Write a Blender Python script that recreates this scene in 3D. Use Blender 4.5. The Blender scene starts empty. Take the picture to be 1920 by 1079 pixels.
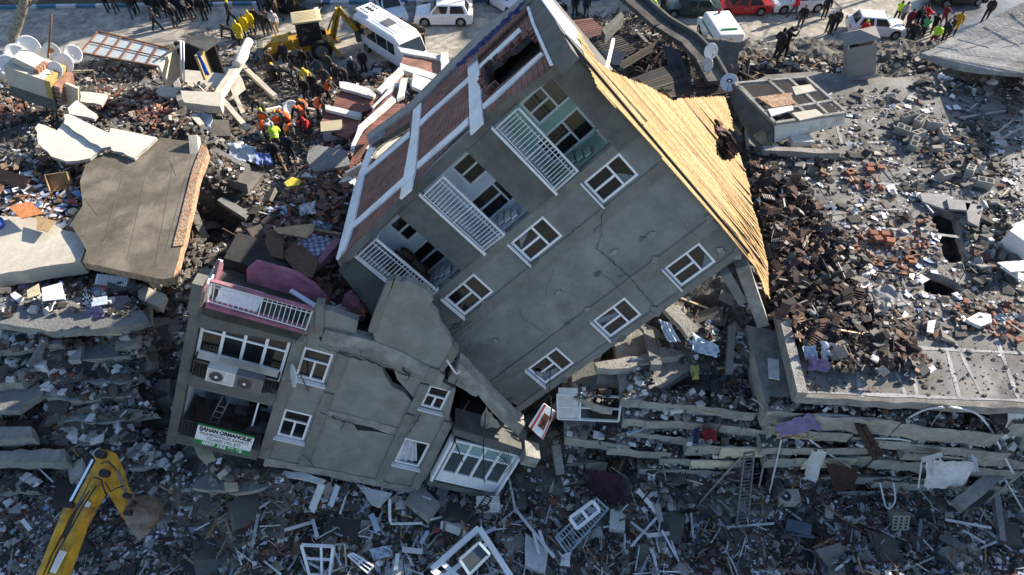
import bpy, bmesh, math, random
import numpy as np
from mathutils import Vector, Matrix, noise
from mathutils.geometry import tessellate_polygon
random.seed(7)
NR = np.random.default_rng(7)
C = bpy.context.scene.collection
S = bpy.context.scene
R = math.radians

# ------------------------------------------------------------------ camera, sky, sun, exposure
F = 1280.0; H = 26.0; PITCH = R(49)
cd = bpy.data.cameras.new('camera'); cam = bpy.data.objects.new('camera', cd); C.objects.link(cam)
cd.sensor_width = 36; cd.lens = 24.0; cd.clip_end = 2000; cd.clip_start = 0.5
cam.location = (0, 0, H); cam.rotation_euler = (math.pi/2 - PITCH, 0, 0)
S.camera = cam
SUN_EL, SUN_AZ = R(25), R(30)                      # azimuth measured from +X towards +Y
w = bpy.data.worlds.new('World'); S.world = w; w.use_nodes = True
sk = w.node_tree.nodes.new('ShaderNodeTexSky'); sk.sky_type = 'NISHITA'; sk.sun_disc = False
sk.sun_elevation = SUN_EL; sk.sun_rotation = math.pi/2 - SUN_AZ
sk.air_density = 0.9; sk.dust_density = 0.6; sk.ozone_density = 1.6
w.node_tree.links.new(sk.outputs[0], w.node_tree.nodes['Background'].inputs[0])
w.node_tree.nodes['Background'].inputs[1].default_value = 0.102
sd = bpy.data.lights.new('sun', 'SUN'); sun = bpy.data.objects.new('sun', sd); C.objects.link(sun)
sd.energy = 5.0; sd.angle = R(0.5); sd.color = (1, 0.88, 0.72)
sv = Vector((math.cos(SUN_EL)*math.cos(SUN_AZ), math.cos(SUN_EL)*math.sin(SUN_AZ), math.sin(SUN_EL)))
sun.rotation_euler = sv.to_track_quat('Z', 'Y').to_euler(); sun.location = (40, 40, 40)
S.view_settings.view_transform = 'Standard'; S.view_settings.look = 'None'
S.view_settings.exposure = 1.2; S.view_settings.gamma = 1.0

# ------------------------------------------------------------------ survey: from a sighting to a point on a known plane
fw = Vector((0, math.cos(PITCH), -math.sin(PITCH))); rt = Vector((1, 0, 0))
dn = Vector((0, -math.sin(PITCH), -math.cos(PITCH))); CP = Vector((0, 0, H))
def ray(x, y): return rt*((x-960)/F) + dn*((y-539.5)/F) + fw
def G(x, y, z=0.0):
    r = ray(x, y); t = (z-H)/r.z; return CP + r*t
class Frame:
    """a rigid block standing askew: local x = along the wall, y = storeys up, z = out of the wall"""
    def __init__(s, W, U, N, O):
        s.W, s.U, s.N, s.O = [Vector(v) for v in (W, U, N, O)]
        s.M = Matrix(((s.W.x, s.U.x, s.N.x, s.O.x), (s.W.y, s.U.y, s.N.y, s.O.y), (s.W.z, s.U.z, s.N.z, s.O.z), (0, 0, 0, 1)))
        s.I = s.M.inverted()
    def hit(s, x, y, axis=2, val=0.0):
        n = (s.W, s.U, s.N)[axis]; r = ray(x, y)
        t = (s.O + n*val - CP).dot(n)/r.dot(n); return s.I @ (CP + r*t)
    def w(s, x, y, z): return s.M @ Vector((x, y, z))
B1 = Frame((0.67949089, -0.20499568, -0.70446356), (0.73343672, 0.21471418, 0.64495613), (0.01904509, -0.95492125, 0.29624769), (-2.17606685, 14.10431445, 9.27412206))
B2 = Frame((0.92195466, -0.04570404, -0.38459166), (0.38479027, 0.22090864, 0.89617846), (0.04400065, -0.97422303, 0.22125422), (-7.97676528, 11.43638633, 5.24572622))

# ------------------------------------------------------------------ materials
MT = {}
def mat(name, col, rough=0.85, var=0.25, scale=2.0, bump=0.15, bscale=18.0, metal=0.0, stain=None, stain_amt=0.5, spec=0.3):
    if name in MT: return MT[name]
    m = bpy.data.materials.new(name); m.use_nodes = True; nt = m.node_tree; N = nt.nodes; L = nt.links
    b = N['Principled BSDF']; b.inputs['Roughness'].default_value = rough; b.inputs['Metallic'].default_value = metal
    b.inputs['Specular IOR Level'].default_value = spec
    tc = N.new('ShaderNodeTexCoord')
    n1 = N.new('ShaderNodeTexNoise'); n1.inputs['Scale'].default_value = scale; n1.inputs['Detail'].default_value = 7; n1.inputs['Roughness'].default_value = 0.65
    L.new(tc.outputs['Object'], n1.inputs['Vector'])
    r = N.new('ShaderNodeMapRange'); r.inputs[1].default_value = 0.3; r.inputs[2].default_value = 0.7; r.inputs[3].default_value = 1-var; r.inputs[4].default_value = 1+var
    L.new(n1.outputs['Fac'], r.inputs[0])
    mx = N.new('ShaderNodeVectorMath'); mx.operation = 'SCALE'
    if col == 'attr':
        at = N.new('ShaderNodeAttribute'); at.attribute_name = 'col'; L.new(at.outputs['Color'], mx.inputs[0])
    else: mx.inputs[0].default_value = col[:3]
    L.new(r.outputs[0], mx.inputs['Scale']); out = mx.outputs[0]
    if stain:
        n2 = N.new('ShaderNodeTexNoise'); n2.inputs['Scale'].default_value = scale*0.45; n2.inputs['Detail'].default_value = 9; n2.inputs['Roughness'].default_value = 0.7
        L.new(tc.outputs['Object'], n2.inputs['Vector'])
        r2 = N.new('ShaderNodeMapRange'); r2.inputs[1].default_value = 0.5; r2.inputs[2].default_value = 0.62; r2.inputs[3].default_value = 0; r2.inputs[4].default_value = stain_amt
        L.new(n2.outputs['Fac'], r2.inputs[0])
        m2 = N.new('ShaderNodeMix'); m2.data_type = 'RGBA'; L.new(r2.outputs[0], m2.inputs[0]); L.new(out, m2.inputs[6]); m2.inputs[7].default_value = (*stain, 1)
        out = m2.outputs[2]
    L.new(out, b.inputs['Base Color'])
    if bump:
        n3 = N.new('ShaderNodeTexNoise'); n3.inputs['Scale'].default_value = bscale; n3.inputs['Detail'].default_value = 6
        L.new(tc.outputs['Object'], n3.inputs['Vector'])
        bp = N.new('ShaderNodeBump'); bp.inputs['Strength'].default_value = bump; bp.inputs['Distance'].default_value = 0.102
        L.new(n3.outputs['Fac'], bp.inputs['Height']); L.new(bp.outputs[0], b.inputs['Normal'])
    MT[name] = m; return m
def brickmat(name, c1, c2, mortar, rot='zy', bw=0.2, bh=0.19):
    m = bpy.data.materials.new(name); m.use_nodes = True; nt = m.node_tree; N = nt.nodes; L = nt.links
    b = N['Principled BSDF']; b.inputs['Roughness'].default_value = 0.9
    tc = N.new('ShaderNodeTexCoord'); sp = N.new('ShaderNodeSeparateXYZ'); cb = N.new('ShaderNodeCombineXYZ')
    L.new(tc.outputs['Object'], sp.inputs[0])
    L.new(sp.outputs['XYZ'.index(rot[0].upper())], cb.inputs[0]); L.new(sp.outputs['XYZ'.index(rot[1].upper())], cb.inputs[1])
    nz = N.new('ShaderNodeTexNoise'); nz.inputs['Scale'].default_value = 3; L.new(tc.outputs['Object'], nz.inputs['Vector'])
    wob = N.new('ShaderNodeVectorMath'); wob.operation = 'MULTIPLY_ADD'; L.new(nz.outputs['Color'], wob.inputs[0]); wob.inputs[1].default_value = (0.05, 0.05, 0); L.new(cb.outputs[0], wob.inputs[2])
    t = N.new('ShaderNodeTexBrick'); t.inputs['Scale'].default_value = 1; t.inputs['Brick Width'].default_value = bw; t.inputs['Row Height'].default_value = bh
    t.inputs['Mortar Size'].default_value = 0.016; t.inputs['Mortar Smooth'].default_value = 0.3; t.inputs['Bias'].default_value = -0.1
    t.inputs['Color1'].default_value = (*c1, 1); t.inputs['Color2'].default_value = (*c2, 1); t.inputs['Mortar'].default_value = (*mortar, 1)
    L.new(wob.outputs[0], t.inputs['Vector'])
    n2 = N.new('ShaderNodeTexNoise'); n2.inputs['Scale'].default_value = 1.3; n2.inputs['Detail'].default_value = 8; L.new(tc.outputs['Object'], n2.inputs['Vector'])
    r = N.new('ShaderNodeMapRange'); r.inputs[1].default_value = 0.35; r.inputs[2].default_value = 0.65; r.inputs[3].default_value = 0.65; r.inputs[4].default_value = 1.3; L.new(n2.outputs['Fac'], r.inputs[0])
    mx = N.new('ShaderNodeVectorMath'); mx.operation = 'SCALE'; L.new(t.outputs['Color'], mx.inputs[0]); L.new(r.outputs[0], mx.inputs['Scale']); L.new(mx.outputs[0], b.inputs['Base Color'])
    bp = N.new('ShaderNodeBump'); bp.inputs['Strength'].default_value = 0.9; bp.inputs['Distance'].default_value = 0.03; bp.invert = True
    L.new(t.outputs['Fac'], bp.inputs['Height']); L.new(bp.outputs[0], b.inputs['Normal'])
    return m
CONC = mat('plaster_grey', (.215, .22, .212), .92, .32, .7, .35, 12, stain=(.14, .132, .118), stain_amt=.75)
PLAS2 = mat('plaster_pale_grey', (.225, .228, .212), .92, .22, 1.3, .25, 9, stain=(.16, .15, .13), stain_amt=.5)
STRIP = mat('plaster_strip', (.19, .188, .172), .92, .2, 1.7, .2, 9, stain=(.13, .12, .1), stain_amt=.5)
BEAM = mat('rough_concrete', (.27, .265, .25), .95, .35, 2.5, .45, 14, stain=(.13, .125, .12), stain_amt=.6)
BEAMD = mat('dark_concrete', (.12, .122, .115), .9, .3, 1.6, .3, 8, stain=(.07, .07, .068), stain_amt=.5)
WHITE = mat('white_paint', (.74, .76, .78), .7, .1, 2, .15, 14, stain=(.42, .4, .38), stain_amt=.4)
PVC = mat('white_pvc', (.76, .78, .8), .4, .06, 4, 0, spec=.5)
LBLUE = mat('pale_blue_plaster', (.62, .68, .73), .85, .1, 1.5, .1, 9, stain=(.3, .36, .4), stain_amt=.3)
GREEN = mat('mint_plaster', (.36, .52, .42), .85, .12, 1.5, .1, 9, stain=(.26, .35, .3), stain_amt=.4)
PINK = mat('pink_plaster', (.29, .115, .17), .92, .35, 2.2, .3, 12, stain=(.17, .12, .12), stain_amt=.8)
GLASS = mat('dark_glass', (.012, .014, .016), .07, .5, .8, .04, 1.5, spec=.45)
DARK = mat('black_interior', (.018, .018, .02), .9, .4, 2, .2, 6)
STEEL = mat('grey_steel', (.16, .165, .17), .5, .3, 6, 0, metal=.3, spec=.5)
RUST = mat('rusty_steel', (.16, .07, .04), .85, .4, 5, .2, 20)
BLACKM = mat('black_metal', (.025, .025, .028), .5, .3, 5, 0)
RAILW = mat('white_rail', (.62, .66, .68), .5, .12, 8, 0)
BRICK = brickmat('dark_red_blocks', (.26, .1, .078), (.135, .068, .058), (.05, .038, .034))
BRICKO = brickmat('orange_blocks', (.34, .15, .09), (.27, .12, .08), (.3, .24, .2), 'xy', .2, .13)
ATTR = mat('painted_bits', 'attr', .85, .22, 3, .2, 15)
WOODP = mat('wood_planks', 'attr', .8, .35, 9, .15, 30)
CLOTH = mat('cloth', 'attr', .95, .2, 3, .4, 10)
PLASTIC = mat('plastic', 'attr', .45, .1, 3, 0, spec=.5)

# ------------------------------------------------------------------ mesh builder
class MB:
    def __init__(s): s.v = []; s.f = []; s.m = []; s.c = []; s.mats = []; s.sm = []
    def mi(s, m):
        if m not in s.mats: s.mats.append(m)
        return s.mats.index(m)
    def add(s, vs, fs, m, col=None, smooth=False):
        o = len(s.v); s.v += [tuple(v) for v in vs]; k = s.mi(m)
        for f in fs: s.f.append(tuple(i+o for i in f)); s.m.append(k); s.c.append(col or (.5, .5, .5)); s.sm.append(smooth)
        return s
    def box(s, c, size, m, col=None, M=None, jit=0):
        x, y, z = [q/2 for q in size]; vs = []
        for i in (-1, 1):
            for j in (-1, 1):
                for k in (-1, 1):
                    p = Vector((i*x, j*y, k*z))
                    if jit: p += Vector((random.uniform(-1, 1)*x, random.uniform(-1, 1)*y, random.uniform(-1, 1)*z))*jit
                    if M is not None: p = M @ p
                    vs.append(Vector(c) + p)
        return s.add(vs, [(0, 1, 3, 2), (4, 6, 7, 5), (0, 4, 5, 1), (2, 3, 7, 6), (0, 2, 6, 4), (1, 5, 7, 3)], m, col)
    def bar(s, p0, p1, w_, h_, m, col=None, up=(0, 0, 1)):
        p0, p1 = Vector(p0), Vector(p1); d = p1-p0
        if d.length < 1e-5: return s
        a = d.normalized(); u = Vector(up)
        if abs(a.dot(u)) > .98: u = Vector((1, 0, 0)) if abs(a.x) < .9 else Vector((0, 1, 0))
        b = a.cross(u).normalized()*w_/2; c = b.cross(a).normalized()*h_/2
        vs = [p0-b-c, p0+b-c, p0+b+c, p0-b+c, p1-b-c, p1+b-c, p1+b+c, p1-b+c]
        return s.add(vs, [(3, 2, 1, 0), (4, 5, 6, 7), (0, 1, 5, 4), (1, 2, 6, 5), (2, 3, 7, 6), (3, 0, 4, 7)], m, col)
    def tube(s, pts, r, m, n=7, col=None, cap=True, smooth=True):
        pts = [Vector(p) for p in pts]; rs = r if isinstance(r, (list, tuple)) else [r]*len(pts); vs = []
        pb = None
        for i, p in enumerate(pts):
            d = (pts[min(i+1, len(pts)-1)] - pts[max(i-1, 0)]).normalized()
            if pb is None: pb = d.orthogonal().normalized()
            b = (pb - d*pb.dot(d)).normalized(); pb = b; c = d.cross(b)
            for k in range(n):
                a = 2*math.pi*k/n; vs.append(p + (b*math.cos(a) + c*math.sin(a))*rs[i])
        fs = []
        for i in range(len(pts)-1):
            for k in range(n):
                k2 = (k+1) % n; fs.append((i*n+k, i*n+k2, (i+1)*n+k2, (i+1)*n+k))
        s.add(vs, fs, m, col, smooth)
        if cap:
            o = len(s.v)-len(vs); k = s.mi(m)
            for q in (tuple(o+n-1-i for i in range(n)), tuple(o+(len(pts)-1)*n+i for i in range(n))):
                s.f.append(q); s.m.append(k); s.c.append(col or (.5, .5, .5)); s.sm.append(False)
        return s
    def poly(s, pts, ext, m, col=None, holes=(), side=None, scol=None):
        """pts: 3-D outline (front face); ext: vector to the back face; holes cut right through"""
        loops = [[Vector(p) for p in pts]] + [[Vector(p) for p in h] for h in holes]
        e = Vector(ext); a = loops[0]
        nrm = Vector((0, 0, 0))
        for i in range(len(a)): nrm += (a[i]-a[0]).cross(a[(i+1) % len(a)]-a[0])
        nrm.normalize(); q = nrm.rotation_difference(Vector((0, 0, 1)))
        fl = [[(q @ p).to_2d().to_3d() for p in l] for l in loops]
        tris = tessellate_polygon(fl); vs = [p for l in loops for p in l]; n = len(vs)
        fs = []
        for t in tris:
            nn = (vs[t[1]]-vs[t[0]]).cross(vs[t[2]]-vs[t[0]])
            if nn.dot(e) > 0: t = t[::-1]
            fs.append(tuple(t)); 
        bk = [tuple(i+n for i in t[::-1]) for t in fs]
        s.add(vs + [v+e for v in vs], fs, m, col)
        o = len(s.v)-2*n; k2 = s.mi(side or m)
        for f in bk: s.f.append(tuple(i+o for i in f)); s.m.append(s.mi(m)); s.c.append(col or (.5, .5, .5)); s.sm.append(False)
        b = 0
        for l in loops:
            for i in range(len(l)):
                j = (i+1) % len(l); s.f.append((o+b+i, o+b+j, o+n+b+j, o+n+b+i)); s.m.append(k2); s.c.append(scol or col or (.5, .5, .5)); s.sm.append(False)
            b += len(l)
        return s
    def build(s, name, parent=None, fixn=True):
        me = bpy.data.meshes.new(name); me.from_pydata(s.v, [], s.f)
        for m in s.mats: me.materials.append(m)
        me.polygons.foreach_set('material_index', s.m); me.polygons.foreach_set('use_smooth', s.sm)
        ca = me.color_attributes.new('col', 'FLOAT_COLOR', 'CORNER')
        arr = np.ones((len(me.loops), 4), dtype=np.float32); tot = np.zeros(len(s.f), dtype=np.int32)
        me.polygons.foreach_get('loop_total', tot); arr[:, :3] = np.repeat(np.array(s.c, dtype=np.float32).reshape(-1, 3), tot, axis=0)
        ca.data.foreach_set('color', arr.ravel())
        if fixn:
            bm = bmesh.new(); bm.from_mesh(me); bmesh.ops.recalc_face_normals(bm, faces=bm.faces); bm.to_mesh(me); bm.free()
        o = bpy.data.objects.new(name, me); C.objects.link(o)
        if parent is not None: o.parent = parent
        return o
def tag(o, label=None, cat=None, group=None, kind=None):
    if label: o['label'] = label
    if cat: o['category'] = cat
    if group: o['group'] = group
    if kind: o['kind'] = kind
    return o
def thing(name, label, cat, loc=(0, 0, 0), rz=0, group=None, M=None):
    o = bpy.data.objects.new(name, None); C.objects.link(o); o.empty_display_size = .3
    if M is not None: o.matrix_world = M
    else: o.location = loc; o.rotation_euler = (0, 0, rz)
    return tag(o, label, cat, group)
def solo(mb, name, label, cat, group=None, kind=None, recenter=True):
    """one mesh that is a thing of its own; its origin is moved to its base"""
    o = mb.build(name)
    if recenter and not kind:
        n = len(o.data.vertices); co = np.zeros(n*3); o.data.vertices.foreach_get('co', co); co = co.reshape(-1, 3)
        c = co.mean(0); c[2] = co[:, 2].min(); co -= c; o.data.vertices.foreach_set('co', co.ravel()); o.location = c
    return tag(o, label, cat, group, kind)

# ------------------------------------------------------------------ ground heights
CTRL = []
for x in range(-200, 2200, 160):
    for y in (-60, 10, 60): CTRL.append((x, y, 0))
CTRL += [(0, 120, .2), (150, 140, .3), (300, 120, .2), (420, 95, .0), (450, 130, .4), (520, 100, .1), (640, 110, 0), (700, 150, .1), (780, 110, 0), (900, 100, 0), (1000, 90, 0),
 (30, 170, 1.6), (200, 210, 2.2), (350, 190, 2.6), (30, 250, 3.3), (200, 250, 3.9), (350, 230, 3.6), (30, 330, 4.6), (120, 300, 4.6), (30, 420, 4.7), (110, 420, 4.8), (30, 520, 4.0), (100, 520, 4.0), (250, 530, 4.2),
 (250, 400, 4.8), (360, 300, 4.7), (400, 250, 2.2), (100, 600, 4.2), (220, 600, 4.2), (30, 690, 2.8), (200, 690, 2.6), (30, 780, 1.6), (200, 780, 1.6), (300, 800, 1.0), (50, 950, .5), (250, 960, .2), (380, 1060, .5), (0, 1079, .4), (300, 620, 2.2),
 (330, 720, 1.6), (310, 870, .7), (400, 350, .9), (400, 450, .9), (380, 540, 1.6), (440, 330, .8), (470, 260, 1.0), (520, 260, .8), (560, 210, .6), (600, 170, .2), (550, 150, .1), (500, 180, .3), (620, 240, 1.6), (640, 300, 2.6), (500, 300, 1.2), (560, 320, 1.8), (720, 150, 1.0), (760, 190, 2.4),
 (370, 850, 2.6), (430, 880, 3.2), (500, 880, 3.2), (600, 900, 2.6), (720, 935, 1.7), (850, 940, 1.5), (450, 960, 2.0), (600, 1000, 1.5), (600, 1070, 1.0), (800, 1060, 1.0), (960, 1060, .9), (960, 960, 1.3),
 (1100, 1000, .9), (1300, 1000, .8), (1500, 1000, .5), (1700, 1000, .5), (1900, 1000, .5), (1900, 1079, .6), (2100, 1000, .5), (-150, 1000, .3),
 (1020, 860, 2.0), (1040, 800, 3.2), (1120, 900, 1.2), (1120, 770, 4.2), (1200, 700, 5.7), (1300, 620, 6.3), (1400, 560, 6.6), (1430, 450, 6.8), (1440, 350, 6.8), (1400, 650, 6.1), (1380, 720, 5.4), (1200, 850, 2.0), (1300, 850, 1.9), (1400, 880, 1.3), (1500, 850, 1.9), (1600, 880, 1.2), (1600, 930, .7), (1750, 880, 1.1), (1850, 940, .7), (1400, 790, 3.4), (1250, 790, 3.6),
 *[(x, y, 5.9) for x in (1520, 1600, 1700, 1800, 1900, 2000, 2150) for y in (200, 260, 330, 410, 500, 600, 700)], (1500, 770, 4.2), (1900, 780, 4.0), (1700, 840, 2.0), (1700, 780, 4.0),
 (1150, 100, 4.0), (1250, 110, 5.4), (1350, 200, 6.3), (1400, 170, 5), (700, 700, 5), (800, 500, 5), (900, 400, 5), (1000, 600, 5), (800, 300, 4), (600, 560, 5), (800, 800, 3.0)]
cx = np.array([[*G(x, y, z)[:2], z] for x, y, z in CTRL])
GX0, GX1, GY0, GY1, GS = -46.0, 50.0, 3.0, 62.0, 0.22
gx = np.arange(GX0, GX1, GS); gy = np.arange(GY0, GY1, GS); XX, YY = np.meshgrid(gx, gy, indexing='ij')
num = np.zeros_like(XX); den = np.zeros_like(XX)
for px_, py_, pz_ in cx:
    wt = 1.0/(((XX-px_)**2 + (YY-py_)**2) + .15)**2; num += wt*pz_; den += wt
ZB = num/den
BND = sorted((G(a, b).x, G(a, b).y) for a, b in ((-200, 130), (0, 122), (130, 118), (240, 100), (330, 72), (500, 84), (640, 112), (700, 140), (830, 105), (960, 70), (1040, 48), (1180, 40), (1300, 78), (1400, 118), (1560, 128), (1720, 122), (1900, 112), (2200, 110)))
bx_ = np.array([b[0] for b in BND]); by_ = np.array([b[1] for b in BND])
wob = np.array([[.9*noise.noise((x*.5, y*.5, 3)) for y in gy] for x in gx])
ZB = ZB*np.clip((np.interp(XX, bx_, by_)+wob-YY)/2.2, 0, 1)
ZZ = ZB.copy()
for i in range(len(gx)):
    for j in range(len(gy)):
        b = ZB[i, j]; a = min(1, max(0, (b-.06)/1.6))
        if a > 0:
            x, y = gx[i], gy[j]
            ZZ[i, j] = b + a*(.42*noise.noise((x*.55, y*.55, 1)) + .30*noise.noise((x*1.4, y*1.4, 5)) + .16*noise.noise((x*3.7, y*3.7, 9)))
        else: ZZ[i, j] = b - .02
ZZ = np.maximum(ZZ, -.03)
def hz(x, y):
    i = min(max((x-GX0)/GS, 0), len(gx)-1.001); j = min(max((y-GY0)/GS, 0), len(gy)-1.001)
    a, b = int(i), int(j); fx, fy = i-a, j-b
    return (ZZ[a, b]*(1-fx)*(1-fy) + ZZ[a+1, b]*fx*(1-fy) + ZZ[a, b+1]*(1-fx)*fy + ZZ[a+1, b+1]*fx*fy)
def T(px, py, up=0.0):
    """the point of the ground seen in this direction"""
    z0, r = 5.5, ray(px, py)
    t = (z0-H)/r.z
    for _ in range(60):
        p = CP + r*t; h = hz(p.x, p.y)
        if p.z <= h+.01: break
        t += max(.04, (p.z-h)*.5)
    p = CP + r*t; return Vector((p.x, p.y, hz(p.x, p.y)+up))

def grid_mesh(name, m, mask=None):
    nx, ny = len(gx), len(gy); v = np.stack([XX.ravel(), YY.ravel(), ZZ.ravel()], 1)
    idx = np.arange(nx*ny).reshape(nx, ny); f = np.stack([idx[:-1, :-1], idx[1:, :-1], idx[1:, 1:], idx[:-1, 1:]], -1).reshape(-1, 4)
    me = bpy.data.meshes.new(name); me.from_pydata(v.tolist(), [], f.tolist()); me.materials.append(m)
    o = bpy.data.objects.new(name, me); C.objects.link(o); return o
def groundmat(name, cols, sc=.5):
    m = bpy.data.materials.new(name); m.use_nodes = True; nt = m.node_tree; N = nt.nodes; L = nt.links; b = N['Principled BSDF']; b.inputs['Roughness'].default_value = .95; b.inputs['Specular IOR Level'].default_value = .2
    tc = N.new('ShaderNodeTexCoord'); n1 = N.new('ShaderNodeTexNoise'); n1.inputs['Scale'].default_value = sc; n1.inputs['Detail'].default_value = 12; n1.inputs['Roughness'].default_value = .75
    L.new(tc.outputs['Object'], n1.inputs['Vector']); cr = N.new('ShaderNodeValToRGB'); L.new(n1.outputs['Fac'], cr.inputs[0])
    e = cr.color_ramp.elements; e[0].position = .32; e[0].color = (*cols[0], 1); e[1].position = .68; e[1].color = (*cols[-1], 1)
    for i, c in enumerate(cols[1:-1]):
        q = e.new(.32 + .36*(i+1)/(len(cols)-1)); q.color = (*c, 1)
    vo = N.new('ShaderNodeTexVoronoi'); vo.inputs['Scale'].default_value = 5.5; vo.feature = 'F1'; L.new(tc.outputs['Object'], vo.inputs['Vector'])
    sp = N.new('ShaderNodeSeparateColor'); L.new(vo.outputs['Color'], sp.inputs[0])
    mr = N.new('ShaderNodeMapRange'); mr.inputs[3].default_value = .75; mr.inputs[4].default_value = 1.3; L.new(sp.outputs[0], mr.inputs[0])
    sc_ = N.new('ShaderNodeVectorMath'); sc_.operation = 'SCALE'; L.new(cr.outputs[0], sc_.inputs[0]); L.new(mr.outputs[0], sc_.inputs['Scale']); L.new(sc_.outputs[0], b.inputs['Base Color'])
    n2 = N.new('ShaderNodeTexNoise'); n2.inputs['Scale'].default_value = 7; n2.inputs['Detail'].default_value = 8; L.new(tc.outputs['Object'], n2.inputs['Vector'])
    bp = N.new('ShaderNodeBump'); bp.inputs['Strength'].default_value = .6; bp.inputs['Distance'].default_value = .08; L.new(n2.outputs['Fac'], bp.inputs['Height']); L.new(bp.outputs[0], b.inputs['Normal'])
    return m
RUB = groundmat('rubble_dust', [(.03, .028, .026), (.06, .056, .052), (.11, .104, .096), (.2, .19, .175)])
tag(grid_mesh('terrain', RUB), kind='structure')
# street: one broad sheet far beyond the rubble, dusty asphalt
STREET = groundmat('dusty_asphalt', [(.18, .175, .16), (.28, .262, .232), (.36, .335, .29), (.42, .39, .335)], .25)
for n_ in STREET.node_tree.nodes:
    if n_.type == 'BUMP': n_.inputs['Distance'].default_value = .02
    if n_.type == 'TEX_VORONOI': n_.inputs['Scale'].default_value = 2.2
mb = MB(); mb.add([(-400, -60, -.06), (400, -60, -.06), (400, 600, -.06), (-400, 600, -.06)], [(0, 1, 2, 3)], STREET)
tag(mb.build('ground'), kind='structure')
mb = MB(); mb.add([(-60, 30, 0), (70, 30, 0), (70, 62, 0), (-60, 62, 0)], [(0, 1, 2, 3)], STREET)
tag(mb.build('road'), kind='structure')

# ================================================================== shared building parts
def window(mbf, mbg, w0, u0, ww, hh, n, t=.07, trans=.62, mul=.5, d=.06, m=PVC, sash=None):
    """white frame with a transom and one mullion, dark panes behind; local axes x=w y=u z=n"""
    def b(x0, x1, y0, y1, z0=-.05, z1=.03): mbf.box(((x0+x1)/2, (y0+y1)/2, n+(z0+z1)/2), (x1-x0, y1-y0, z1-z0), m)
    b(w0, w0+t, u0, u0+hh); b(w0+ww-t, w0+ww, u0, u0+hh); b(w0+t, w0+ww-t, u0, u0+t); b(w0+t, w0+ww-t, u0+hh-t, u0+hh)
    ut = u0+hh*trans
    if trans: b(w0+t, w0+ww-t, ut-t*.45, ut+t*.45, -.045, .025)
    if mul: b(w0+ww*mul-t*.5, w0+ww*mul+t*.5, u0+t, ut-t*.45 if trans else u0+hh-t, -.04, .02)
    mbg.box((w0+ww/2, u0+hh/2, n-.035), (ww-2*t, hh-2*t, .01), GLASS)
def add_window(par, w0, u0, ww, hh, n, sill=True, m=PVC, **k):
    f = MB(); g = MB(); window(f, g, w0, u0, ww, hh, n, m=m, **k); fo = f.build('window', par); g.build('pane', fo)
    if sill:
        s = MB(); s.box((w0+ww/2, u0-.06, n+.09), (ww+.16, .035, .22), m); s.build('sill', fo)
    return fo
def railing(par, w0, w1, u, h, n, m, step=.12, name='railing', ret=.0, rows=True, th=.022, bend=.12):
    b = MB(); b.box(((w0+w1)/2, u+h, n), (w1-w0, .06, .07), m)
    b.box(((w0+w1)/2, u+.06, n), (w1-w0, .025, .025), m)
    if rows: b.box(((w0+w1)/2, u+h*.82, n), (w1-w0, .02, .02), m)
    k = int((w1-w0)/step)
    for i in range(k+1):
        x = w0+(w1-w0)*i/k; big = i % 10 == 0 or i == k
        b.box((x, u+h/2+(0 if big else .02), n), (.035 if big else th, h if big else h*.78, .03 if big else th), m)
    if ret:
        for x in (w0, w1):
            b.box((x, u+h, n-ret/2), (.05, .05, ret), m)
            for j in range(1, int(ret/step)+1): b.box((x, u+h/2, n-j*step), (th, h*.86, th), m)
    o = b.build(name, par)
    if bend:
        for v in o.data.vertices: c = v.co; c.z += bend*noise.noise((c.x*.9, c.y*.7, 4)); c.y += bend*.5*noise.noise((c.x*1.1, 3, c.z)); c.x += bend*.4*noise.noise((c.y*1.5, 8, c.x))
    return o
def crack(par, pts, wd, z, name='crack'):
    """a jagged fracture line, dark where the plaster has opened"""
    mb = MB(); P = []
    for a, b in zip(pts[:-1], pts[1:]):
        L = math.dist(a, b); k = max(2, int(L/.12))
        for i in range(k): t = i/k; P.append((a[0]+(b[0]-a[0])*t+random.uniform(-.04, .04), a[1]+(b[1]-a[1])*t+random.uniform(-.04, .04)))
    P.append(pts[-1]); n = len(P); vs = []
    for i, p in enumerate(P):
        q = P[min(i+1, n-1)]; o = P[max(i-1, 0)]; dx, dy = q[0]-o[0], q[1]-o[1]; l = math.hypot(dx, dy)+1e-6
        ww = wd*(.6 if par is b1 else 1.15)*random.uniform(.3, 1.4)*(1-.6*abs(2*i/n-1)); vs += [(p[0]-dy/l*ww/2, p[1]+dx/l*ww/2, z), (p[0]+dy/l*ww/2, p[1]-dx/l*ww/2, z)]
    mb.add(vs, [(2*i, 2*i+1, 2*i+3, 2*i+2) for i in range(n-1)], DARK); return mb.build(name, par)
def jag(pts, amp=.08, step=.3, zf=0.0):
    out = []
    for a, b in zip(pts, pts[1:]+pts[:1]):
        a, b = Vector(a), Vector(b); L = (b-a).length; k = max(1, int(L/step)); out.append(a)
        for i in range(1, k): out.append(a.lerp(b, i/k)+Vector((random.uniform(-amp, amp), random.uniform(-amp, amp), random.uniform(-amp, amp)*zf)))
    return out
def rect(x0, x1, y0, y1, z=0): return [(x0, y0, z), (x1, y0, z), (x1, y1, z), (x0, y1, z)]

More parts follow.
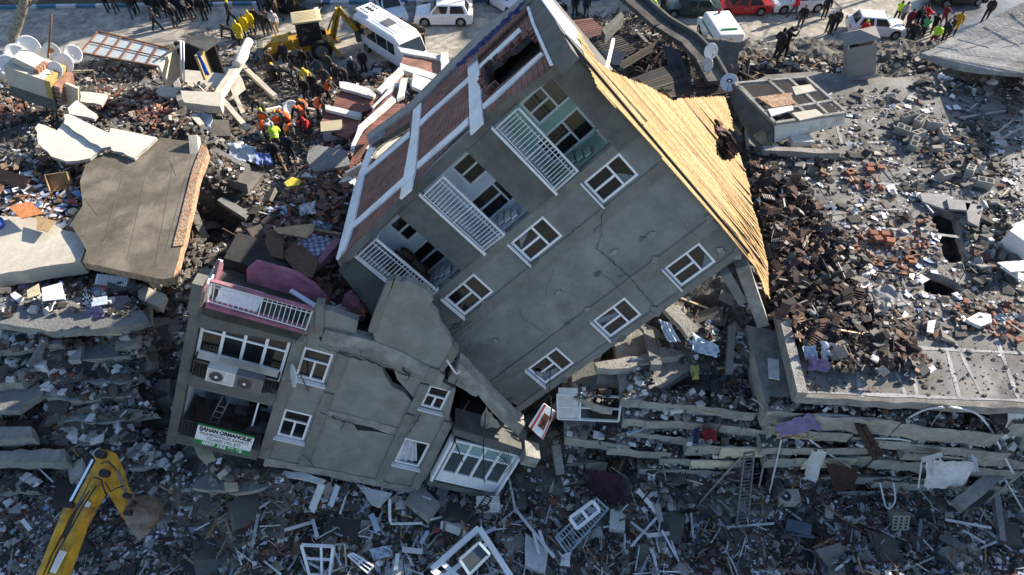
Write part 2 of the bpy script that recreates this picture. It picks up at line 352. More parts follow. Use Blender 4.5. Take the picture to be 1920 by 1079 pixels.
def ac_unit(name, label, loc_pts, M=None, parent=None, col=(.62, .62, .6), s=1.0, group=None, burnt=False):
    t = thing(name, label, 'air conditioner', group=group, M=M)
    b = MB(); b.box((0, .29*s, 0), (.82*s, .56*s, .3*s), PLASTIC, col); b.build('casing', t)
    g = MB(); cc = (.03, .03, .035)
    g.box((-.12*s, .29*s, .156*s), (.46*s, .46*s, .012), PLASTIC, (.42, .42, .42) if not burnt else (.08, .08, .08))
    vs = [(-.12*s, .29*s, .168*s)] + [(-.12*s+.2*s*math.cos(a*math.pi/10), .29*s+.2*s*math.sin(a*math.pi/10), .168*s) for a in range(20)]
    g.add(vs, [(0, i+1, (i+1) % 20+1) for i in range(20)], PLASTIC, cc); g.build('fan_grille', t)
    h = MB(); h.tube([(-.12*s, .29*s, .165*s), (-.12*s, .29*s, .19*s)], .05*s, PLASTIC, 10, (.7, .7, .7)); h.build('fan_hub', t)
    p = MB(); p.box((.26*s, .29*s, .155*s), (.2*s, .42*s, .01), PLASTIC, tuple(c*.8 for c in col)); p.build('side_panel', t)
    f = MB()
    for x in (-.28, .28): f.box((x*s, -.02*s, 0), (.06*s, .05*s, .34*s), STEEL)
    f.build('bracket', t)
    return t

# ================================================================== the block that has fallen over: upper storeys, standing on one corner
b1 = thing('tilted_apartment_building', 'huge grey apartment block tipped on its corner, with red block facade and stripped wooden roof', 'building', M=B1.M)
WB = -3.365
def wp(x, y, n=0.0): p = B1.hit(x, y, 2, n); return (p.x, p.y, n)
def bp(x, y, w_=WB): p = B1.hit(x, y, 0, w_); return (w_, p.y, p.z)
FL = [-.8, 2.1, 5.0]
wcols = [(0, .92), (3.98, .92)]
holes = []
for c0, cw in wcols:
    for r_ in range(3): holes.append(rect(c0, c0+cw, r_*2.9, r_*2.9+1.32))
rec = [(-.8, 1.15), (2.1, 4.0), (5.0, 7.1)]
for a, b in rec: holes.append(rect(-3.0, -.35, a, b))
out = [(-3.33, -1.35, 0), (-2.6, -1.75, 0), (-1.7, -1.95, 0), (-.9, -2.3, 0), (.6, -2.0, 0), (2.5, -1.9, 0), (4.2, -1.5, 0), (5.25, -1.35, 0), (5.2, 3, 0), (5.22, 8.0, 0), (-3.36, 8.0, 0)]
mb = MB(); mb.poly(out, (0, 0, -.25), CONC, holes=holes); mb.build('end_wall', b1)
# shallow plaster strips that frame the window columns and the blank panel
st = MB()
for x0, x1, y0, y1 in [(-3.02, -.35, 1.16, 2.06), (-3.02, -.35, 4.02, 4.96)]: st.box(((x0+x1)/2, (y0+y1)/2, .06), (x1-x0, y1-y0, .12), BEAMD)
st.box((-1.68, 7.53, .03), (3.3, .8, .06), BEAMD)
st.box((-3.19, 3.2, .05), (.33, 9.0, .10), BEAMD)
st.poly([(-3.0, -.82, .1), (-.3, -.82, .1), (-.35, -1.5, .1), (-.9, -2.1, .1), (-1.8, -1.9, .1), (-3.0, -1.6, .1)], (0, 0, -.098), BEAMD)
st.build('balcony_beam', b1)
st = MB()
for x0, x1 in ((1.02, 1.42), (3.5, 3.92), (4.98, 5.24)): st.box(((x0+x1)/2, 3.2, .022), (x1-x0, 9.4, .044), STRIP)
st.box((-.17, 2.9, .025), (.3, 9.6, .05), STRIP)
st.build('plaster_strip', b1)
for c0, cw in wcols:
    for r_ in range(3):
        fo = add_window(b1, c0, r_*2.9, cw, 1.32, -.02)
# recesses: back wall, floor, side cheeks, two openings each
hues = [LBLUE, LBLUE, GREEN]
for k, (a, b) in enumerate(rec):
    hm = hues[k]; q = MB(); fa = a; wa = (-2.6, -1.72, fa+.72, fa+2.02); wb_ = (-1.38, -.45, fa+.25, fa+1.92)
    top = b+.75 if k < 2 else b
    wa = (wa[0], wa[1], wa[2], min(wa[3], top-.06)); wb_ = (wb_[0], wb_[1], wb_[2], min(wb_[3], top-.06))
    q.poly(rect(-3.0, -.35, a, top, -1.5), (0, 0, -.12), hm, holes=[rect(*wa, -1.5), rect(*wb_, -1.5)])
    q.box((-3.03, (a+b)/2, -.87), (.06, b-a, 1.24), hm); q.box((-.32, (a+b)/2, -.87), (.06, b-a, 1.24), hm)
    q.build('balcony_wall', b1)
    q = MB(); q.box((-1.68, a-.06, -.75), (2.66, .12, 1.5), WHITE if k else LBLUE)
    q.box((-1.68, b+.045, -.87), (2.66, .09, 1.24), BEAMD); q.build('balcony_floor', b1)
    add_window(b1, wa[0], wa[2], wa[1]-wa[0], wa[3]-wa[2], -1.53, sill=False, trans=.6)
    add_window(b1, wb_[0], wb_[2], wb_[1]-wb_[0], wb_[3]-wb_[2], -1.53, sill=False, trans=.62, mul=.5)
    q = MB(); q.box((-1.68, a+.03, .17), (2.75, .07, .14), WHITE); q.build('balcony_kerb', b1)
    railing(b1, -2.95, -.42, a+.06, .88, .2, RAILW if k != 0 else PVC, ret=.2)
    q = MB()                                                      # light shutter box and lining boards on the right cheek
    for j in range(4): q.box((-.44-.0*j, a+.55+.28*j, -1.3+.26*j), (.05, .22, .9-.16*j), WHITE if k < 2 else GREEN)
    q.build('lining_board', b1)
# clutter fallen into the lowest balcony
q = MB()
for i in range(16): q.box((-1.9+random.random()*1.4, -.65+random.random()*.5, -1.2+random.random()*.9), (random.uniform(.2, .6), random.uniform(.05, .35), .3), ATTR, random.choice([(.1, .06, .04), (.05, .05, .05), (.15, .12, .1)]), jit=.3)
q.build('fallen_clutter', b1)
# dark core
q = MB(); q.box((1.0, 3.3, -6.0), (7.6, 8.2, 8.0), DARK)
for f_ in (1.9, 4.8): q.box((1.0, f_, -5.2), (8.1, .16, 9.6), BEAMD)
q.box((5.1, 3.3, -5.2), (.2, 9.1, 9.8), CONC); q.box((1.0, 7.85, -5.2), (8.1, .2, 9.8), BEAMD); q.box((1.0, -.9, -5.2), (8.0, .2, 9.6), BEAMD)
q.build('floor_slabs', b1)
# red block facade, seen from above at a slant
def bpl(pts, w_=WB): return [bp(x, y, w_) for x, y in pts]
fac = [(646, 480), (866, 247), (1040, 125), (1030, 118), (984, 8), (909, 66), (773, 203), (700, 262), (684, 290), (664, 360), (640, 445), (631, 486)]
h1 = [(910, 135), (922, 122), (936, 112), (949, 97), (962, 92), (978, 77), (997, 58), (1003, 64), (1008, 78), (1015, 95), (990, 116), (962, 140), (937, 160), (925, 172), (912, 178), (906, 158)]
h2 = [(702, 268), (735, 250), (768, 228), (768, 243), (730, 276), (700, 304), (697, 285)]
mb = MB(); mb.poly(bpl(fac), (.22, 0, 0), BRICK, holes=[bpl(h1), bpl(h2)], side=BEAMD); mb.build('brick_facade', b1)
wb = MB()
for pts in ([(630, 486), (665, 346), (690, 278), (702, 276), (682, 330), (660, 428), (646, 467)],
            [(775, 203), (790, 185), (783, 260), (778, 319), (769, 355), (749, 372), (760, 310), (770, 255)],
            [(876, 122), (893, 105), (898, 130), (903, 205), (904, 229), (881, 251), (880, 222), (878, 150)]):
    wb.poly(bpl(pts, WB-.07), (.068, 0, 0), WHITE)
for lo, up in (([(658.6, 430), (753, 348), (760, 340)], [(660, 419), (752, 336), (764, 325)]), ([(781, 317), (820, 283), (866, 243), (877, 232)], [(783, 304), (857, 239), (878, 219)]),
               ([(905, 205), (937, 178), (1018, 101)], [(904, 196), (950, 155), (1013, 98)]), ([(683, 329), (767, 256)], [(684, 319), (768, 245)]),
               ([(786, 238), (804, 219), (878, 153)], [(786, 227), (806, 208), (878, 144)]), ([(899, 130), (949, 84), (977, 58)], [(898, 122), (945, 78), (973, 52)])):
    wb.poly(bpl(lo + up[::-1], WB-.05), (.048, 0, 0), WHITE)
wb.build('white_band', b1)
q = MB(); q.poly(bpl([(986, 10), (997, 43), (1030, 119), (1040, 123), (1071, 92), (1045, 45), (1018, -2), (1000, -25), (985, -10)], WB-.14), (.3, 0, 0), BEAMD)
q.poly(bpl([(690, 263), (773, 205), (909, 68), (985, 6), (981, -6), (903, 56), (767, 193), (686, 253)], WB-.12), (.34, 0, 0), BEAM)
q.poly(bpl([(986, 12), (992, 12), (1001, 42), (1036, 120), (1030, 122), (997, 46)], WB-.18), (.04, 0, 0), WHITE)
q.build('roof_edge', b1)
# broken blocks along the rim of the hole
q = MB()
for (x, y) in h1[:9] + [(930, 165), (918, 172), (906, 160), (907, 147)]:
    for _ in range(2):
        p = bp(x+random.uniform(-7, 5), y+random.uniform(-6, 5), WB-.05); q = MB(); q.box((p[0]-.03*random.random(), p[1], p[2]), (.16, .19, .2), BRICK, jit=.08); q.build('broken_block', b1)
# wet grey flap by the roof corner, flashing along the eave
q = MB(); q.bar((-3.5, 8.05, .12), (5.25, 8.05, .12), .1, .12, BLACKM); q.build('gutter', b1)
q = MB(); q.poly([(-3.5, 8.1, .1), (-4.6, 8.18, -.1), (-4.55, 8.3, -.8), (-3.2, 8.3, -.9), (-2.4, 8.16, -.2)], (0, .03, 0), WHITE); q.build('flashing', b1)
# roof deck: real boards, one by one, on the hipped slope behind the eave
al = R(27); sdir = Vector((0, math.sin(al), -math.cos(al))); o_ = Vector((0, 8.02, .15)); ndir = Vector((1, 0, 0)).cross(sdir)
def deckp(x, y):
    r = B1.M.inverted().to_3x3() @ ray(x, y); c = B1.I @ CP; t = (o_-c).dot(ndir)/r.dot(ndir); p = c + r*t; return ((p-o_).x, (p-o_).dot(sdir))
def strips(poly, v0, v1, wd, hole=None):
    """cut an outline into boards running along its first axis"""
    res = []; v = v0
    while v < v1:
        m_ = v+wd/2
        def cut(pg):
            xs = []
            for (x1, y1), (x2, y2) in zip(pg, pg[1:]+pg[:1]):
                if (y1 <= m_) != (y2 <= m_): xs.append(x1+(m_-y1)*(x2-x1)/(y2-y1))
            return sorted(xs)
        xs = cut(poly); segs = list(zip(xs[::2], xs[1::2]))
        if hole:
            hs = cut(hole); hs = list(zip(hs[::2], hs[1::2])); n2 = []
            for a, b in segs:
                cur = a
                for c, d in hs:
                    if c > cur and c < b: n2.append((cur, c)); cur = d
                if cur < b: n2.append((cur, b))
            segs = n2
        for a, b in segs: res.append((v, a, b))
        v += wd
    return res
dpx = [(1080, 52), (1095, 80), (1120, 118), (1150, 138), (1215, 163), (1262, 190), (1275, 186), (1320, 183), (1357, 182), (1365, 205), (1375, 250), (1385, 290), (1400, 340), (1408, 385), (1430, 440), (1448, 490), (1457, 550), (1445, 545), (1430, 515), (1402, 482), (1389, 466), (1190, 243), (1120, 165), (1095, 110)]
dh = [(1340, 266), (1343, 248), (1352, 240), (1372, 246), (1388, 252), (1386, 280), (1374, 298), (1356, 303), (1342, 290)]
dp = [deckp(*q_) for q_ in dpx]; dhh = [deckp(*q_) for q_ in dh]
mb = MB(); smax = max(p[1] for p in dp); rot_ = R(1.5)
def tilt(p, s=1): c, sn = math.cos(rot_), math.sin(rot_)*s; return (p[0]*c+p[1]*sn, -p[0]*sn+p[1]*c)
dpt = [tilt(p) for p in dp]; dht = [tilt(p) for p in dhh]
for v, a, b in strips(dpt, min(p[1] for p in dpt)-.05, max(p[1] for p in dpt)+.1, .058, dht):
    if b-a < .08: continue
    x = a+random.uniform(-.04, .03)
    while x < b:
        x2 = min(b+random.uniform(-.03, .05), x+random.uniform(1.4, 3.4)); 
        if b-x2 < .25: x2 = b+random.uniform(-.04, .06) + (.14*random.random() if random.random() < .12 else 0)
        lift = random.uniform(0, .003); warp = random.random() < .03; g = .0015
        p4 = [tilt((x, v+g), -1), tilt((x2, v+g), -1), tilt((x2, v+.058-g), -1), tilt((x, v+.058-g), -1)]
        t_ = random.gauss(.93, .1); u_ = random.random(); br = (.39*t_, .265*t_, .115*t_) if u_ < .6 else ((.43*t_, .32*t_, .17*t_) if u_ < .8 else (.27*t_, .165*t_, .08*t_))
        sag = lambda xx: -.10*max(0, xx-5.0)**1.6
        vs = []
        for z_ in (0, -.025):
            for i, pp in enumerate(p4): vs.append(o_ + Vector((pp[0], 0, 0)) + sdir*pp[1] + ndir*-(z_ - lift - sag(pp[0]) - (.05 if warp and i in (1, 2) else 0)) * 1.0)
        mb.add(vs, [(0, 1, 2, 3), (7, 6, 5, 4), (0, 4, 5, 1), (1, 5, 6, 2), (2, 6, 7, 3), (3, 7, 4, 0)], WOODP, br)
        x = x2+.006
mb.build('roof_deck', b1)
q = MB()
for i in range(7):
    y_ = .3+i*.75; q.bar(o_+Vector((-2.6+i*.9, 0, 0))+sdir*y_-Vector((0, .12, 0)), o_+Vector((4.6-.1*i, 0, 0))+sdir*y_-Vector((0, .12, 0)), .09, .1, WOODP, (.2, .12, .06))
q.build('rafter', b1)
q = MB()                                                          # charred tile lump stuck in the hole
for i in range(46):
    t_ = [sum(c)/len(dhh) for c in zip(*dhh)]; p = o_+Vector((t_[0]+random.gauss(0, .38), 0, 0))+sdir*(t_[1]+random.gauss(0, .3))
    q.box(p+Vector((0, random.uniform(-.25, .12), 0)), (.34, .05, .22), ATTR, random.choice([(.03, .025, .024), (.06, .035, .03), (.02, .02, .02), (.10, .05, .04)]), M=Matrix.Rotation(random.uniform(-1, 1), 3, Vector((random.random(), random.random(), random.random()))))
q.build('broken_tiles', b1)
q = MB()                                                          # splits in the boards
for a, b in (((1110, 125), (1122, 116)), ((1166, 196), (1182, 188)), ((1282, 215), (1276, 235)), ((1247, 205), (1240, 225)), ((1305, 230), (1300, 250)), ((1315, 300), (1308, 330)), ((1185, 180), (1180, 205)), ((1256, 255), (1254, 270))):
    A, B = deckp(*a), deckp(*b); q = MB(); q.bar(o_+Vector((A[0], 0, 0))+sdir*A[1]+ndir*-.03, o_+Vector((B[0], 0, 0))+sdir*B[1]+ndir*-.03, .03, .02, DARK); q.build('split', b1)
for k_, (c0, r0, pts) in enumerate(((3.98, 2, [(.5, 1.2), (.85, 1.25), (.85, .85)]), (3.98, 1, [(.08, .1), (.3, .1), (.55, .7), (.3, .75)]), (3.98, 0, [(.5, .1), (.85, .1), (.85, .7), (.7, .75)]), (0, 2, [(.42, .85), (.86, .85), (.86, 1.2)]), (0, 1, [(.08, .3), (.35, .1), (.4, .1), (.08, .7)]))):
    q = MB(); q.poly([(c0+x, r0*2.9+y, -.042) for x, y in pts], (0, 0, -.004), mat('curtain_grey', (.16, .18, .2), .8, .4, 9, 0)); q.build('curtain', b1)  # light reflected in the panes, painted as pale grey-blue shapes
for k_, (x, y, s_) in enumerate(((1226, 583, .2), (1290, 560, .12), (1010, 700, .14), (930, 640, .13), (1350, 470, .16))):
    p = wp(x, y); q = MB(); q.poly([(p[0]+s_*random.uniform(.6, 1.4)*math.cos(a*.7), p[1]+s_*random.uniform(.4, 1.1)*math.sin(a*.7), .048) for a in range(9)], (0, 0, -.006), BEAM); q.build('bare_patch', b1)
for k_ in range(34):                                             # chips where the render has come off along the strips and the rim
    e_ = random.choice([(-.35, random.uniform(-1, 7.9)), (1.02, random.uniform(-1.5, 7.9)), (3.5, random.uniform(-1.5, 7.9)), (5.2, random.uniform(-1, 8)), (random.uniform(-.3, 5.1), 7.95), (random.uniform(.3, 5.1), -1.45), (random.uniform(1.5, 3.4), random.uniform(0, 7))])
    s_ = random.uniform(.03, .13); q = MB(); q.poly([(e_[0]+s_*random.uniform(.4, 1.5)*math.cos(a*.9), e_[1]+s_*random.uniform(.6, 2.2)*math.sin(a*.9), .0475+.0004*(k_ % 5)) for a in range(7)], (0, 0, -.006), BEAM if k_ % 2 else BEAMD); q.build('bare_patch', b1)
# cracks in the end wall
for pts, wd in (([(1133, 392), (1125, 420), (1128, 440), (1118, 465), (1150, 490), (1190, 530), (1225, 575)], .05), ([(1046, 472), (1036, 510), (1020, 560)], .02), ([(965, 570), (985, 600), (1010, 615), (1038, 638)], .025),
                ([(1266, 400), (1290, 430), (1310, 445)], .015), ([(1117, 500), (1150, 530), (1170, 555)], .02), ([(1195, 535), (1215, 560), (1235, 580)], .03), ([(1045, 300), (1060, 330)], .02), ([(1125, 420), (1112, 436)], .02)):
    crack(b1, [wp(x, y)[:2] for x, y in pts], wd, .052)
q = MB(); q.tube([wp(655, 488, .2), wp(652, 500, .3), wp(645, 505, .3)], .012, BLACKM, 5); q.tube([(1.2, .05, .1), (1.1, -.9, .18), (1.3, -2.2, .25)], .012, BLACKM, 5); q.build('cable', b1)

# ================================================================== lower storeys of the same block, still standing but leaning
b2 = thing('broken_lower_storeys', 'lower storeys of the grey block, cracked wall with balconies, glazed bays and torn top edge', 'building', M=B2.M)
def w2(x, y, n=0.0): p = B2.hit(x, y, 2, n); return (p.x, p.y, n)
def w2l(pts, n=0.0): return [w2(x, y, n) for x, y in pts]
out = [(-.3, -1.35, 0), (1.2, -1.5, 0), (3.0, -1.3, 0), (5.2, -1.55, 0), (5.5, -.5, 0), (5.42, 2.4, 0), (5.2, 2.7, 0), (4.95, 4.1, 0)] + w2l([(800, 702), (750, 670), (690, 652), (600, 640), (590, 600), (592, 578)]) + [(-.3, 4.6, 0)]
gap = w2l([(716, 688), (738, 692), (745, 712), (770, 740), (789, 765), (784, 766), (757, 737), (735, 726), (722, 706)])
gap2 = w2l([(663, 795), (688, 797), (700, 802), (742, 812), (745, 818), (700, 809), (684, 808), (670, 807)])
holes = [rect(0, .9, 2.9, 4.2), rect(0, .9, 0, 1.32), rect(4.12, 5.02, -.0, 1.3), rect(4.12, 4.84, 2.95, 3.95), gap]
mb = MB(); mb.poly(out, (0, 0, -.25), PLAS2, holes=holes); mb.poly(gap2, (0, 0, .003), DARK); mb.build('end_wall', b2)
q = MB()
for x0, x1, y0, y1 in ((-.38, -.03, -1.3, 4.7), (1.0, 1.32, -1.3, 2.55), (1.02, 1.34, 2.75, 4.4), (3.75, 4.05, -1.2, 2.5), (3.78, 4.08, 2.6, 4.0), (5.08, 5.4, -1.2, 2.6)):
    q.box(((x0+x1)/2, (y0+y1)/2, .04), (x1-x0, y1-y0, .08), STRIP)
q.build('pilaster', b2)
# exposed ring beams at floor level
def ribbon(pts, h, n0, n1, m, name, par=b2):
    mb = MB(); P = []
    for a, b in zip(pts[:-1], pts[1:]):
        k = max(2, int(math.dist(a, b)/.35))
        for i in range(k): t = i/k; P.append((a[0]+(b[0]-a[0])*t, a[1]+(b[1]-a[1])*t))
    P.append(pts[-1]); top, bot = [], []
    for x, y in P: top.append((x, y+h/2+random.uniform(-.04, .04), n1)); bot.append((x, y-h/2+random.uniform(-.05, .05), n1))
    mb.poly(top + bot[::-1], (0, 0, n0-n1), m); return mb.build(name, par)
ribbon([w2(607, 625)[:2], w2(700, 645)[:2], w2(760, 670)[:2], w2(830, 708)[:2]], .52, -.2, .16, BEAM, 'ring_beam')
ribbon([w2(845, 700)[:2], w2(880, 720)[:2], w2(900, 728)[:2]], .6, -.3, .1, BEAM, 'ring_beam')
ribbon([w2(605, 773)[:2], w2(680, 790)[:2], w2(758, 812)[:2]], .34, -.2, .03, BEAM, 'ring_beam')
ribbon([w2(496, 864)[:2], w2(600, 883)[:2], w2(770, 918)[:2]], .36, -.25, .05, BEAM, 'ring_beam')
# long fractured beam that slid towards the right corner
ribbon([w2(858, 690, .3)[:2], w2(900, 730, .3)[:2], w2(940, 775, .3)[:2], w2(978, 806, .3)[:2]], .44, -.2, .35, BEAM, 'fractured_beam')
# upper wall panel hanging loose
pan = w2l([(741, 524), (752, 530), (762, 527), (802, 545), (812, 562), (806, 575), (820, 590), (826, 612), (842, 632), (850, 652), (857, 664), (848, 680), (826, 694), (800, 688), (770, 668), (745, 655), (722, 648), (703, 640), (700, 626), (722, 570)], .12)
mb = MB(); mb.poly(pan, (0, 0, -.28), PLAS2); mb.build('hanging_wall_panel', b2)
mb = MB(); mb.poly(w2l([(727, 528), (738, 525), (722, 572), (702, 626), (690, 622), (703, 585)], .16), (0, 0, -.3), STRIP)
mb.build('pilaster', b2); mb = MB(); mb.poly(w2l([(806, 690), (826, 696), (814, 722), (796, 712)], .2), (0, 0, -.2), STRIP); mb.build('pilaster', b2); mb = MB(); mb.poly(w2l([(850, 650), (860, 660), (830, 698), (824, 694)], .17), (0, 0, -.3), STRIP); mb.build('pilaster', b2)
mb = MB(); mb.poly(w2l([(607, 583), (620, 583), (672, 602), (664, 640), (600, 628)], .03), (0, 0, -.25), PLAS2); mb.build('parapet_wall', b2); mb = MB(); mb.poly(w2l([(592, 570), (607, 572), (606, 632), (590, 632)], .1), (0, 0, -.3), STRIP); mb.build('pilaster', b2)
add_window(b2, 0, 2.9, .9, 1.3, -.02); add_window(b2, 0, 0, .9, 1.32, -.02); add_window(b2, 4.12, 0, .9, 1.3, -.02, mul=0, trans=0)
fo = add_window(b2, 4.12, 2.95, .72, 1.0, -.06, mul=.5, trans=.55)
q = MB()                                                          # curtain blown inside the lower right opening
for i in range(14): q.bar((4.2+.05*i, .1+.01*i, -.03+.03*math.sin(i*1.4)), (4.16+.028*i, 1.2, -.02+.03*math.cos(i*1.9)), .06, .02, CLOTH, (.5, .52, .58))
q.build('curtain', fo)
for pts, wd in (([(598, 645), (650, 665), (690, 672), (735, 690), (760, 700), (805, 712)], .07), ([(600, 768), (625, 780), (665, 793)], .05), ([(745, 815), (760, 812), (770, 800), (790, 768)], .04), ([(569, 845), (582, 855), (592, 870)], .04),
                ([(500, 838), (512, 828)], .03), ([(735, 895), (750, 912), (770, 905), (790, 885)], .015), ([(650, 780), (640, 800)], .02), ([(770, 668), (757, 690), (770, 700), (760, 712)], .06), ([(672, 648), (680, 660), (690, 668)], .03), ([(860, 702), (850, 720), (838, 726)], .04)):
    crack(b2, [w2(x, y)[:2] for x, y in pts], wd, .09 if wd > .04 else .175)
# left wing: two balconies, the upper one glazed in
q = MB(); q.box((-3.2, 2.0, .02), (.3, 6.9, .4), BEAMD); q.box((-3.12, 2.0, -.9), (.14, 6.6, 1.4), LBLUE); q.build('side_wall', b2)
q = MB()
for F_ in (2.1, -.75): q.poly([(-3.04, F_-.5, .25), (-.4, F_-.5, .25), (-.4, F_, .25), (-.62, F_+.05, .25), (-.9, F_-.08, .25), (-2.8, F_-.02, .25), (-3.04, F_+.1, .25)], (0, 0, -1.9), BEAMD)
q.poly([(-3.04, 4.15, .3), (-.3, 4.5, .3), (-.15, 4.95, .3), (-3.04, 4.95, .3)], (0, 0, -1.9), BEAMD)
q.build('balcony_slab', b2)
q = MB(); q.poly(rect(-3.05, -.38, -.75, 1.6, -1.5), (0, 0, -.1), LBLUE, holes=[rect(-1.3, -.5, -.7, 1.3, -1.5), rect(-2.6, -1.6, .2, 1.3, -1.5)]); q.box((-.36, .4, -.7), (.04, 2.3, 1.5), LBLUE); q.build('balcony_wall', b2)
q = MB(); q.box((-1.7, 1.42, .05), (2.5, .07, .07), STEEL); q.box((-.85, .8, .0), (.05, 1.3, .05), PVC); q.box((-1.7, 1.3, -.3), (2.3, .05, .3), PVC); q.build('awning_rail', b2)
add_window(b2, -1.3, -.7, .8, 2.0, -1.55, sill=False); add_window(b2, -2.6, .2, 1.0, 1.1, -1.55, sill=False)
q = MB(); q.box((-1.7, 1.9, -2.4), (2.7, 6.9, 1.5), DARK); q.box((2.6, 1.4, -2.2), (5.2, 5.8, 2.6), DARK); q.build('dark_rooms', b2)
railing(b2, -2.95, -.5, -.62, .72, .3, BLACKM, name='railing', ret=.3, step=.1)
railing(b2, -2.95, -.5, 2.15, .72, .3, BLACKM, name='railing', ret=.3, step=.1)
q = MB(); q.tube([(-2.0, .9, -.3), (-2.25, -.5, 0)], .03, STEEL); q.tube([(-1.75, .9, -.3), (-2.0, -.5, .1)], .03, STEEL)
for i in range(5): q.tube([(-2.25+.0*i+.05*i, -.4+.28*i, 0), (-2.0+.05*i, -.4+.28*i, 0)], .018, STEEL)
q.build('ladder_frame', b2)
q = MB()
for i in range(12): q.box((-2.4+random.random()*1.8, -.55+random.random()*.35, -1.2+random.random()*1.1), (random.uniform(.2, .8), random.uniform(.1, .3), .3), ATTR, random.choice([(.06, .05, .045), (.1, .1, .11), (.03, .03, .03)]), jit=.3)
q.build('fallen_clutter', b2)
def glazing(name, x0, x1, y0, y1, n, k, split, low, m=PVC, tint=GLASS, toptint=None, par=b2, depth=.0):
    f = MB(); t = .09
    def b(a, c, d, e, z0=-.04, z1=.04): f.box(((a+c)/2, (d+e)/2, n+(z0+z1)/2), (c-a, e-d, z1-z0), m)
    b(x0, x1, y1-t, y1); b(x0, x1, y0, y0+t)
    for i in range(k+1): x = x0+(x1-x0-t)*i/k; b(x, x+t, y0+t, y1-t, -.038, .045)
    yl = y0+low; ys = y0+split
    for i in range(k):
        xa = x0+(x1-x0-t)*i/k+t; xb = x0+(x1-x0-t)*(i+1)/k; b(xa, xb, yl, yl+.06, -.034, .036); b(xa, xb, ys, ys+.07, -.034, .036)
        b(xa, xb, y0+t, yl, -.01, .01)
    fo = f.build(name, par); g = MB(); g.box(((x0+x1)/2, (yl+ys)/2, n-.03), (x1-x0-.1, ys-yl, .01), tint)
    g.box(((x0+x1)/2, (ys+y1)/2, n-.02), (x1-x0-.1, y1-ys-t, .01), toptint or tint); g.build('pane', fo); return fo
glazing('glazed_bay', -3.02, -.42, 2.45, 4.35, -.05, 4, 1.3, .42)
FROST = mat('frosted_green', (.22, .36, .36), .25, .1, 3, 0, spec=.5)
GREY_G = mat('grey_glass', (.06, .075, .085), .15, .2, 2, 0, spec=.5)
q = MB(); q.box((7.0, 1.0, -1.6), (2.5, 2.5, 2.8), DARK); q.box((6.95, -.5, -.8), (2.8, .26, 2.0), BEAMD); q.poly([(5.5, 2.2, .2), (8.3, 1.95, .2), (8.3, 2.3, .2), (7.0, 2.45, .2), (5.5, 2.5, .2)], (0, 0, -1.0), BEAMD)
q.build('bay_slab', b2)
glazing('glazed_bay', 5.75, 8.05, -.3, 1.95, .12, 4, 1.62, .5, tint=GREY_G, toptint=FROST)
q = MB(); q.box((8.12, .85, -.1), (.08, 2.2, .8), PVC); q.build('bay_side', b2)
q = MB(); q.box((8.4, 2.2, .2), (.55, .5, .7), BEAM); q.build('slab_corner', b2)
q = MB(); q.box((5.6, .85, .1), (.1, 2.2, .4), PVC); q.build('bay_side', b2)
# open room above, pink inside
q = MB(); q.poly([(-3.1, 4.95, .3), (-.1, 4.95, .3), (0, 4.95, -2), (1.5, 4.7, -5), (.4, 4.7, -8.8), (-1.8, 4.85, -9.0), (-2.9, 4.95, -2)], (0, -.3, 0), BEAMD); q.build('open_floor', b2)
railing(b2, -2.95, -.1, 5.08, .82, .25, RAILW, name='railing', ret=.3, step=.14)
q = MB(); q.box((-1.5, 5.03, .18), (2.9, .12, .28), PINK); q.box((-1.5, 5.94, .25), (2.9, .05, .14), PINK); q.box((-3.12, 5.25, .1), (.08, .6, .3), PINK); q.box((-3.25, 5.2, .1), (.3, 1.1, .5), BEAMD); q.build('balcony_trim', b2)
q = MB(); q.poly([(-2.2, 4.97, -1.3), (.3, 4.97, -1.3), (.2, 5.15, -1.35), (-.3, 5.5, -1.4), (-1.0, 5.72, -1.4), (-2.1, 5.7, -1.4), (-2.3, 5.4, -1.3)], (0, 0, -.2), PINK); q.poly([(.7, 5, -1.4), (1.3, 5, -1.4), (1.2, 5.4, -1.5), (.9, 5.6, -1.5), (.7, 5.4, -1.4)], (0, 0, -.15), PINK)
q.poly([(-3.1, 5, -.5), (-3.1, 5.9, -.8), (-3.05, 5.5, -1.2), (-3.05, 5, -1.3)], (.1, 0, 0), PINK); q.build('pink_wall', b2)
q = MB(); q.box((-2.2, 4.98, -.45), (1.2, .04, 1.1), WHITE); q.build('tiled_floor', b2)
# dangling rods and hoses on the right bay
q = MB()
for a, b in (((845, 788), (868, 868)), ((910, 775), (908, 905)), ((880, 752), (855, 800))):
    q.tube([w2(*a, .6), w2((a[0]+b[0])/2-3, (a[1]+b[1])/2, .55), w2(*b, .6)], .022, BLACKM, 5)
for i in range(6): q.tube([w2(930+i*4, 850-i*2, .5), w2(945+i*3, 862+i*3, .6), w2(922+i*6, 880+2*i, .5)], .013, BLACKM, 4)
q.build('loose_rod', b2)
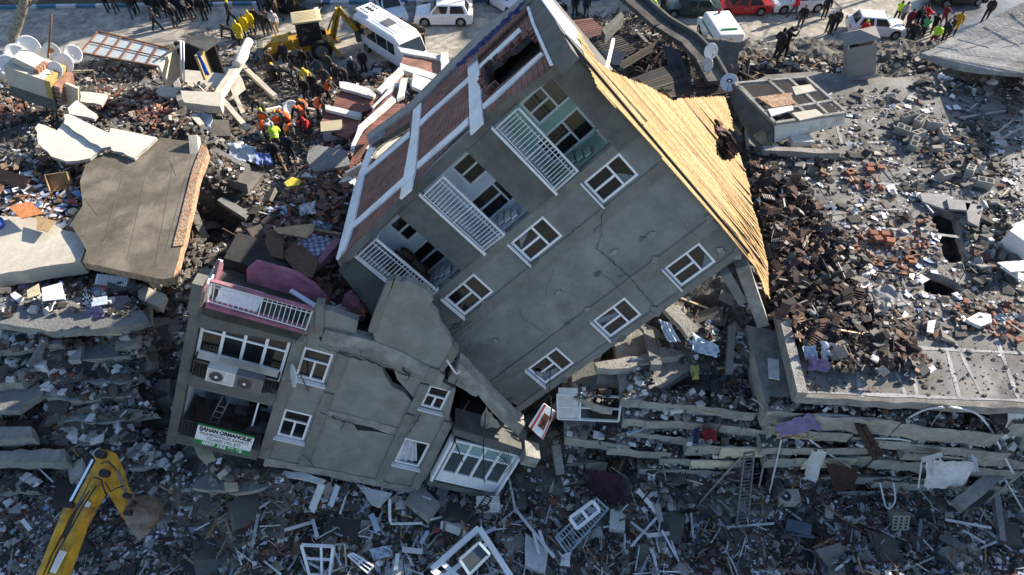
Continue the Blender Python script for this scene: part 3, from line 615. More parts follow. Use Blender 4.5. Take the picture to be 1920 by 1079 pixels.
# board with the forestry company's lettering, tied to the balcony railing
FONTM = mat('sign_black', (.01, .01, .012), .6, 0, 2, 0); SWHITE = mat('sign_white', (.72, .76, .76), .5, .05, 2, 0); SGREEN = mat('sign_green', (.02, .22, .06), .5, .1, 2, 0)
c4 = [w2(368, 793, .45), w2(474, 819, .45), w2(466, 857, .45), w2(363, 829, .45)]
ax = (Vector(c4[1])-Vector(c4[0])); wd_ = ax.length; ax.normalize(); az = Vector((0, 0, 1)); ay = az.cross(ax); hh_ = (Vector(c4[0])-Vector(c4[3])).dot(ay)
Ms = B2.M @ Matrix(((ax.x, ay.x, 0, c4[3][0]), (ax.y, ay.y, 0, c4[3][1]), (0, 0, 1, .45), (0, 0, 0, 1)))
sg = thing('company_sign', 'white and green company signboard with phone number hanging on the lowest balcony railing', 'sign', M=Ms)
q = MB(); q.box((wd_/2, hh_*.61, 0), (wd_, hh_*.76, .05), SWHITE); q.build('board', sg)
q = MB(); q.box((wd_/2, hh_*.115, 0), (wd_, hh_*.23, .052), SGREEN); q.box((wd_/2, hh_*.98, 0), (wd_, hh_*.05, .056), SGREEN); q.build('green_band', sg)
def text(s, x, y, size, m, par, wfit=None, bold=.0, z=.03):
    cu = bpy.data.curves.new('t', 'FONT'); cu.body = s; cu.size = size; cu.align_x = 'CENTER'; cu.offset = bold; cu.extrude = .002
    o = bpy.data.objects.new('t', cu); C.objects.link(o); dg = bpy.context.evaluated_depsgraph_get(); me = bpy.data.meshes.new_from_object(o.evaluated_get(dg)); bpy.data.objects.remove(o)
    me.materials.clear(); me.materials.append(m); o = bpy.data.objects.new('lettering', me); C.objects.link(o); o.parent = par
    xs = [v.co.x for v in me.vertices]; w_ = max(xs)-min(xs); k = (wfit/w_) if wfit else 1
    for v in me.vertices: v.co.x *= k
    o.location = (x, y, z); return o
text('ŞAHAN ORMANCILIK', wd_*.5, hh_*.74, hh_*.25, FONTM, sg, wd_*.94, .012)
text('MÜHENDİSLİK SANAYİ', wd_*.5, hh_*.53, hh_*.2, FONTM, sg, wd_*.86)
text('TİCARET LTD. ŞTİ', wd_*.5, hh_*.31, hh_*.2, FONTM, sg, wd_*.6)
text('0507 152 96 62', wd_*.5, hh_*.05, hh_*.22, SWHITE, sg, wd_*.72, .01)
# air conditioners and dish on this wall
def onb2(x, y, n, rz=0.0, s=1): p = w2(x, y, n); return B2.M @ Matrix.Translation(p) @ Matrix.Rotation(rz, 4, 'Z')
ac_unit('air_conditioner', 'white outdoor air conditioner on the upper left balcony railing', None, onb2(413, 714, .55))
ac_unit('air_conditioner', 'soot-darkened outdoor air conditioner right of the white one on the balcony railing', None, onb2(465, 727, .55), col=(.16, .16, .17), burnt=True)
ac_unit('air_conditioner', 'outdoor air conditioner hanging loose below the right glazed bay', None, onb2(914, 955, .7, R(20)))

# ================================================================== loose stuff helpers
def Tn(px, py):
    px = np.asarray(px, float); py = np.asarray(py, float)
    r = np.stack([(px-960)/F, math.cos(PITCH)-(py-539.5)/F*math.sin(PITCH), -math.sin(PITCH)-(py-539.5)/F*math.cos(PITCH)], -1)
    t = (5.5-H)/r[:, 2]
    for _ in range(50):
        p = np.array([0, 0, H]) + r*t[:, None]
        i = np.clip(((p[:, 0]-GX0)/GS), 0, len(gx)-2).astype(int); j = np.clip(((p[:, 1]-GY0)/GS), 0, len(gy)-2).astype(int)
        h = ZZ[i, j]; d = p[:, 2]-h; t = np.where(d > .02, t+np.maximum(.03, d*.5), t)
    p = np.array([0, 0, H]) + r*t[:, None]; p[:, 2] = h; return p
def inpoly(x, y, pg):
    c = np.zeros(len(x), bool); n = len(pg)
    for i in range(n):
        (x1, y1), (x2, y2) = pg[i], pg[(i+1) % n]
        k = ((y1 > y) != (y2 > y)); k &= x < (x2-x1)*(y-y1)/((y2-y1) or 1e-9)+x1; c ^= k
    return c
CUBE = np.array([[i, j, k] for i in (-.5, .5) for j in (-.5, .5) for k in (-.5, .5)])
CF = np.array([(0, 1, 3, 2), (4, 6, 7, 5), (0, 4, 5, 1), (2, 3, 7, 6), (0, 2, 6, 4), (1, 5, 7, 3)])
def rots(n, tilt):
    ax = NR.normal(size=(n, 3)); ax[:, 2] *= .2; ax /= np.linalg.norm(ax, axis=1)[:, None]; an = NR.normal(0, tilt, n)
    K = np.zeros((n, 3, 3)); K[:, 0, 1] = -ax[:, 2]; K[:, 0, 2] = ax[:, 1]; K[:, 1, 0] = ax[:, 2]; K[:, 1, 2] = -ax[:, 0]; K[:, 2, 0] = -ax[:, 1]; K[:, 2, 1] = ax[:, 0]
    A = np.eye(3) + np.sin(an)[:, None, None]*K + (1-np.cos(an))[:, None, None]*(K@K)
    y = NR.uniform(0, 6.283, n); Z = np.zeros((n, 3, 3)); Z[:, 0, 0] = np.cos(y); Z[:, 0, 1] = -np.sin(y); Z[:, 1, 0] = np.sin(y); Z[:, 1, 1] = np.cos(y); Z[:, 2, 2] = 1
    return A @ Z
SC = {}; PITS = []
def scatter(key, polys, n, smin, smax, pal, asp=(1, .8, .5), tilt=.5, jit=.28, on='T', pw=2.2, up=.0, mk=ATTR, stack=1):
    """throw n bits over the given outlines, following the ground, a level or a floor of the leaning block"""
    if isinstance(polys[0][0], (int, float)): polys = [polys]
    xs, ys = [], []
    ar = [abs(sum(p[i][0]*p[(i+1) % len(p)][1]-p[(i+1) % len(p)][0]*p[i][1] for i in range(len(p)))) for p in polys]
    for p, a in zip(polys, ar):
        m = int(n*a/sum(ar))+1; bx = [q[0] for q in p]; by = [q[1] for q in p]; got = 0
        while got < m:
            x = NR.uniform(min(bx), max(bx), m*3); y = NR.uniform(min(by), max(by), m*3); k = inpoly(x, y, p); x, y = x[k][:m-got], y[k][:m-got]; xs.append(x); ys.append(y); got += len(x)
    x = np.concatenate(xs); y = np.concatenate(ys)
    if on != 'T':                                                   # nothing floats over the openings in the flat roof
        for pg in PITS: k = ~inpoly(x, y, pg); x, y = x[k], y[k]
    n = len(x)
    if on == 'T': P = Tn(x, y)
    elif isinstance(on, (int, float)): P = np.array([tuple(G(a, b, on)) for a, b in zip(x, y)])
    else: P = np.array([tuple(on(a, b)) for a, b in zip(x, y)])
    s = smin*(smax/smin)**(NR.uniform(0, 1, n)**pw)
    V = CUBE[None] * (np.array(asp)[None, None] * NR.uniform(.7, 1.3, (n, 1, 3))) * s[:, None, None]
    V = V * (1+NR.uniform(-jit, jit, (n, 8, 3))); RR = rots(n, tilt)
    if stack > 1:
        k_ = NR.integers(1, stack+1, n); rep = np.repeat(np.arange(n), k_); od = np.concatenate([np.arange(a) for a in k_]).astype(float)
        V = V[rep]; P = P[rep]; s = s[rep]; V = V + np.stack([od*.02, od*s*asp[1]*.42, od*s*asp[2]*1.15], -1)[:, None]; RR = RR[rep]; n = len(rep)
    V = np.einsum('nij,nkj->nki', RR, V)
    V = V + P[:, None]; V[..., 2] += (s*asp[2]*.25+up)[:, None]
    w_ = np.array([q[3] for q in pal], float); ci = NR.choice(len(pal), n, p=w_/w_.sum()) if stack == 1 else NR.choice(len(pal), len(k_), p=w_/w_.sum())[rep]; col = np.array([q[:3] for q in pal])[ci]*NR.uniform(.75, 1.25, (n, 1))
    SC.setdefault((key, mk.name), []).append((V.reshape(-1, 3), np.repeat(col, 6, 0)))
def flush():
    global SC
    for (key, mk), L in SC.items():
        V = np.concatenate([a for a, b in L]); Cc = np.concatenate([b for a, b in L]); n = len(V)//8
        Fc = (CF[None]+np.arange(n)[:, None, None]*8).reshape(-1, 4)
        me = bpy.data.meshes.new(key[0]); me.vertices.add(len(V)); me.vertices.foreach_set('co', V.ravel().astype(np.float32))
        me.loops.add(len(Fc)*4); me.loops.foreach_set('vertex_index', Fc.ravel().astype(np.int32)); me.polygons.add(len(Fc)); me.polygons.foreach_set('loop_start', np.arange(0, len(Fc)*4, 4, dtype=np.int32))
        me.polygons.foreach_set('use_smooth', np.zeros(len(Fc), bool)); me.update(calc_edges=True); me.validate(); me.materials.append(bpy.data.materials[mk])
        ca = me.color_attributes.new('col', 'FLOAT_COLOR', 'CORNER'); arr = np.ones((len(Fc)*4, 4), np.float32); arr[:, :3] = np.repeat(Cc, 4, 0); ca.data.foreach_set('color', arr.ravel())
        o = bpy.data.objects.new(key[0], me); C.objects.link(o); tag(o, key[1], key[2], kind='stuff')
    SC = {}
GREYS = [(.105, .1, .092, 5), (.16, .152, .138, 4), (.25, .24, .22, 2.6), (.05, .047, .043, 6), (.4, .39, .37, 1.3), (.13, .065, .045, 1.2), (.6, .6, .6, .8), (.12, .085, .06, 1)]
BRIGHT = [(.55, .55, .56, 6), (.4, .42, .47, 3), (.62, .6, .55, 2), (.3, .12, .08, 1), (.2, .3, .5, .5), (.45, .35, .18, .4)]
PAPER = [(.6, .62, .66, 8), (.45, .5, .62, 3), (.35, .32, .55, 1.2), (.2, .3, .6, .8), (.5, .42, .2, .4), (.5, .1, .1, .3), (.25, .4, .4, .5)]
WOODS = [(.22, .13, .07, 3), (.12, .07, .045, 4), (.32, .22, .13, 2), (.45, .36, .24, 1), (.5, .5, .5, 1.5)]
BRICKS = [(.22, .095, .065, 4), (.3, .135, .09, 2), (.14, .075, .06, 4), (.22, .16, .13, 4)]
TILES = [(.09, .055, .046, 4), (.05, .036, .033, 5), (.13, .08, .065, 3), (.2, .13, .1, 2), (.03, .025, .024, 4), (.24, .21, .19, 2), (.12, .115, .11, 3)]
def slabT(name, label, cat, pts, th, m, up=.1, zs=None, z=None, col=None, group=None, jg=.05, step=.45, scol=None, side=None, par=None):
    """a slab lying over the ground: outline sighted at its own height, real thickness"""
    if z is None:
        cxx = sum(p[0] for p in pts)/len(pts); cyy = sum(p[1] for p in pts)/len(pts); z = T(cxx, cyy).z+up+th
    P = [G(p[0], p[1], z+(zs[i] if zs else 0)) for i, p in enumerate(pts)]
    if jg: P = jag(P, jg, step)
    b = MB(); b.poly(P, (0, 0, -th), m, col, side=side, scol=scol)
    if par is not None: return b.build(name, par)
    return solo(b, name, label, cat, group)
def beamT(name, label, cat, a, b, w_, h_, m, u0=.3, u1=None, col=None, group=None, z0=None, z1=None, rough=0):
    A = G(*a, z0) if z0 is not None else T(*a, u0); B = G(*b, z1) if z1 is not None else T(*b, u1 if u1 is not None else u0)
    q = MB(); k = max(1, int((B-A).length/.5)) if rough else 1; d = (B-A)
    if not rough: q.bar(A, B, w_, h_, m, col)
    else:
        ax = d.normalized(); bb = ax.cross(Vector((0, 0, 1))).normalized(); cc = bb.cross(ax); vs = []
        for i in range(k+1):
            p = A+d*i/k; r_ = lambda: 1+random.uniform(-rough, rough)
            vs += [p-bb*w_/2*r_()-cc*h_/2*r_(), p+bb*w_/2*r_()-cc*h_/2*r_(), p+bb*w_/2*r_()+cc*h_/2*r_(), p-bb*w_/2*r_()+cc*h_/2*r_()]
        fs = [(3, 2, 1, 0), tuple(4*k+i for i in range(4))]
        for i in range(k): fs += [(4*i+j, 4*i+(j+1) % 4, 4*i+4+(j+1) % 4, 4*i+4+j) for j in range(4)]
        q.add(vs, fs, m, col)
    return solo(q, name, label, cat, group)

# ================================================================== kerb, pavement, far side of the street
A_, B_ = G(-300, 20), G(1160, 0); q = MB(); q2 = MB(); d_ = (B_-A_); nn = int(d_.length/1.5)
KW = mat('kerb_white', (.5, .52, .54), .8, .2, 3, .1); KB = mat('kerb_blue', (.06, .17, .26), .8, .2, 3, .1)
for i in range(nn): q.bar(A_+d_*(i/nn)+Vector((0, 0, .0)), A_+d_*((i+.985)/nn)+Vector((0, 0, 0)), .3, .42, KW if i % 2 else KB)
tag(q.build('kerb'), kind='structure')
q = MB(); q.add([A_+Vector((-10, .2, .14)), B_+Vector((14, .2, .14)), B_+Vector((14, 7, .14)), A_+Vector((-10, 7, .14))], [(0, 1, 2, 3)], mat('verge_soil', (.06, .055, .04), .95, .4, 1.5, .5))
tag(q.build('pavement'), kind='structure')

q = MB(); q.poly([G(x, y, .008) for x, y in ((1690, 12), (1730, -10), (1960, -10), (1900, 25), (1850, 60), (1795, 75), (1770, 60), (1740, 35), (1700, 28))], (0, 0, -.004), mat('wet_asphalt', (.13, .14, .15), .28, .4, .8, .05, 5, stain=(.3, .31, .32), stain_amt=.6)); tag(q.build('wet_road_patch'), kind='structure')
# unseen houses added across the street to lay their shadows over the road
HW = mat('house_wall', (.42, .38, .31), .9, .12, .6, .1); wm_ = None
for hx, hy, hw, hd, hh in ((-4, 70.5, 9, 10, 18), (9, 70.5, 6, 9, 16), (19.5, 70, 4, 9, 16), (29, 69, 6.5, 10, 15.5)):
    t = thing('apartment_house', 'unseen flat roofed apartment house beyond the far kerb, added for its shadow', 'building', (hx, hy, 0), 0, 'added unseen apartment houses across the street')
    q = MB(); q.box((0, 0, hh/2), (hw, hd, hh), HW); q.box((0, 0, hh+.15), (hw+.6, hd+.6, .3), BEAM); q.build('wall', t)
    for i in range(int(hw/2.2)):
        for j in range(int(hh/3)):
            if wm_ is None: q = MB(); q.box((0, 0, 0), (1.1, .06, 1.3), PVC); q.box((0, -.035, 0), (.95, .02, 1.15), GLASS); o = q.build('window', t); wm_ = o.data
            else: o = bpy.data.objects.new('window', wm_); C.objects.link(o); o.parent = t
            o.location = (-hw/2+1.3+i*2.2, -hd/2-.03, 1.8+j*3)

# ================================================================== flat roof on the right, floors pancaked beneath it
ROOFM = mat('roof_felt', (.19, .186, .176), .92, .55, .6, .12, 7, stain=(.07, .07, .07), stain_amt=.85)
SEAM = mat('roof_seam', (.33, .335, .34), .85, .35, 2, .2, 10, stain=(.17, .17, .17), stain_amt=.7)
ZR = 7.0
outl = [(1497, 744), (1484, 680), (1466, 590), (1452, 500), (1430, 400), (1412, 300), (1400, 240), (1398, 160), (1440, 140), (1520, 134), (1600, 140), (1680, 146), (1740, 138), (1790, 128), (1900, 132), (2200, 140), (2200, 790), (1960, 768), (1800, 762), (1650, 752)]
trench = [(1742, 398), (1770, 392), (1792, 402), (1800, 430), (1812, 470), (1806, 492), (1780, 494), (1768, 480), (1756, 440)]
hole = [(1731, 514), (1752, 512), (1775, 520), (1796, 530), (1806, 545), (1796, 556), (1760, 554), (1735, 550)]
hole2 = [(1615, 598), (1632, 600), (1640, 618), (1622, 622), (1612, 610)]; PITS += [trench, hole, hole2]
rf = thing('flat_roof', 'cracked grey felt flat roof strewn with tiles and chunks, filling the right side', 'roof', tuple(G(1700, 740, ZR-.4)))
loc = Vector(rf.location)
def gl(pts, z): return [G(x, y, z)-loc for x, y in pts]
q = MB(); q.poly(jag(gl(outl, ZR), .05, .5), (0, 0, -.38), ROOFM, holes=[jag(gl(trench, ZR), .06, .3), jag(gl(hole, ZR), .05, .3), gl(hole2, ZR)], side=BEAM); q.build('deck_slab', rf)
q = MB()
seams = [((1640, 600), (1700, 745)), ((1765, 620), (1800, 750)), ((1858, 610), (1910, 750)), ((1560, 640), (1760, 655)), ((1760, 655), (1960, 665)), ((1668, 460), (1690, 560)), ((1590, 420), (1800, 445)), ((1640, 350), (1655, 420)), ((1500, 640), (1640, 642)),
         ((1580, 270), (1700, 265)), ((1560, 340), (1760, 350)), ((1800, 250), (1840, 380)), ((1690, 560), (1740, 600)), ((1820, 540), (1900, 600)), ((1500, 735), (1920, 752)), ((1700, 640), (1720, 745)), ((1790, 640), (1840, 740)), ((1490, 200), (1700, 205)), ((1560, 205), (1580, 275)), ((1900, 300), (1915, 420)), ((1600, 655), (1615, 745))]
for k_, (a, b) in enumerate(seams):
    A = G(*a, ZR)-loc; B = G(*b, ZR)-loc; d = (B-A); n_ = max(2, int(d.length/.5)); sd_ = Vector((-d.y, d.x, 0)).normalized(); vs = []
    for i in range(n_+1):
        p = A+d*i/n_+Vector((0, 0, .006+.002*(k_ % 5))); w0 = random.uniform(.03, .085); vs += [p-sd_*w0, p+sd_*w0]
    q.add(vs, [(2*i, 2*i+1, 2*i+3, 2*i+2) for i in range(n_)], SEAM)
q.build('seam', rf)
q = MB()
for pts in ([(1580, 300), (1640, 296), (1690, 292)], [(1580, 206), (1650, 204), (1690, 200)], [(1540, 390), (1610, 400), (1640, 415), (1700, 408)], [(1820, 260), (1840, 300), (1838, 330), (1800, 270)], [(1760, 300), (1780, 345), (1790, 400)], [(1800, 555), (1850, 600)], [(1500, 430), (1560, 420), (1600, 412)]):
    P = [G(*p, ZR)-loc for p in pts]; vs = []
    for i, p in enumerate(jag(P+P[:0], .06, .3)[:int(3*len(P)+4)]): vs.append(p)
    for a, b in zip(P[:-1], P[1:]):
        k = max(2, int((b-a).length/.25)); L_ = [a.lerp(b, i/k)+Vector((random.uniform(-.07, .07), random.uniform(-.07, .07), .018)) for i in range(k+1)]
        for c, d in zip(L_[:-1], L_[1:]):
            s_ = (d-c).cross(Vector((0, 0, 1))).normalized()*random.uniform(.015, .06); q.add([c-s_, c+s_, d+s_*.7, d-s_*.7], [(0, 1, 2, 3)], DARK)
q.build('crack', rf)
q = MB()
for pg, mx in ((trench, 2.2), (hole, 1.6), (hole2, 1.2)):
    P = gl(pg, ZR-.37); q.poly([p+Vector((0, 0, -mx)) for p in P], (0, 0, -.1), DARK)
    for a, b in zip(P, P[1:]+P[:1]): q.add([a, b, b+Vector((0, 0, -mx)), a+Vector((0, 0, -mx))], [(0, 1, 2, 3)], BEAMD)
q.build('pit', rf)
q = MB(); q.bar(G(1462, 588, ZR+.25)-loc, G(1500, 745, ZR+.25)-loc, .32, .55, BEAM); q.build('parapet', rf)
# the pancaked floors: each slab edge is a thing
stk = [((1440, 772), (1560, 775), (1690, 792), .55, 3.9, 'plain grey'), ((1690, 795), (1790, 806), (1885, 815), .5, 3.75, 'broken grey'), ((1900, 795), (1960, 800), (2020, 806), .5, 3.7, 'grey'),
       ((1165, 748), (1280, 760), (1420, 775), .32, 3.5, 'dusty grey'), ((1170, 786), (1260, 788), (1350, 796), .4, 3.15, 'thin grey'), ((1352, 797), (1420, 806), (1475, 812), .5, 3.1, 'thick grey'),
       ((1180, 812), (1250, 818), (1330, 826), .3, 2.8, 'chipped grey'), ((1440, 800), (1500, 808), (1600, 815), .35, 3.4, 'cracked grey'), ((1600, 820), (1750, 835), (1900, 850), .35, 3.1, 'long grey'),
       ((1290, 838), (1360, 836), (1470, 838), .45, 2.75, 'cream-patched grey'), ((1240, 862), (1300, 862), (1400, 862), .42, 2.35, 'low cream-patched grey'), ((1440, 862), (1600, 852), (1640, 856), .42, 2.5, 'yellow-edged grey'),
       ((1640, 862), (1780, 872), (1920, 884), .4, 2.3, 'lower grey'), ((1450, 893), (1600, 890), (1780, 898), .35, 1.8, 'dark low grey'), ((1212, 922), (1330, 908), (1430, 892), .45, 1.6, 'tilted cream-patched grey'),
       ((1440, 925), (1600, 922), (1840, 922), .35, 1.25, 'lowest grey'), ((1850, 915), (1920, 930), (2000, 950), .5, 1.2, 'sagging grey'), ((1075, 745), (1120, 758), (1150, 765), .3, 3.4, 'short grey'),
       ((1140, 842), (1200, 846), (1260, 850), .3, 2.55, 'splintered grey'), ((1440, 950), (1560, 948), (1700, 952), .3, .95, 'half buried grey'), ((1640, 905), (1760, 902), (1900, 915), .35, 1.7, 'snapped grey'), ((1060, 820), (1110, 826), (1180, 836), .35, 2.7, 'sloping grey'), ((1200, 880), (1300, 882), (1380, 884), .3, 2.05, 'thin dusty grey'), ((1430, 842), (1520, 838), (1640, 840), .3, 2.95, 'narrow grey'), ((1700, 850), (1800, 858), (1940, 868), .3, 2.75, 'narrow broken grey'), ((1060, 872), (1100, 862), (1140, 868), .45, 1.9, 'leaning grey'), ((1070, 905), (1100, 915), (1130, 935), .5, 1.2, 'fallen grey')]
EDGEC = mat('slab_edge_concrete', (.34, .33, .305), .95, .3, 2.0, .7, 9, stain=(.16, .155, .145), stain_amt=.55)
CREAM = mat('cream_paint', (.64, .57, .43), .85, .15, 3, .2, 12, stain=(.3, .27, .2), stain_amt=.4)
for i, (a, b, c, h_, z_, nm) in enumerate(stk):
    h_ *= 1.8; z_ = 1.2+(z_-1.2)*1.85; P = [G(*a, z_), G(*b, z_), G(*c, z_)]; bk = [p+Vector((random.uniform(-.1, .1), random.uniform(3.0, 3.8), .15)) for p in P[::-1]]
    q = MB(); q.poly(jag(P, .05, .35, .8)[:-1 or None]+bk, (0, .04, -h_), BEAMD if i % 3 else BEAM, side=EDGEC)
    o = solo(q, 'floor_slab', nm+' floor slab edge in the pancaked stack below the flat roof, '+['topmost', 'upper', 'middle', 'lower', 'bottom'][min(4, int((6.2-z_)/1.1))]+' of the stack'+(' on the left' if a[0] < 1300 else ' in the centre' if a[0] < 1620 else ' on the right'), 'concrete slab', 'pancaked floor slabs under the flat roof')
    scatter(('rubble', 'grey concrete and stone rubble heaped over the whole collapse site', 'rubble'), [(a[0], a[1]-26), (c[0], c[1]-26), (c[0], c[1]-4), (b[0], b[1]-4), (a[0], a[1]-4)], int((c[0]-a[0])*.7), .04, .24, GREYS+BRIGHT[:1], pw=2, on=z_+.03)
    if 'cream' in nm or 'yellow' in nm:
        t0, t1 = (.35, .85); A = P[0].lerp(P[2], t0); B = P[0].lerp(P[2], t1); r_ = MB()
        A2, B2_ = A-Vector(o.location), B-Vector(o.location); mid = P[1]-Vector(o.location) 
        fr = Vector((0, -.07, 0)); pts = [A2+fr, A2.lerp(B2_, .3)+fr+Vector((0, 0, .01)), A2.lerp(B2_, .7)+fr+Vector((0, 0, -.03)), B2_+fr+Vector((0, 0, -.08)), B2_+fr+Vector((-.1, 0, -h_*.8)), A2+fr+Vector((.05, 0, -h_*.95))]
        r_.poly(pts, (0, .06, 0), CREAM); r_.build('painted_edge', o)

# ================================================================== chimney on the flat roof
ch = thing('roof_chimney', 'square plastered grey chimney stack with a pointed metal cowl standing on the far roof edge', 'chimney', tuple(G(1615, 150, ZR)), R(-8))
CHM = mat('chimney_render', (.25, .24, .225), .9, .15, 1.2, .2, 9, stain=(.17, .165, .155), stain_amt=.5)
ch.rotation_euler = (0, R(-19), R(-8)); q = MB(); q.box((0, .6, .95), (1.3, 1.1, 1.8), CHM); q.build('shaft', ch)
q = MB(); q.box((0, .6, .1), (1.5, 1.3, .2), CHM); q.build('plinth', ch)
q = MB(); q.box((0, .6, 1.865), (1.1, .9, .03), DARK); q.build('flue_opening', ch)
q = MB()
for x in (-.6, .6):
    for y in (.08, 1.12): q.box((x, y, 1.98), (.04, .04, .3), RAILW)
for y in (.08, 1.12): q.box((0, y, 2.05), (1.24, .03, .03), RAILW)
q.build('cowl_leg', ch)
q = MB(); q.add([(-.78, 0, 2.1), (.78, 0, 2.1), (.78, 1.2, 2.1), (-.78, 1.2, 2.1), (0, .6, 2.42), (-.78, 0, 2.07), (.78, 0, 2.07), (.78, 1.2, 2.07), (-.78, 1.2, 2.07)], [(0, 1, 4), (1, 2, 4), (2, 3, 4), (3, 0, 4), (8, 7, 6, 5), (0, 5, 6, 1), (1, 6, 7, 2), (2, 7, 8, 3), (3, 8, 5, 0)], CHM); q.build('cowl', ch)

# ================================================================== tilted roof sheet far right, rising away from the street
SH = mat('weathered_sheet', (.30, .30, .29), .85, .3, .8, .4, 6, stain=(.17, .15, .13), stain_amt=.75)
q = MB(); P = [G(1726, 100, 6.9), G(1800, 66, 7.3), G(1860, 32, 7.8), G(1925, 2, 8.4), G(2080, -60, 9.6), G(2200, 60, 10.6), G(2060, 128, 9.8), G(1925, 138, 8.8), G(1840, 132, 8.0), G(1780, 124, 7.3)]
q.poly(jag(P, .06, .6), (0, 0, -.2), SH); o = solo(q, 'tilted_roof_slab', 'pale weathered roof slab tilted up at the far right corner of the street', 'roof')
q = MB()
for i in range(9):
    t_ = i/8; a = P[0].lerp(P[4], t_); b = P[9].lerp(P[5], t_); q.bar(a-Vector(o.location)+Vector((0, 0, .05)), b-Vector(o.location)+Vector((0, 0, .05)), .03, .02, SEAM)
for i in range(1, 4): t_ = i/4; q.bar(P[0].lerp(P[9], t_)-Vector(o.location)+Vector((0, 0, .05)), P[4].lerp(P[5], t_)-Vector(o.location)+Vector((0, 0, .05)), .04, .02, SEAM)
q.build('seam', o)

# ================================================================== rubble scattered by hand-drawn fields
ALL = [[(0, 150), (430, 95), (640, 130), (700, 300), (640, 500), (420, 500), (340, 850), (420, 1090), (0, 1090)], [(400, 880), (760, 930), (1000, 930), (1060, 760), (1250, 600), (1470, 560), (1500, 760), (1500, 1090), (380, 1090)], [(1440, 900), (1930, 900), (1930, 1090), (1440, 1090)]]
K1 = ('rubble', 'grey concrete and stone rubble heaped over the whole collapse site', 'rubble')
K2 = ('litter', 'white paper, plastic and cloth scraps strewn through the rubble', 'litter')
K3 = ('splintered_wood', 'splintered timber and laths scattered over the rubble', 'wood debris')
K4 = ('roof_tiles', 'heap of dark broken roof tiles slid off the tilted roof', 'roof tiles')
K5 = ('broken_bricks', 'scattered red and orange broken bricks', 'bricks')
scatter(K1, ALL, 42000, .035, .34, GREYS, pw=2.3, jit=.38, asp=(1, .75, .42))
scatter(K1, ALL, 330, .35, 1.3, GREYS[:4], pw=1.8, jit=.3, asp=(1, .8, .3), tilt=.35)
scatter(K1, ALL, 4500, .08, .45, GREYS, asp=(1, .7, .1), tilt=.6)
scatter(('rebar', 'thin rusty rebar, wires and laths tangled through the rubble', 'rebar'), ALL, 900, .4, 2.2, [(.08, .05, .04, 4), (.04, .04, .04, 4), (.3, .29, .28, 2)], asp=(1, .02, .02), tilt=.35, jit=.02, up=.18)
scatter(K1, [ALL[0][:], [(60, 880), (1920, 930), (1920, 1085), (0, 1085)]], 9000, .03, .16, GREYS+BRIGHT[:2], pw=2)
scatter(K2, ALL, 1900, .06, .34, PAPER, asp=(1, .7, .05), tilt=.7, pw=2, up=.05, mk=PLASTIC)
scatter(K3, ALL, 900, .3, 1.5, WOODS, asp=(1, .055, .035), tilt=.3, jit=.1, up=.12, mk=WOODP)
scatter(K1, [(0, 540), (300, 560), (350, 800), (0, 850)], 260, .25, 1.0, GREYS, pw=1.8, jit=.35)
scatter(K1, [(450, 900), (1000, 930), (1400, 930), (1400, 1085), (350, 1085)], 900, .08, .5, GREYS, pw=2.4)
scatter(K1, [(1060, 700), (1450, 600), (1480, 760), (1930, 780), (1930, 930), (1060, 930)], 3000, .05, .3, GREYS+BRIGHT[:1], pw=2.2, up=.05)
scatter(K2, [(1060, 700), (1450, 600), (1480, 760), (1930, 780), (1930, 930), (1060, 930)], 700, .06, .3, PAPER, asp=(1, .7, .05), tilt=.7, up=.12, mk=PLASTIC)
scatter(K3, [(380, 930), (1000, 930), (1300, 950), (1930, 960), (1930, 1085), (380, 1085)], 520, .25, 1.5, [(.55, .57, .6, 6), (.35, .4, .46, 3), (.3, .22, .14, 2), (.1, .08, .06, 2)], asp=(1, .06, .05), tilt=.4, jit=.05, up=.2, mk=WOODP)
scatter(K2, [(0, 850), (1930, 900), (1930, 1085), (0, 1085)], 1500, .05, .2, PAPER, asp=(1, .8, .2), tilt=.8, up=.06, mk=PLASTIC)
scatter(K2, [(0, 600), (340, 600), (340, 880), (0, 900)], 500, .05, .25, PAPER, asp=(1, .8, .15), tilt=.8, up=.06, mk=PLASTIC)
scatter(K1, [(380, 900), (1930, 930), (1930, 1085), (0, 1085), (0, 880)], 5000, .04, .2, [(.42, .41, .39, 3), (.3, .29, .27, 4), (.6, .6, .6, 1.5), (.2, .09, .06, 1)], pw=2, up=.03)
STK = [(1100, 740), (1470, 760), (1930, 775), (1930, 930), (1100, 940)]
scatter(('rebar', 'thin rusty rebar, wires and laths tangled through the rubble', 'rebar'), STK, 380, .5, 2.0, [(.07, .045, .035, 4), (.03, .03, .03, 4), (.35, .34, .33, 2)], asp=(1, .025, .025), tilt=1.0, jit=.02, up=.5)
# street fringe of dust and splinters
scatter(K1, [[(60, 150), (430, 80), (480, 70), (640, 120), (700, 150), (560, 170), (300, 160)], [(1320, 110), (1500, 105), (1760, 110), (1800, 130), (1500, 150), (1350, 155)], [(1340, 125), (1800, 125), (1800, 150), (1340, 155)], [(1000, 30), (1180, 20), (1200, 60), (1060, 60)]], 3600, .04, .4, GREYS+[(.3, .28, .25, 4)], pw=2.5)
scatter(K1, [(0, 20), (1900, 5), (1900, 110), (0, 100)], 900, .03, .12, GREYS+BRIGHT[:1], pw=2)
scatter(K3, [[(330, 55), (500, 60), (640, 100), (560, 160), (400, 140)], [(1340, 105), (1560, 105), (1600, 130), (1400, 150)], [(1060, 30), (1300, 60), (1350, 110), (1100, 60)]], 420, .2, 1.5, WOODS, asp=(1, .06, .04), tilt=.25, jit=.1, up=.1, mk=WOODP)
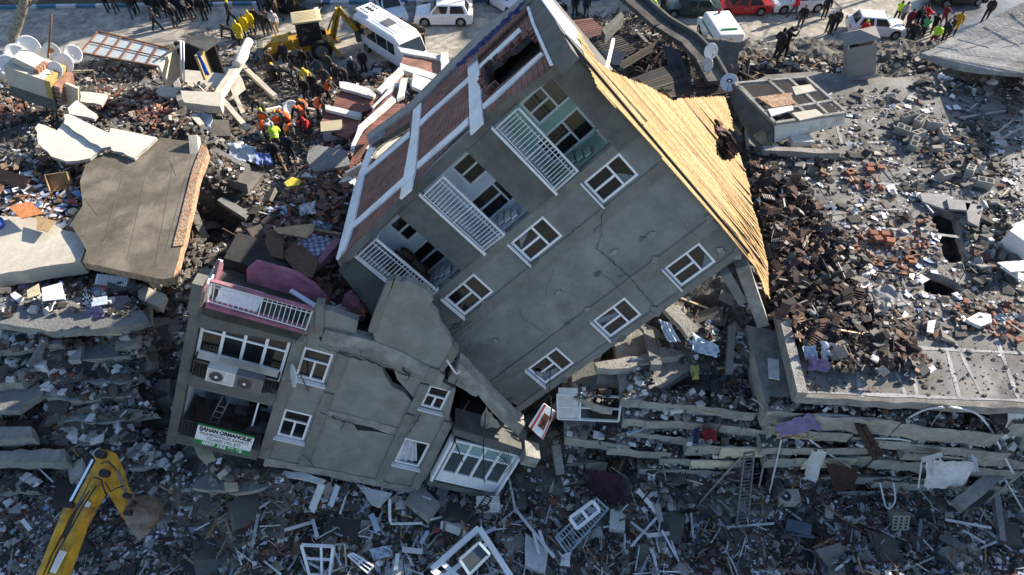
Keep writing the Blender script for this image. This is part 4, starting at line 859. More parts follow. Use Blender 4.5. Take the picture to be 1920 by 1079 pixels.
# roof tiles beside the deck and over the flat roof
TH = [(1410, 300), (1500, 330), (1540, 400), (1600, 470), (1610, 560), (1650, 620), (1640, 680), (1560, 690), (1500, 640), (1462, 590), (1455, 480), (1425, 400)]
zt = lambda lo, hi: (lambda a, b: G(a, b, lo+NR.uniform(0, 1)**1.3*(hi-lo)))
scatter(K1, [(1540, 400), (1640, 480), (1680, 640), (1660, 700), (1560, 690), (1500, 520)], 1600, .05, .3, GREYS+[(.3, .29, .27, 4)], on=zt(7.05, 7.55))
scatter(K4, TH, 1450, .14, .4, TILES, asp=(1, .6, .1), tilt=.75, jit=.08, stack=6, pw=1.6, on=zt(7.02, 7.6))
scatter(K4, [[(1600, 560), (1700, 620), (1750, 700), (1640, 690)], [(1400, 270), (1440, 300), (1450, 400), (1410, 380)], [(1380, 440), (1460, 520), (1470, 600), (1430, 560)]], 500, .16, .36, TILES, asp=(1, .55, .09), tilt=.6, jit=.06, stack=5, on=zt(6.9, 7.3))
RB = [(1420, 260), (1500, 180), (1920, 150), (1920, 600), (1760, 640), (1640, 600), (1520, 420)]
scatter(K1, RB, 2400, .03, .26, GREYS+BRIGHT[:1]+[(.3, .29, .27, 4)], on=ZR, pw=3)
scatter(K3, RB, 130, .2, 1.3, WOODS, asp=(1, .05, .04), tilt=.15, jit=.1, on=ZR+.05, mk=WOODP)
scatter(K1, [[(1720, 240), (1860, 230), (1900, 330), (1760, 330)], [(1800, 370), (1920, 360), (1920, 500), (1830, 540)], [(1700, 130), (1920, 140), (1920, 180), (1720, 175)], [(1440, 270), (1560, 280), (1560, 330), (1430, 320)]], 1300, .06, .42, GREYS+[(.34, .33, .3, 3)], on=zt(ZR, ZR+.2), pw=2.2)
scatter(K1, TH, 1800, .04, .2, GREYS+[(.3, .29, .27, 3)], on=zt(7.1, 7.5))
scatter(K3, TH, 120, .3, 1.2, WOODS, asp=(1, .06, .05), tilt=.4, jit=.1, on=zt(7.2, 7.7), mk=WOODP)
scatter(K4, RB, 700, .16, .3, TILES, asp=(1, .55, .09), tilt=.4, jit=.06, on=ZR)
scatter(K5, [[(1580, 430), (1680, 430), (1740, 470), (1700, 520), (1580, 490)], [(1690, 400), (1760, 420), (1760, 480), (1720, 460)], [(1500, 320), (1660, 340), (1650, 370)], [(1780, 560), (1920, 560), (1920, 640), (1800, 620)]], 190, .12, .22, BRICKS+[(.2, .17, .15, 4)], asp=(1, .9, .6), tilt=.5, jit=.06, on=zt(ZR, ZR+.2))
scatter(K2, RB+[(1560, 600)], 420, .07, .42, PAPER, asp=(1, .7, .05), tilt=.3, on=ZR+.05, mk=PLASTIC)
scatter(K1, [(1500, 640), (1920, 640), (1920, 745), (1510, 735)], 420, .03, .15, GREYS, on=ZR)
scatter(K1, RB, 500, .1, .5, [(.06, .057, .053, 5), (.1, .095, .088, 4), (.3, .29, .27, 2)], asp=(1, .8, .35), on=ZR, pw=1.8)
scatter(('rebar', 'thin rusty rebar, wires and laths tangled through the rubble', 'rebar'), RB, 160, .4, 2.2, [(.07, .045, .035, 4), (.03, .03, .03, 4), (.35, .34, .33, 2)], asp=(1, .02, .02), tilt=.3, jit=.02, on=ZR+.1)
# left roofs
scatter(K5, [[(170, 170), (300, 170), (310, 215), (240, 225), (150, 200)], [(0, 180), (60, 190), (60, 230), (0, 240)], [(220, 200), (330, 170), (330, 240), (280, 250)]], 420, .15, .3, BRICKS+[(.4, .36, .3, 4)], asp=(1, .8, .5), tilt=.6, jit=.1, up=.15)
scatter(K3, [(0, 300), (160, 300), (150, 420), (0, 430)], 150, .25, 1.0, WOODS, asp=(1, .3, .03), tilt=.4, jit=.1, up=.2, mk=WOODP)
scatter(K2, [[(0, 330), (160, 340), (140, 430), (0, 450)], [(0, 540), (240, 540), (250, 600), (0, 600)]], 420, .1, .45, PAPER, asp=(1, .8, .06), tilt=.5, up=.2, mk=PLASTIC)
scatter(K3, [(0, 540), (240, 540), (250, 600), (0, 600)], 130, .25, 1.0, WOODS, asp=(1, .3, .04), tilt=.4, jit=.1, up=.2, mk=WOODP)
# torn open floor of the leaning block
fl = lambda a, b: B2.M @ (lambda p: Vector((p.x, p.y+NR.uniform(0, .25), p.z)))(B2.hit(a, b, 1, 4.75))
TOP = [(452, 498), (500, 420), (545, 345), (620, 330), (660, 350), (640, 470), (660, 500), (700, 520), (720, 560), (690, 600), (600, 590), (470, 520)]
scatter(K5, TOP, 800, .15, .32, BRICKS+[(.1, .06, .05, 8)], asp=(1, .9, .6), tilt=.5, jit=.08, on=fl)
scatter(K1, TOP, 900, .06, .35, GREYS+[(.05, .045, .04, 8)], on=fl)
scatter(K3, TOP, 200, .3, 1.3, [(.1, .06, .045, 5), (.2, .13, .08, 2), (.05, .04, .035, 4)], asp=(1, .2, .04), tilt=.3, jit=.1, on=fl, mk=WOODP)
scatter(K2, TOP, 130, .1, .4, PAPER, asp=(1, .8, .06), tilt=.6, on=fl, mk=PLASTIC)
# zone between the street and the facade
MID = [(600, 150), (700, 120), (860, 110), (800, 190), (700, 270), (660, 400), (600, 400), (560, 330), (620, 250)]
scatter(K5, MID, 700, .13, .26, BRICKS+[(.1, .06, .05, 5)], asp=(1, .9, .6), tilt=.6, jit=.1, up=.1)
scatter(K1, MID, 1500, .06, .5, GREYS+BRIGHT[:1], up=.05)
# burnt-looking roof void behind the deck
VOID = [(1060, 40), (1180, 30), (1260, 60), (1330, 100), (1400, 150), (1385, 250), (1360, 185), (1260, 185), (1150, 130), (1085, 60)]
scatter(K4, VOID, 800, .2, .45, [(.035, .025, .022, 5), (.06, .035, .03, 4), (.02, .02, .02, 5), (.12, .06, .05, 1)], asp=(1, .5, .1), tilt=.6, jit=.08, up=.25)
scatter(K3, VOID, 420, .5, 2.4, [(.04, .03, .025, 5), (.1, .07, .05, 3), (.02, .02, .02, 5), (.3, .27, .24, .6)], asp=(1, .06, .04), tilt=.35, jit=.1, up=.35, mk=WOODP)
flush()

# ================================================================== vehicles
CARGL = mat('car_glass', (.02, .025, .03), .06, .2, 2, 0, spec=.6); TYRE = mat('tyre', (.02, .02, .02), .85, .2, 9, .2); RIM = mat('rim', (.35, .36, .37), .35, .1, 5, 0, metal=.7)
LAMP = mat('headlamp', (.55, .58, .6), .15, .1, 5, 0, spec=.8); TAIL = mat('tail_lamp', (.3, .01, .01), .25, .1, 5, 0)
def paint(name, c, r_=.28): return mat('paint_'+name, c, r_, .06, 3, 0, spec=.6)
def bevel_obj(o, w_, seg=2, ang=35):
    bm = bmesh.new(); bm.from_mesh(o.data); bmesh.ops.remove_doubles(bm, verts=bm.verts, dist=1e-4)
    es = [e for e in bm.edges if len(e.link_faces) == 2 and e.calc_face_angle(0) > R(ang)]
    bmesh.ops.bevel(bm, geom=es, offset=w_, segments=seg, affect='EDGES', profile=.5, clamp_overlap=True); bm.to_mesh(o.data); bm.free()
    for p in o.data.polygons: p.use_smooth = True
    try: o.data.set_sharp_from_angle(angle=R(40))
    except Exception: pass
def wheel(par, x, y, r_, side, wd=.2):
    q = MB(); q.tube([(x, y-wd/2, r_), (x, y-wd/2+.03, r_), (x, y+wd/2-.03, r_), (x, y+wd/2, r_)], [r_*.93, r_, r_, r_*.93], TYRE, 18); w_ = q.build('wheel', par)
    q = MB(); yo = y+side*(wd/2+.004); q.tube([(x, yo-side*.02, r_), (x, yo, r_)], r_*.62, RIM, 14)
    for i in range(5): a = i*2*math.pi/5; q.box((x+math.cos(a)*r_*.4, yo+side*.004, r_+math.sin(a)*r_*.4), (.05, .012, .05), DARK, M=Matrix.Rotation(-a, 3, 'Y'))
    q.build('rim', w_)
def car(name, label, cat, loc, rz, L_=4.3, W_=1.78, Hh=1.46, col=None, hood=.26, wsb=.27, wst=.42, rrt=.82, rrb=.93, belt=.6, tail=.95, group='cars in the street', dirt=0):
    """x forward; side profile with real wheel arches, bevelled; tapering cabin with separate panes"""
    t = thing(name, label, cat, loc, rz, group); g = .19; bz = Hh*belt; r_ = .32 if Hh < 1.6 else .35
    X = lambda f_: L_/2-f_*L_                                     # f=0 nose, 1 tail
    fx, rx = X(.185), X(.80); ra = r_+.06
    arch = lambda cx_: [(cx_+ra*math.cos(a), r_+ra*math.sin(a)) for a in [math.pi*i/8 for i in range(9)]]
    low = [(X(.0)-.04, g+.05), (X(.0), .42)]
    top = [(X(0)-.02, .58), (X(.03), bz*.80), (X(.12), bz*.9), (X(wsb), bz), (X(rrb), bz+.02), (X(.985), bz*tail), (X(1)+.01, .6), (X(1), .4), (X(1)+.05, g+.06)]
    bot = []
    a1 = [p for p in arch(rx)][::-1]; a2 = [p for p in arch(fx)][::-1]
    bot = [(rx-ra, g)] + a1 + [(rx+ra, g), (fx-ra, g)] + a2 + [(fx+ra, g)]
    pf = low + top + bot
    q = MB(); q.poly([(x, -W_/2, z) for x, z in pf], (0, W_, 0), col); bo = q.build('body', t); bevel_obj(bo, .075, 3, 50)
    q = MB(); q.box((0, 0, .33), (L_*.9, W_*.86, .2), DARK); q.box((fx, 0, .38), (.75, W_*.82, .4), DARK); q.box((rx, 0, .38), (.75, W_*.82, .4), DARK); q.build('underbody', t)
    wb, wt = W_/2-.06, W_/2-.24; zb, zt = bz-.03, Hh-.02
    bq = [(X(wsb)-.02, -wb, zb), (X(wsb)-.02, wb, zb), (X(rrb)+.03, wb, zb), (X(rrb)+.03, -wb, zb)]; tq = [(X(wst), -wt, zt), (X(wst), wt, zt), (X(rrt), wt, zt), (X(rrt), -wt, zt)]
    q = MB(); q.add(bq+tq, [(0, 1, 2, 3), (7, 6, 5, 4), (0, 4, 5, 1), (1, 5, 6, 2), (2, 6, 7, 3), (3, 7, 4, 0)], col); co = q.build('cabin', t); bevel_obj(co, .05, 2, 30)
    def pane(a, b, c, d, ins, nm, off=.012):
        a, b, c, d = map(Vector, (a, b, c, d)); cen = (a+b+c+d)/4; n_ = (b-a).cross(d-a).normalized()
        if n_.dot(cen-Vector((0, 0, zb))) < 0: n_ = -n_
        pts = []
        for p, u_, v_ in ((a, b, d), (b, a, c), (c, d, b), (d, c, a)): pts.append(p+(u_-p)*ins[0]+(v_-p)*ins[1]+n_*off)
        m_ = MB(); m_.poly(pts, -n_*.01, CARGL); return m_.build(nm, t)
    pane(bq[0], bq[1], tq[1], tq[0], (.07, .08), 'windscreen'); pane(bq[3], bq[2], tq[2], tq[3], (.09, .12), 'rear_window')
    for s_ in (0, 1):
        i = (0, 3) if s_ == 0 else (1, 2); B0, B3, T0, T3 = Vector(bq[i[0]]), Vector(bq[i[1]]), Vector(tq[i[0]]), Vector(tq[i[1]]); cut = (.04, .45, .5, .93)
        for c0, c1 in ((cut[0], cut[1]), (cut[2], cut[3])): pane(B0.lerp(B3, c0), B0.lerp(B3, c1), T0.lerp(T3, c1), T0.lerp(T3, c0), (.04, .12), 'side_window')
        sg_ = -1 if s_ == 0 else 1; m_ = MB(); m_.box((X(wsb+.07), sg_*(W_/2+.06), bz+.06), (.12, .18, .13), col); m_.build('wing_mirror', t)
        m_ = MB(); m_.box((X(.035), sg_*(W_/2-.28), bz*.74), (.18, .34, .13), LAMP); m_.build('headlight', t); m_ = MB(); m_.box((X(.985), sg_*(W_/2-.18), bz*.82), (.12, .26, .2), TAIL); m_.build('tail_light', t)
        m_ = MB()
        for f_ in (.5, .64): m_.box((X(f_), sg_*(W_/2+.004), bz-.16), (.16, .02, .03), RIM if dirt == 0 else DARK)
        m_.build('door_handle', t); wheel(t, fx, sg_*(W_/2-.1), r_, sg_); wheel(t, rx, sg_*(W_/2-.1), r_, sg_)
    m_ = MB(); m_.box((X(.0)+.0, 0, .52), (.05, W_*.45, .13), DARK); m_.box((X(.0)-.0, 0, .34), (.05, W_*.6, .1), DARK); m_.build('grille', t)
    m_ = MB(); m_.box((X(0)+.03, 0, .42), (.02, .5, .11), LAMP); m_.build('number_plate', t)
    return t
def at(x, y, z=0): return tuple(G(x, y, z))
W1 = paint('white', (.72, .74, .76)); W2_ = paint('silver_blue', (.5, .58, .66)); BK = paint('black', (.015, .016, .018)); GRN = paint('dark_green', (.015, .035, .035)); RED = paint('red', (.32, .015, .02)); SIL = paint('silver', (.4, .43, .46))
suv = car('parked_suv', 'white crossover parked side-on in the street with its wheels facing the camera', 'car', at(833, 40), R(180), 4.4, 1.84, 1.6, W1, belt=.6, wsb=.26, wst=.40, rrt=.86, rrb=.95)
car('parked_hatchback', 'pale silver-blue hatchback with its bonnet towards the camera behind the minibus', 'car', at(733, 26), R(-68), 4.1, 1.75, 1.5, W2_)
car('parked_minivan', 'silver minivan at the kerb behind the white crossover', 'car', at(835, 12), R(180), 4.4, 1.8, 1.85, SIL, belt=.55, wsb=.2, wst=.3, rrt=.94, rrb=.97)
car('parked_car', 'white car half hidden by the blue tarpaulin at the top edge of the tilted building', 'car', at(948, 12), R(-50), 4.2, 1.8, 1.55, W1)
car('parked_car', 'dusty black car among the crowd at the kerb', 'car', at(556, 20), R(-14), 4.2, 1.75, 1.45, BK)
car('parked_car', 'dark car beside the stretcher crowd at the top left', 'car', at(330, 8), R(-5), 4.2, 1.75, 1.45, BK)
car('parked_sedan', 'dark green sedan parked left of the red car', 'car', at(1294, 26), R(178), 4.5, 1.72, 1.4, GRN, rrt=.76, rrb=.88, tail=.97)
car('parked_sedan', 'red sedan parked between the green sedan and the white hatchback', 'car', at(1388, 22), R(183), 4.3, 1.7, 1.4, RED, rrt=.76, rrb=.88, tail=.97)
car('parked_estate', 'white family car behind the man in the red waistcoat', 'car', at(1492, 16), R(186), 4.4, 1.8, 1.6, W1, rrt=.9, rrb=.97)
clio = car('parked_hatchback', 'white hatchback with lettering on its door, crowd gathered at its bonnet', 'car', at(1637, 62), R(-8), 4.1, 1.75, 1.48, W1, rrt=.84)
car('parked_car', 'black car at the top right edge of the street', 'car', at(1790, 4), R(5), 4.3, 1.75, 1.4, BK)
car('parked_car', 'black car mostly out of frame at the top centre', 'car', at(1150, -14), R(5), 4.3, 1.75, 1.4, BK)
# white rescue pickup with green stripes
pk = thing('rescue_van', 'white van roof with green stripes and red beacon behind the burnt roof', 'van', at(1342, 82), R(96))
q = MB(); q.poly([(-2.4, -.92, .4), (2.2, -.92, .4), (2.35, -.92, .9), (1.5, -.92, 1.15), (1.1, -.92, 1.95), (-2.4, -.92, 2.0)], (0, 1.84, 0), W1); o = q.build('body', pk); bevel_obj(o, .12, 3, 30)
q = MB()
for s_ in (-1, 1): q.box((-.5, s_*.93, 1.25), (3.2, .015, .16), SGREEN); q.box((-1.4, s_*.93, .9), (1.2, .015, .4), SGREEN)
q.box((-1.7, 0, 2.03), (.16, 1.1, .07), SGREEN); q.build('green_stripe', pk)
q = MB(); q.tube([(.7, 0, 1.98), (.7, 0, 2.16)], .1, TAIL, 10); q.build('beacon', pk)
q = MB(); q.poly([(1.13, -.8, 1.85), (1.13, .8, 1.85), (1.5, .85, 1.2), (1.5, -.85, 1.2)], (.02, 0, .01), CARGL); q.build('windscreen', pk)
for x in (-1.5, 1.5):
    for s_ in (-1, 1): wheel(pk, x, s_*.86, .34, s_)
# minibus
mbv = thing('minibus', 'white minibus with long dark side windows and roof hatch, nose buried in brick debris', 'minibus', tuple((Vector(at(688, 84))+Vector(at(800, 140)))/2), R(-47))
Lm, Wm, Hm = 6.6, 2.0, 2.6
prof = [(-Lm/2, .45), (-Lm/2, 2.3), (-Lm/2+.25, Hm), (Lm/2-1.9, Hm), (Lm/2-1.3, 2.35), (Lm/2-.75, 1.35), (Lm/2-.1, 1.1), (Lm/2, .45)]
q = MB(); q.poly([(x, -Wm/2, z) for x, z in prof], (0, Wm, 0), W1); o = q.build('body', mbv); bevel_obj(o, .16, 3, 22)
for s_ in (-1, 1):
    for x0, x1 in ((-3.1, -1.9), (-1.82, -.62), (-.54, .66), (.74, 1.5)):
        q = MB(); q.box(((x0+x1)/2, s_*(Wm/2+.002), 1.72), (x1-x0, .02, .82), CARGL); q.build('side_window', mbv)
    for x in (-2.1, 2.1): wheel(mbv, x, s_*(Wm/2-.1), .36, s_)
q = MB(); q.poly([(Lm/2-1.24, -.85, 2.28), (Lm/2-1.24, .85, 2.28), (Lm/2-.74, .88, 1.42), (Lm/2-.74, -.88, 1.42)], (.02, 0, .012), CARGL); q.build('windscreen', mbv)
q = MB(); q.box((-2.5, 0, Hm+.09), (1.5, 1.3, .2), W1); q.build('roof_cooler', mbv)
q = MB()
for i in range(3): q.tube([(-2.75+.3*i, 0, Hm+.2), (-2.75+.3*i, 0, Hm+.215)], .13, DARK, 10)
for i in range(4): q.box((-2.9+.24*i, .42, Hm+.2), (.12, .09, .03), DARK); q.box((-2.9+.24*i, -.42, Hm+.2), (.12, .09, .03), DARK)
q.build('cooler_fan', mbv)
q = MB(); q.box((-.3, 0, Hm+.03), (.85, .75, .07), STEEL); q.build('roof_hatch', mbv)
q = MB()
for y in (-.6, -.35, .35, .6): q.box((-.1, y, Hm+.006), (2.6, .04, .03), W1)
q.build('roof_rib', mbv)
q = MB(); q.box((-Lm/2-.01, 0, 1.8), (.02, 1.6, .8), CARGL); q.build('rear_window', mbv)
# backhoe loader
YEL = mat('loader_yellow', (.48, .28, .03), .55, .25, 2.5, .1, 10, stain=(.2, .12, .04), stain_amt=.6); CREAMR = mat('cab_roof_cream', (.55, .46, .28), .6, .1, 3, 0)
bh = thing('backhoe_loader', 'yellow backhoe loader with cream cab roof standing in the debris', 'excavator', at(578, 103), R(196))
q = MB(); q.box((1.2, 0, 1.15), (1.9, .95, .75), YEL); q.box((2.1, 0, .85), (.4, .9, .8), YEL); q.box((-.6, 0, .8), (2.2, 1.0, .5), YEL); q.box((-1.75, 0, .9), (.4, 1.9, .7), YEL); o = q.build('body', bh)
q = MB()
for x in (-1.2, .35):
    for y in (-.72, .72): q.bar((x, y, 1.0), (x*.95, y*.92, 2.7), .09, .09, BLACKM)
q.box((-.45, 0, 1.15), (1.6, 1.4, .25), BLACKM); q.box((-.5, 0, 1.55), (.5, .5, .7), BLACKM); q.build('cab_frame', bh)
q = MB(); q.box((-.43, -.7, 1.95), (1.5, .02, 1.3), CARGL); q.build('cab_glass', bh); q = MB(); q.box((-.43, .7, 1.95), (1.5, .02, 1.3), CARGL); q.build('cab_glass', bh)
q = MB(); q.box((-.45, 0, 2.78), (2.0, 1.65, .16), CREAMR); o = q.build('cab_roof', bh); bevel_obj(o, .07, 2, 30)
q = MB()
for i in range(6): q.box((-.45, -.5+.2*i, 2.87), (1.4, .03, .03), CREAMR)
q.build('roof_rib', bh)
for s_ in (-1, 1):
    wheel(bh, -1.0, s_*.95, .72, s_, .42); wheel(bh, 1.75, s_*.85, .5, s_, .32)
    q = MB(); q.bar((.8, s_*.55, 1.5), (2.5, s_*.55, .85), .12, .25, YEL); q.bar((2.5, s_*.55, .85), (3.0, s_*.55, .5), .12, .2, YEL); q.build('loader_arm', bh)
q = MB(); q.poly([(3.0, -1.15, .1), (3.75, -1.15, .05), (3.3, -1.15, .45), (3.25, -1.15, .9), (2.95, -1.15, .85)], (0, 2.3, 0), BEAMD); q.build('front_bucket', bh)
q = MB(); q.bar((-1.9, 0, .9), (-2.7, .1, 3.1), .3, .42, YEL); q.bar((-2.7, .1, 3.15), (-3.7, .2, 1.4), .26, .36, YEL); q.build('boom', bh)
q = MB(); q.bar((-1.7, 0, 1.6), (-2.35, .1, 2.8), .1, .1, STEEL); q.bar((-2.9, .1, 3.1), (-3.75, .2, 1.9), .09, .09, STEEL); q.tube([(-2.0, .25, 1.2), (-2.4, .3, 2.4), (-2.8, .3, 3.2), (-3.2, .3, 2.4)], .035, BLACKM); q.build('hydraulic_ram', bh)
q = MB(); q.poly([(-3.5, -.2, 1.45), (-3.9, -.2, 1.3), (-4.1, -.2, .8), (-3.6, -.2, .6), (-3.5, -.2, .8)], (0, .7, 0), BEAMD); q.build('rear_bucket', bh)
for s_ in (-1, 1):
    q = MB(); q.bar((-1.75, s_*.9, 1.0), (-2.3, s_*1.2, .1), .14, .14, YEL); q.box((-2.3, s_*1.2, .05), (.4, .3, .08), BEAMD); q.build('stabiliser', bh)

# ================================================================== excavator arm reaching in from the lower left corner
EY = mat('excavator_yellow', (.46, .27, .03), .6, .4, 2.4, .25, 14, stain=(.15, .095, .045), stain_amt=.85)
ex = thing('excavator_arm', 'worn yellow excavator boom and bucket reaching over the rubble at the lower left', 'excavator', tuple(G(60, 1130, 3.4)))
X0 = Vector(ex.location)
def E_(x, y, z): return G(x, y, z)-X0
side = Vector((.94, .3, .1))
def plate(pts, wd, m, name, par, z=None):
    P = [E_(*p) for p in pts]; q = MB(); q.poly(P, Vector((0, .25, -.97))*wd, m); return q.build(name, par)
bm_ = plate([(58, 1120, 3.9), (105, 1000, 4.9), (150, 920, 5.8), (178, 855, 6.5), (190, 846, 6.6), (206, 880, 6.3), (186, 915, 6.0), (148, 985, 5.2), (100, 1120, 4.0)], .5, EY, 'boom', ex)
q = MB(); q.poly([E_(93, 1072, 4.45), E_(104, 1076, 4.45), E_(125, 1036, 4.85), E_(113, 1033, 4.85)], (0, .01, .03), SWHITE); o = q.build('sticker', bm_)
q = MB(); q.poly([E_(158, 950, 5.62), E_(166, 952, 5.62), E_(171, 944, 5.7), E_(164, 941, 5.7)], (0, .01, .03), SWHITE); q.build('sticker', bm_)
plate([(176, 850, 6.65), (186, 841, 6.7), (206, 846, 6.65), (222, 880, 6.2), (230, 910, 5.7), (244, 945, 5.0), (240, 972, 4.6), (232, 975, 4.6), (205, 930, 5.3), (192, 905, 5.8), (186, 885, 6.2)], .4, EY, 'stick', ex)
q = MB(); q.bar(E_(75, 1085, 4.7), E_(131, 946, 6.1), .16, .2, EY); q.build('ram_cylinder', ex)
q = MB(); q.bar(E_(130, 948, 6.1), E_(176, 862, 6.9), .09, .09, mat('chrome', (.6, .65, .7), .12, .05, 3, 0, metal=1)); q.build('ram_rod', ex)
q = MB()
for a, b, c in (((80, 1080, 4.8), (120, 1000, 5.5), (168, 920, 6.3)), ((90, 1075, 4.7), (128, 1000, 5.4), (180, 912, 6.3)), ((190, 870, 6.8), (204, 866, 6.8), (218, 882, 6.5)), ((198, 905, 6.4), (208, 922, 6.0), (232, 912, 5.9)), ((176, 895, 6.5), (190, 900, 6.4), (200, 930, 6.0))):
    A, B, D = E_(*a), E_(*b), E_(*c); q.tube([A, A.lerp(B, .5)+Vector((0, 0, .05)), B, B.lerp(D, .5)+Vector((0, 0, .05)), D], .025, BLACKM, 5)
q.build('hydraulic_hose', ex)
BUCK = mat('bucket_steel', (.17, .15, .13), .65, .5, 3, .4, 12, metal=.25, stain=(.1, .06, .035), stain_amt=.8)
uo = E_(250, 948, 4.7); uu = Vector((.97, -.05, -.22)).normalized(); ww = Vector((.3, -.72, .62)).normalized(); vv = ww.cross(uu).normalized(); ww = uu.cross(vv).normalized()
prof_ = [(-.05, .18), (.3, .3), (.68, .22), (.95, -.02), (1.02, -.38), (.88, -.74), (.6, -.98)]; inn = [(a*.93-.01, b*.93-.03) for a, b in prof_]; wd2 = .85
def bk_(a, b, c): return uo+uu*a*.86+vv*b*.86+ww*(c-.3)
q = MB()
for k in range(6):
    (a, b), (c, d) = prof_[k], prof_[k+1]; (e, f), (g, h) = inn[k], inn[k+1]
    q.add([bk_(a, b, 0), bk_(c, d, 0), bk_(c, d, wd2), bk_(a, b, wd2), bk_(e, f, 0), bk_(g, h, 0), bk_(g, h, wd2), bk_(e, f, wd2)], [(0, 1, 2, 3), (7, 6, 5, 4), (0, 4, 5, 1), (3, 2, 6, 7)], BUCK)
q.build('bucket', ex)
for c in (.0, wd2): q = MB(); q.poly([bk_(a, b, c) for a, b in prof_]+[bk_(.15, -.5, c), bk_(-.08, -.1, c)], ww*(.03 if c else -.03), BUCK); q.build('bucket_side', ex)
for k in range(5): q = MB(); q.bar(bk_(.62, -.95, .08+k*.17), bk_(.42, -1.16, .08+k*.17), .09, .05, STEEL); q.build('bucket_tooth', ex)
q = MB(); q.bar(E_(240, 960, 5.0), E_(262, 950, 4.8), .14, .2, BUCK); q.bar(E_(238, 930, 5.4), E_(256, 940, 5.0), .1, .14, BUCK); q.build('bucket_link', ex)
for x, y, z, r_ in ((189, 852, 6.72, .13), (196, 888, 6.55, .12), (240, 962, 5.2, .09), (130, 947, 6.15, .1), (238, 930, 5.5, .08)):
    q = MB(); c_ = E_(x, y, z); q.tube([c_+Vector((0, .05, -.15)), c_+Vector((0, -.04, .12))], r_, BLACKM, 12); q.build('pivot_pin', ex)
q = MB(); q.poly([E_(120, 1010, 5.3), E_(132, 985, 5.55), E_(160, 920, 6.05), (E_(170, 895, 6.4)), E_(163, 912, 6.1), E_(132, 968, 5.7), E_(112, 1010, 5.3)], (0, .02, -.05), BEAMD); q.build('wear_plate', ex)
q = MB(); q.poly([E_(222, 880, 6.35), E_(232, 910, 5.85), E_(247, 945, 5.15), E_(243, 948, 5.15), (E_(228, 915, 5.85)), E_(217, 884, 6.35)], (0, .02, -.06), BEAMD); q.build('dark_edge', ex)

# ================================================================== people
SKIN = mat('skin', (.34, .2, .14), .7, .1, 4, 0)
PROT = {}
POSES = {  # joints: hips lean, arm and leg positions (x right, y forward, z up)
 'stand': dict(lean=.0, la=((-.2, .0, 1.42), (-.27, -.02, 1.14), (-.25, .08, .9)), ra=((.2, .0, 1.42), (.27, -.02, 1.14), (.25, .08, .9)), lf=(-.13, 0), rf=(.13, .05)),
 'walk': dict(lean=.06, la=((-.2, .04, 1.42), (-.27, .14, 1.16), (-.24, .32, .98)), ra=((.2, .04, 1.42), (.27, -.14, 1.15), (.25, -.24, .9)), lf=(-.09, -.34), rf=(.09, .34)),
 'pockets': dict(lean=.02, la=((-.2, .0, 1.42), (-.32, -.05, 1.16), (-.2, .12, .98)), ra=((.2, .0, 1.42), (.32, -.05, 1.16), (.2, .12, .98)), lf=(-.14, .02), rf=(.14, -.02)),
 'phone': dict(lean=.05, la=((-.2, .03, 1.42), (-.26, .06, 1.15), (-.08, .32, 1.2)), ra=((.2, .03, 1.42), (.26, .06, 1.15), (.06, .32, 1.22)), lf=(-.12, 0), rf=(.12, .03)),
 'film': dict(lean=.04, la=((-.2, .03, 1.42), (-.28, .22, 1.36), (-.1, .42, 1.5)), ra=((.2, .03, 1.42), (.3, .22, 1.38), (.1, .44, 1.52)), lf=(-.16, -.05), rf=(.14, .1)),
 'bend': dict(lean=.95, la=((-.2, .62, 1.14), (-.26, .68, .84), (-.18, .78, .56)), ra=((.2, .62, 1.14), (.26, .68, .84), (.16, .8, .58)), lf=(-.16, -.12), rf=(.16, .12)),
 'stoop': dict(lean=.5, la=((-.2, .33, 1.33), (-.27, .45, 1.05), (-.18, .62, .86)), ra=((.2, .33, 1.33), (.27, .45, 1.05), (.16, .64, .84)), lf=(-.15, -.1), rf=(.15, .16)),
 'pull': dict(lean=-.25, la=((-.2, -.14, 1.4), (-.22, .12, 1.2), (-.12, .4, 1.1)), ra=((.2, -.14, 1.4), (.22, .12, 1.2), (.1, .42, 1.1)), lf=(-.14, .2), rf=(.16, .4)),
 'squat': dict(lean=.35, squat=True, la=((-.2, .2, .96), (-.28, .38, .74), (-.14, .52, .6)), ra=((.2, .2, .96), (.28, .38, .74), (.14, .54, .6)), lf=(-.16, .1), rf=(.16, .14))}
